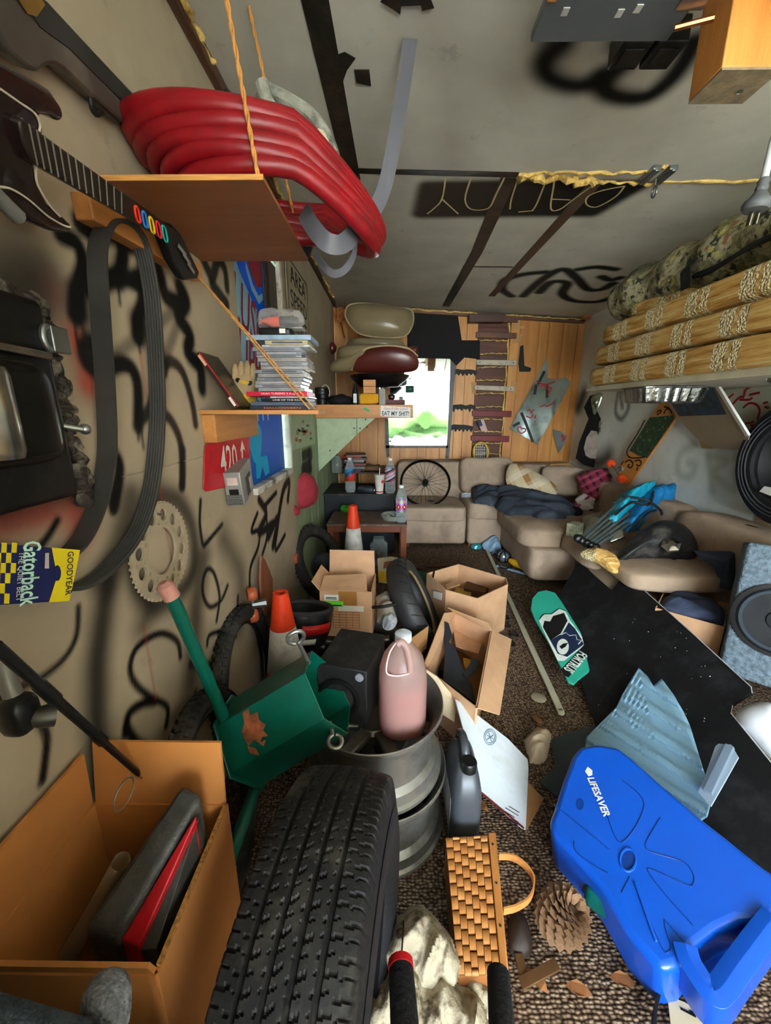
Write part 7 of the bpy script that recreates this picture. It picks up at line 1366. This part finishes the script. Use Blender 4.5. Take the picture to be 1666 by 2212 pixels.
# --- torn corrugated plastic sheet
PLS = PL(BD.p + BD.n * .03, BD.n); SHT = milky('blue_plastic', 'a9d6ee', .22, .22, .2)
top = [(1268, 1592), (1300, 1560), (1332, 1528), (1345, 1500), (1380, 1442), (1400, 1462), (1412, 1482), (1430, 1466), (1455, 1500), (1478, 1540), (1490, 1566), (1492, 1596)]
bot = [(1262, 1612), (1300, 1632), (1350, 1668), (1400, 1705), (1450, 1742), (1500, 1782), (1528, 1765), (1535, 1740), (1532, 1700), (1528, 1690), (1526, 1685), (1524, 1680)]
def sheetfn(u, v):
    i_ = min(int(u * 11), 10); f = u * 11 - i_; t = Vector((top[i_][0], top[i_][1])).lerp(Vector((top[i_ + 1][0], top[i_ + 1][1])), f); bb = Vector((bot[i_][0], bot[i_][1])).lerp(Vector((bot[i_ + 1][0], bot[i_ + 1][1])), f); q = t.lerp(bb, v)
    s_ = ((q.x - 1262) * -.533 + (q.y - 1612) * .846) / 42 % 1.0; h = .014 * max(0, min(1, 2.2 - abs(s_ - .5) * 8))
    return PLS.w(q.x, q.y, h + .02 * v)
b = B(); b.grid(sheetfn, 66, 60); b.build('plastic_sheet', SHT, None, 'torn blue-tinted corrugated plastic sheet on the black board', 'plastic sheet', solid=.002, ang=20)
b = B(); q = PLS.ws([(1545, 1612), (1552, 1606), (1580, 1608), (1596, 1636), (1560, 1700), (1536, 1742), (1508, 1712), (1525, 1670)], .05); b.prism(q, PLS.n * -.004); th = b.build('plastic_offcut', milky('clear_blue_plastic', 'c0d4e6', .3, .25, .2), None, 'upright torn offcut of clear plastic beside the blue can', 'plastic offcut', bevel=.001)
b = B(); b.bar(PLS.w(1578, 1612, .055), PLS.w(1530, 1712, .055), .02, .012, PLS.n); b.build('ridge', milky('clear_blue_plastic2', 'b9cbda', .4, .25), th)
b = B(); q = [W(x_, y_, z=zz) for x_, y_, zz in ((1190, 1600, .006), (1230, 1582, .01), (1290, 1566, .02), (1275, 1600, .02), (1245, 1640, .02), (1215, 1730, .008), (1165, 1690, .006), (1200, 1655, .006))]; b.add(q, [tuple(range(8))]); b.build('grey_film', milky('grey_film', '6d7a80', .45, .3), None, 'grey see-through film lying on the carpet beside the blue can', 'film', smooth=False, solid=.002)
crumple('tan_rag', [(1132, 1600), (1160, 1574), (1190, 1590), (1180, 1640), (1165, 1652), (1145, 1648)], PL((.53, 1.22, .01), (0, -.2, 1)), .05, mat('tan_rag', 'b3a288', .9, var=.1, bump=.3, bs=20), 'crumpled tan rag between the white sheet and the grey film', 'rag', None, (.6, 1), .025, .004, 12, .025)
# --- blue jerrycan
JP = plane3(W(1190, 1765, z=.15), W(1290, 1608, z=.21), W(1600, 1990, z=.19)); JB = mat('jerrycan_blue', '0b4fc0', .3, var=.12, vs=3, coat=.2); th = thing('jerrycan', 'bright blue water jerrycan lettered LIFESAVER lying on the floor', 'jerrycan', W(1400, 1900, z=0))
oj = [(1186, 1772), (1196, 1748), (1214, 1690), (1236, 1632), (1252, 1611), (1290, 1605), (1336, 1612), (1372, 1640), (1432, 1694), (1512, 1762), (1570, 1806), (1640, 1862), (1700, 1905), (1700, 1968), (1660, 2000), (1600, 1990), (1552, 2012), (1500, 2052), (1470, 2090), (1430, 2100), (1360, 2022), (1300, 1920), (1240, 1850), (1192, 1800)]
b = B(); b.prism(JP.ws(oj), JP.n * -.15); jb_ = b.build('body', JB, th, bevel=.022, seg=4)
b = B(); hp = catmull(JP.ws([(1478, 2062), (1490, 2100), (1528, 2158), (1552, 2160), (1592, 2105), (1640, 2040), (1668, 2004)], -.03), 6); b.sweep(hp, [(-.022, -.05), (.0, -.056), (.022, -.05), (.022, .04), (0, .046), (-.022, .04)], JP.n); b.build('handle', JB, th, bevel=.006)
b = B(); b.prism(JP.ws([(1500, 2060), (1552, 2016), (1600, 1995), (1650, 2004), (1600, 2072), (1545, 2120)], -.10), JP.n * -.02); b.build('handle_well', JB, th, bevel=.004)
GRV = mat('jerrycan_groove', '06347f', .4)
def ring(px, py, rx, ry, off=.0): return [(px + rx * math.cos(a), py + ry * math.sin(a)) for a in np.linspace(0, 6.28, 25)[:-1]]
b = B(); b.prism(JP.ws(ring(1357, 1858, 15, 21), .0006), JP.n * -.0004); b.build('dimple', GRV, th, smooth=False); b = B(); b.prism(JP.ws(ring(1253, 1737, 9, 13), .0006), JP.n * -.0004); b.build('dimple', GRV, th, smooth=False)
b = B(); b.tube(catmull(JP.ws(ring(1357, 1858, 17, 24), .0005), 2, True), .003, 6, True); b.build('dimple_rim', JB, th)
ZJ = lambda pts: [(1120 + x_ * .349, 1440 + y_ * .349) for x_, y_ in pts]
for ln in ([(880, 935), (800, 1070), (790, 1120), (830, 1150), (1020, 1210), (1085, 1290), (1080, 1350), (1040, 1350), (860, 1270), (800, 1260), (900, 1400), (1080, 1600)], [(545, 910), (640, 1090), (780, 850), (640, 700)], [(215, 850), (560, 1130)], [(690, 1300), (640, 1400)], [(905, 1565), (910, 1620), (945, 1730), (925, 1765), (880, 1720), (715, 1330)], [(905, 1565), (1040, 1720)], [(345, 1080), (360, 1150), (480, 1240), (555, 1280)]):
    b = B(); b.tube(catmull(JP.ws(ZJ(ln), .0003), 6), .0013, 6); b.build('groove', GRV, jb_)
b = B(); b.bar(JP.w(*ZJ([(720, 1330)])[0], .002), JP.w(*ZJ([(855, 1705)])[0], .002), .006, .006, JP.n); b.build('rib', JB, th, bevel=.002)
p0, p1 = JP.w(1276, 1680, .0008), JP.w(1313, 1765, .0008); dd = (p1 - p0).normalized(); yv = JP.n.cross(dd); yv = yv if yv.dot(JP.w(1340, 1660) - JP.w(1290, 1720)) > 0 else -yv
text('LIFESAVER', (p0 + p1) / 2, dd, yv, .021, WHITE, jb_, w=(p1 - p0).length, bold=.03); b = B(); b.prism(JP.ws([(1264, 1666), (1270, 1656), (1280, 1664), (1280, 1674), (1272, 1677)], .001), JP.n * -.0004); b.build('drop_logo', WHITE, jb_, smooth=False)
# under the can: teal headlamp
c = W(1312, 1945, z=.07); th = thing('teal_torch', 'dark teal plastic lamp half under the blue can', 'lamp', c - Vector((0, 0, .05))); b = B(); b.sq(Matrix.Translation(c) @ Matrix.Rotation(R(-40), 4, 'Z'), .05, .032, .03, .4, .4, 26, 14); b.build('housing', mat('teal_plastic', '06504a', .25), th); b = B(); b.sq(Matrix.Translation(c + Vector((.01, -.035, -.022))), .02, .014, .012, .7, .7, 16, 8); b.build('lens', CHROME, th)
# --- woven basket on its side
nw, ne, se, sw = W(963, 1810, z=.13), W(1068, 1803, z=.13), W(1096, 2106, z=.13), W(990, 2106, z=.13); th = thing('splint_basket', 'flat woven wooden splint basket lying on its side on the carpet', 'basket', W(1020, 1950, z=0)); SPL = wood('splint', 'a5652c', 'd19250', 3, 1, .55, .1); bl = lambda u, v, h=0: nw.lerp(ne, u).lerp(sw.lerp(se, u), v) + Vector((0, 0, h))
b = B(); b.prism([bl(0, 0, -.006), bl(1, 0, -.006), bl(1, 1, -.006), bl(0, 1, -.006)], (0, 0, -.115)); b.build('body', mat('basket_inner', '8a5526', .8, var=.3), th, bevel=.004)
nc, nr = 6, 10; proto = None
for i_ in range(nc):
    for j in range(-1, nr):
        u0, u1 = i_ / nc * .86, (i_ + .93) / nc * .86; sh = (i_ % 3) / 3; v0, v1 = (j + sh + .04) / nr, (j + sh + .90) / nr
        if v1 <= .02 or v0 >= .98: continue
        v0 = max(v0, 0); v1 = min(v1, 1); vm = (v0 + v1) / 2; h0 = .0005; b = B(); q = []
        for v_, h_ in ((v0, h0), (v0 * .85 + v1 * .15, .0024), (vm, .003), (v0 * .15 + v1 * .85, .0024), (v1, h0)): q += [bl(u0, v_, h_), bl(u1, v_, h_)]
        q += [bl(u0, v0, -.004), bl(u1, v0, -.004), bl(u0, v1, -.004), bl(u1, v1, -.004)]
        b.add(q, [(0, 1, 3, 2), (2, 3, 5, 4), (4, 5, 7, 6), (6, 7, 9, 8), (0, 10, 11, 1), (8, 9, 13, 12), (0, 2, 4, 6, 8, 12, 10), (1, 11, 13, 9, 7, 5, 3)]); b.build('splint', SPL, th, ang=60)
b = B(); b.prism([bl(.87, -.01, .005), bl(1.02, -.01, .005), bl(1.02, 1.03, .005), bl(.87, 1.01, .005)], (0, 0, -.008)); b.build('rim_band', SPL, th, bevel=.002)
b = B(); b.prism([bl(1.01, -.01, .004), bl(1.03, -.01, .004), bl(1.03, 1.03, .004), bl(1.01, 1.03, .004)], (0, 0, -.12)); b.build('rim_side', SPL, th, bevel=.002)
for v_ in (.1, .42, .72): b = B(); p = bl(.945, v_, .005); b.lathe([(0, .002), (.003, .001), (.003, 0)], 8, Matrix.Translation(p)); b.build('tack', BLACKM, th)
hp = catmull([W(x_, y_, z=.125) for x_, y_ in ((1078, 1850), (1110, 1853), (1140, 1876), (1154, 1905), (1145, 1940), (1118, 1960), (1088, 1968))], 6); b = B(); b.sweep(hp, [(-.002, -.011), (.002, -.011), (.002, .011), (-.002, .011)], (0, 0, 1)); b.build('handle', SPL, th)
# --- pine cone
c = W(1214, 1978, z=.065); th = thing('pine_cone', 'large open brown pine cone on the carpet beside the blue can', 'pine cone', c - Vector((0, 0, .06))); PC = mat('pine_scale', '77593f', .8, var=.35, vs=40, dirt=('3a261a', 30, .6)); axc = Vector((.35, -.25, .9)).normalized(); u = axc.orthogonal().normalized(); v = axc.cross(u)
b = B(); b.sq(frame(c, u, v), .032, .032, .05, 1, 1, 20, 12); b.build('core', mat('cone_core', '3a261a', .9), th)
sc = B(); sc.add([(-.004, 0, 0), (.004, 0, 0), (.012, .022, .002), (.0, .031, .006), (-.012, .022, .002), (0, .022, .007), (0, 0, .005), (0, .012, -.002)], [(0, 7, 4), (0, 1, 7), (1, 2, 7), (7, 2, 3), (7, 3, 4), (4, 3, 5), (3, 2, 5), (5, 2, 6), (2, 1, 6), (4, 5, 6), (4, 6, 0), (0, 6, 1)])
po = sc.build('scale', PC, th, local=True, smooth=False)
for k in range(120):
    t = k / 119; ph = k * 2.39996; lat = -1.15 + 2.45 * t; rr = .030 * math.cos(lat * .95); h = .05 * math.sin(lat); e = u * math.cos(ph) + v * math.sin(ph); o = po if k == 0 else po.copy()
    if k: COL.objects.link(o); o.parent = th
    out_ = (e * math.cos(lat * .8) + axc * (math.sin(lat * .8) * .9 + .25)).normalized(); sdv = axc.cross(out_).normalized(); M3 = Matrix((sdv, out_, sdv.cross(out_))).transposed(); s_ = 1.0 * (.75 + .35 * math.cos(lat)); o.matrix_local = Matrix.Translation(c - OFF[th.name] + e * rr + axc * h) @ M3.to_4x4() @ Matrix.Diagonal((s_, s_, s_, 1))
# --- dirty cloth and tool grips at the front
RAG = mat('stained_canvas', 'a0957e', .9, var=.2, vs=14, bump=.6, bs=60, dirt=('3a2816', 22, .95)); RP_ = PL((.04, .56, .13), (0, -.25, 1))
th = thing('canvas_rag', 'stained off-white canvas rag heaped in the foreground', 'rag', (.05, .55, 0))
crumple('upper_fold', [(806, 2010), (830, 1992), (862, 1982), (890, 1962), (912, 1958), (940, 1985), (975, 2030), (994, 2085), (985, 2125), (930, 2150), (870, 2140), (806, 2080)], RP_, .05, RAG, None, None, th, (.25, 1), .022, .0032, 24, .03)
crumple('lower_fold', [(795, 2080), (850, 2075), (930, 2095), (985, 2120), (1040, 2160), (1062, 2240), (1000, 2290), (850, 2290), (780, 2270), (786, 2150)], PL(RP_.p + Vector((0, 0, -.03)), RP_.n), .055, RAG, None, None, th, (.1, 1), .026, .0034, 22, .03)
crumple('corner_fold', [(992, 2112), (1030, 2105), (1072, 2140), (1066, 2200), (1020, 2190)], PL(RP_.p + Vector((0, 0, -.06)), RP_.n), .05, RAG, None, None, th, (.6, 1), .03, .0035, 14, .02)
th = thing('lopper', 'pair of long black-gripped lopper handles reaching in from the front', 'tool', W(960, 2212, z=.25)); g1, g2 = W(866, 2085, z=.34), W(880, 2300, z=.36); h1, h2 = W(1076, 2095, z=.30), W(1090, 2300, z=.33)
for p, q, rr in ((g1, g2, .0215), (h1, h2, .02)): b = B(); b.tube([p, p.lerp(q, .04), p.lerp(q, .6), q], [rr * .7, rr, rr * 1.05, rr], 16); b.build('grip', mat('black_foam_grip', '0e0d0d', .85, bump=.3, bs=120), th)
b = B(); b.tube([g1.lerp(g2, -.04), g1.lerp(g2, .06)], .0225, 16); b.build('red_ring', REDP, th); b = B(); b.tube(catmull([g1, W(870, 2030, z=.24), W(872, 1990, z=.22)], 6), .002, 6); b.build('wire', BLACKP, th)
# leather wallet, hinge, paper, strap
cloth('dark_pouch', [(1098, 1985), (1118, 1965), (1140, 1985), (1152, 2040), (1146, 2072), (1105, 2070), (1095, 2030)], PL((.33, .64, .02), (0, 0, 1)), .03, mat('dark_leather', '2b211d', .6, var=.3), 'dark leather pouch with a clear window beside the basket', 'pouch', .004)
b = B(); b.prism([W(x_, y_, z=.056) for x_, y_ in ring(1126, 2018, 14, 26)], (0, 0, -.003)); b.build('clear_window', glass('dusty_window', '8f918a', .3, .5), None, 'dusty clear oval window of the dark pouch', 'window') if False else None
b = B(); b.bar(W(1120, 2060, z=.03), W(1140, 2140, z=.03), .02, .006); b.bar(W(1125, 2125, z=.03), W(1205, 2082, z=.05), .022, .006); b.build('angle_bracket', mat('rusty_brown', '5a4026', .6, .4, var=.3), None, 'bent rusty angle bracket beside the dark pouch', 'bracket', bevel=.001)
b = B(); b.prism([W(x_, y_, z=.02) for x_, y_ in ((1442, 2150), (1480, 2165), (1560, 2215), (1560, 2260), (1455, 2260))], (0, 0, -.003)); pa = b.build('paper_sheet', mat('cream_paper', 'c4b795', .8, var=.08), None, 'cream printed paper in the bottom corner', 'paper', smooth=False)
for k, x_ in enumerate((1470, 1490, 1512)): strokes([[(x_, 2178 + k * 6), (x_ + 34, 2196 + k * 6)]], PL((0, 0, .0205), (0, 0, 1)), .004, SPR, pa, 'print_line', .0005, 0)
b = B(); b.sweep(catmull([W(x_, y_, z=.03) for x_, y_ in ((1412, 2225), (1418, 2170), (1440, 2120), (1475, 2100), (1505, 2112), (1490, 2150))], 6), [(-.003, -.016), (.003, -.016), (.003, .016), (-.003, .016)], (0, 0, 1)); b.build('black_strap', BLACKM, None, 'looped black strap at the foot of the blue can', 'strap')
# white rounded pad at the right edge
cloth('white_pad', [(1585, 1545), (1610, 1522), (1690, 1512), (1700, 1660), (1665, 1640), (1600, 1575)], PL(W(1640, 1560, y=1.12), (-.5, -.6, .6)), .06, mat('white_vinyl', 'c9ced6', .35, var=.06), 'rounded white vinyl pad in the notch of the black board', 'pad', .003)
# --- subwoofer box
A = W(1552, 1450, y=1.48); T = W(1602, 1168, y=1.60); upv = (T - A); hv = Vector((.76, -.65, 0)); M = frame(A, hv, upv); Hh = upv.length; th = thing('subwoofer', 'grey carpeted subwoofer box with a round black driver', 'speaker', M=M); CPT = mat('grey_carpet', '60707c', .95, var=.45, vs=55, bump=.8, bs=120)
b = B(); b.box((.27, Hh / 2, -.16), (.54, Hh, .32)); b.build('cabinet', CPT, th, local=True, bevel=.015, seg=3)
cx, cy = None, None; inv = M.inverted(); fpl = PL(A, (M.to_3x3() @ Vector((0, 0, 1)))); cc = inv @ fpl.w(1668, 1338); MD = Matrix.Translation((cc.x, cc.y, 0)); rr = .132; MD = Matrix.Translation((cc.x + .02, cc.y, 0))
b = B(); b.lathe([(rr * 1.12, .0), (rr * 1.12, .012), (rr * 1.0, .014), (rr * .98, .006)], 48, MD); b.build('frame_ring', BLACKP, th, local=True); b = B(); b.lathe([(rr * .99, .006), (rr * .93, .018), (rr * .84, .018), (rr * .78, .004)], 48, MD); b.build('surround', mat('grey_rubber', '27303a', .7), th, local=True); b = B(); b.lathe([(rr * .82, .012), (rr * .3, .003), (rr * .28, .010), (0, .016)], 48, MD); b.build('cone', mat('cone_dark', '15191d', .75, var=.4), th, local=True)
b = B(); b.box((.16, Hh + .01, -.1), (.12, .02, .05)); b.build('tan_block', mat('tan_block', 'b07a4a', .6), th, local=True, bevel=.003)
# ================================================================== SMALL SCATTER ON THE FLOOR
crumple('cyan_rag', [(1040, 1178), (1062, 1164), (1080, 1170), (1084, 1190), (1060, 1200)], PL(W(1062, 1185, z=.02), (0, -.4, .9)), .06, mat('pale_blue_cloth', '8fb0c8', .8, bump=.4, bs=18), 'pale blue rag on the carpet below the sofa', 'rag', None, (1, .5), .03, .008, 8, .03)
cloth('cyan_wrapper', [(1012, 1180), (1035, 1172), (1048, 1180), (1030, 1190)], PL(W(1030, 1182, z=.01), (0, -.4, .9)), .03, mat('cyan_wrapper', '4aa0a8', .3, .4, var=.4, vs=30), 'crinkled cyan wrapper beside the pale blue rag', 'wrapper', .015, 30)
a, c = W(1088, 1202, z=.05), W(1132, 1228, z=.04); th = thing('work_light', 'caged work light with a yellow handle on the carpet', 'lamp', a - Vector((0, 0, .05))); b = B(); b.tube([a.lerp(c, .35), a.lerp(c, .6), c], [.022, .03, .018], 12); b.build('handle', mat('yellow_handle', 'd0a01c', .4), th); b = B(); b.sq(Matrix.Translation(a), .05, .05, .045, .9, .9, 20, 12); b.build('bulb', mat('lamp_silver', 'b9c4d0', .15, .8), th)
for k in range(4): b = B(); t = k * math.pi / 4; b.tube([a + Vector((.065 * math.cos(t) * math.sin(s), .065 * math.sin(t) * math.sin(s), .055 * math.cos(s))) for s in np.linspace(0, 6.28, 17)[:-1]], .004, 5, True); b.build('cage_wire', BLACKP, th)
b = B(); b.tube(catmull([W(x_, y_, z=.015) for x_, y_ in ((1060, 1195), (1085, 1180), (1110, 1190), (1105, 1225), (1080, 1225), (1075, 1208))], 8), .006, 6); b.build('black_cable', BLACKP, None, 'black cable coiled round the caged work light', 'cable')
b = B(); b.bar(W(1072, 1222, z=.012), W(1138, 1240, z=.012), .02, .012); b.build('chequered_tape', mat('striped_cord', '7fa0b8', .6, var=.7, vs=120), None, 'short striped strap lying below the work light', 'strap')
rng = random.Random(5); pos = ['nearest the long carton', 'in the middle of the ring cluster', 'topmost of the ring cluster', 'farthest from the cartons', 'lowest of the ring cluster']
for k, (x_, y_) in enumerate(((1083, 1378), (1092, 1352), (1090, 1335), (1110, 1372), (1102, 1392))): b = B(); c = W(x_, y_, z=.01); b.tube([c + Vector((.028 * math.cos(t), .022 * math.sin(t), .004 * math.sin(2 * t))) for t in np.linspace(0, 6.28, 21)[:-1]], .005, 6, True); b.build('rubber_ring', BLACKM, None, 'small black rubber ring on the carpet, ' + pos[k], 'ring', 'black rubber rings')
b = B(); b.lathe([(0, .003), (.03, .003), (.034, .0)], 20, Matrix.Translation(W(1164, 1507, z=.0))); b.build('pale_disc', mat('dusty_disc', '97907f', .8), None, 'dusty round disc lying on the carpet beside the cream strip', 'disc', solid=.001)
LEAF = mat('dry_leaf', '8a5a34', .8, var=.3); spots = [(1160, 1557, 'dry tan leaf lying just below the dusty disc'), (1040, 1742, 'dry leaf between the grey jug and the white sheet'), (890, 1850, 'brown oak leaf beside the stacked wheels'), (1345, 2120, 'dry leaf in front of the blue can'), (1160, 2120, 'dry leaf beside the rusty bracket'), (1250, 2140, 'dry leaf on the carpet below the pine cone')]
for x_, y_, l_ in spots:
    c = W(x_, y_, z=.006); a = rng.uniform(0, 3.1); e, f = Vector((math.cos(a), math.sin(a), 0)), Vector((-math.sin(a), math.cos(a), 0)); b = B(); q = [c + e * (.028 * x1) + f * (.014 * y1) + Vector((0, 0, z1)) for x1, y1, z1 in ((-1, 0, .004), (-.5, .7, .008), (.1, 1, .01), (.6, .6, .006), (1, 0, .002), (.6, -.6, .006), (.1, -1, .01), (-.5, -.7, .008))]; b.add(q, [tuple(range(8))]); b.build('dry_leaf', LEAF, None, l_, 'leaf', 'dry leaves on the carpet', smooth=False, solid=.001)
# green bag, yellow carton, black cap, second skateboard, twist of things by the table
GB = PL(W(905, 1268, z=.05), (.1, -.5, .85)); b = B(); b.prism(GB.ws([(874, 1246), (905, 1232), (930, 1240), (925, 1300), (905, 1290)]), GB.n * -.02); gb = b.build('green_bag', mat('green_bag', '1c5a34', .5, var=.15), None, 'flat dark green shop bag on the floor beside the six-sided carton', 'bag', bevel=.004); 
q0 = plane3(W(820, 1205, y=2.55), W(868, 1205, y=2.5), W(845, 1260, y=2.45)); b = B(); b.prism(q0.ws([(815, 1206), (845, 1202), (868, 1206), (858, 1250), (846, 1262), (818, 1258)]), q0.n * -.08); yc = b.build('snack_carton', mat('cream_carton', 'c4b99c', .5), None, 'yellow and cream printed snack carton behind the torn lid', 'carton', bevel=.002)
b = B(); b.prism(q0.ws([(818, 1234), (848, 1234), (846, 1258), (818, 1256)], .001), q0.n * -.0006); b.build('yellow_panel', mat('carton_yellow', 'c8a018', .5), yc, smooth=False); b = B(); b.prism(q0.ws([(830, 1214), (852, 1210), (848, 1226), (828, 1228)], .001), q0.n * -.0006); b.build('picture', mat('carton_picture', '8a5a3a', .5), yc, smooth=False)
cp_ = PL(W(695, 1230, y=2.2), (0, -.6, .8)); th = thing('black_cap', 'black baseball cap with a round badge behind the taped carton', 'cap', W(695, 1255, y=2.2)); cloth('crown', [(668, 1230), (680, 1208), (705, 1198), (725, 1205), (726, 1235), (708, 1250), (680, 1250)], cp_, .11, mat('cap_black', '222426', .85, bump=.3, bs=60), None, None, .008, 8, th, 2.2); b = B(); p = cp_.w(706, 1246, .055); b.lathe([(0, .004), (.02, .003), (.022, 0)], 20, frame(p, cp_.n.orthogonal(), cp_.n.cross(cp_.n.orthogonal()))); b.build('badge', WHITE, th)
th = thing('upright_skateboard', 'old skateboard with orange wheels standing on edge against the wall', 'skateboard', W(560, 1340, y=1.62)); dk = PL(W(570, 1270, y=1.6), (-.92, -.35, .1)); b = B(); b.prism([W(566, 1200, y=1.58), W(574, 1210, y=1.66), W(590, 1250, y=1.75), W(590, 1330, y=1.75), W(576, 1330, y=1.62), W(568, 1310, y=1.58), W(564, 1250, y=1.56)], (-.011, -.004, 0)); b.build('deck', wood('worn_deck', '6a3a24', '9a5a38', 3, 2, .6), th, bevel=.003)
a, c = W(544, 1283, y=1.44), W(547, 1330, y=1.44); b = B(); b.tube([a, c], .008, 8); b.tube([(a + c) / 2, (a + c) / 2 + Vector((.05, .02, 0))], [.012, .02], 8); b.build('truck', STEEL, th)
for p in (a, c): b = B(); dd = (c - a).normalized(); b.lathe([(0, -.018), (.022, -.018), (.028, -.01), (.028, .01), (.022, .018), (0, .018)], 20, frame(p, Vector((.5, -.8, .1)), dd)); b.build('wheel', mat('worn_orange_wheel', 'a8502e', .5), th)
b = B(); c = W(637, 1207, y=2.3); b.lathe([(0, -.02), (.03, -.02), (.036, 0), (.03, .02), (0, .02)], 20, frame(c, (0, 1, .2), (0, -.2, 1))); b.build('loose_wheel', mat('worn_orange_wheel', '', .5), None, 'brown skateboard wheel poking out under the fat knobbly tyre', 'wheel')
b = B(); c = W(905, 1232, z=.03); b.box(c, (.06, .05, .06)); b.bar(W(920, 1225, z=.015), W(985, 1222, z=.015), .02, .02); b.build('broken_bracket', mat('brown_scrap', '4a2a20', .6, var=.4), None, 'dark broken bracket on the carpet beside the table leg', 'scrap', bevel=.003)
# ================================================================== CEILING THINGS AT THE TOP EDGE
FIR = wood('orange_timber', 'b06a26', 'e09a48', 2.5, 2, .5, .2); th = thing('timber_post', 'orange timber post stub and joist hanging from the ceiling', 'post', (.78, 1.1, 2.0))
b = B(); b.box((.775, 1.11, 2.140), (.13, .10, .28)); b.build('post', FIR, th, bevel=.003); b = B(); b.box((.775, 1.11, 1.998), (.128, .098, .004)); b.build('end_grain', mat('end_grain', '7d7058', .8, var=.3, vs=30, bump=.3), th, smooth=False)
b = B(); b.lathe([(0, -.002), (.006, -.0015), (.007, 0)], 12, Matrix.Translation((.80, 1.12, 1.994)) @ Matrix.Rotation(R(180), 4, 'X')); b.build('screw', STEEL, th); b = B(); b.box((.765, .70, 2.20), (.09, .70, .16)); b.build('joist', wood('orange_joist', 'b06a26', 'e09a48', 2.5, 1, .5, .2), th, bevel=.003); b = B(); b.box((.84, .70, 2.165), (.055, .70, .2)); b.build('dark_batten', wood('dark_batten', '22201c', '3e3a32', 3, 1, .7, .3), th, bevel=.003)
th = thing('steel_chassis', 'grey steel equipment chassis fixed under the ceiling', 'chassis', (.5, .95, 2.13)); CH_ = mat('chassis_grey', '63696d', .45, .5, var=.1)
b = B(); b.box((.49, .90, 2.14), (.32, .56, .02)); b.build('tray', CH_, th, bevel=.002)
for x_, y_ in ((.38, 1.105), (.40, 1.05), (.50, 1.11), (.535, 1.10), (.63, 1.06)): b = B(); b.box((x_, y_, 2.1292), (.014, .018, .002)); b.build('cutout', mat('slot_pale', 'a8aaa6', .5), th)
b = B(); b.box((.34, .85, 2.15), (.02, .46, .05)); b.build('wood_side', PINEY, th, bevel=.002); b = B(); b.box((.645, .88, 2.15), (.06, .45, .045)); b.build('steel_rail', STEEL, th, bevel=.002); b = B(); b.tube([(.63, 1.12, 2.11), (.70, 1.10, 2.112)], .006, 8); b.build('copper_pin', mat('copper', 'a8643a', .3, .9), th)
for x_ in (.655, .745): b = B(); b.box((x_, 1.36, 2.255), (.08, .09, .06)); b.build('black_socket', BLACKP, th, bevel=.004); b = B(); b.box((x_, 1.36, 2.224), (.05, .05, .004)); b.build('socket_face', BLACKM, th)
# hanging plug
p0, p1, p2 = W(1672, 300, y=1.25), W(1652, 385, y=1.25), W(1632, 455, y=1.25); th = thing('power_plug', 'grey two-prong power plug dangling at the edge of the room', 'plug', p2); GPL = mat('grey_plug', '55585a', .5)
b = B(); b.tube([p0, p1], .009, 10); b.build('cord', mat('white_cord', 'c4c8c8', .4), th); b = B(); b.tube([p1.lerp(p2, t / 10) for t in range(11)], [.011, .014, .012, .015, .013, .018, .022, .03, .034, .033, .028], 12); b.build('body', GPL, th)
dv = (p2 - p1).normalized(); sv = Vector((1, 0, .2))
for s in (-1, 1): q = p2 + sv * s * .009; b = B(); b.bar(q, q + dv * .035, .004, .012, (0, 1, 0)); b.build('prong', CHROME, th)
b = B(); b.tube([(.92, 1.3, zc(.9) - .01)] * 1 + [p0 + Vector((.02, 0, .06)), p0], .009, 10) if False else None
b = B(); b.tube(catmull([p0, p0 + Vector((.03, 0, .12)), Vector((p0.x + .05, p0.y, zc(p0.x + .05)))], 6), .009, 10); b.build('cord', mat('white_cord', '', .4), th)
# ================================================================== OUTSIDE: HEDGE SEEN ONLY IN THE MIRROR, HEDGE ADDED TO DIM THE WINDOW
HG = mat('hedge_green', '3c5a2a', .9, var=.5, vs=12, bump=.8, bs=14)
b = B(); b.grid(lambda u, v: (-5 + 11 * u, -10 + 1.2 * mnoise.noise(Vector((u * 9, v * 4, 0))) + 1.2 * v, 1.25 * v + .5 * mnoise.noise(Vector((u * 14, v * 5, 3)))), 60, 20); b.build('hedge', HG, None, 'green hedge beyond the doorway, seen in the mirror', 'hedge')
b = B(); b.grid(lambda u, v: (-2.3 + .3 * mnoise.noise(Vector((u * 9, v * 4, 5))) - .3 * v, -1.5 + 7.5 * u, 2.6 * v + .3 * mnoise.noise(Vector((u * 14, v * 5, 8)))), 50, 20); b.build('hedge', HG, None, 'green hedge added outside the poster window to block bright sky', 'hedge')  # added hedge, cuts the sky light coming through the window
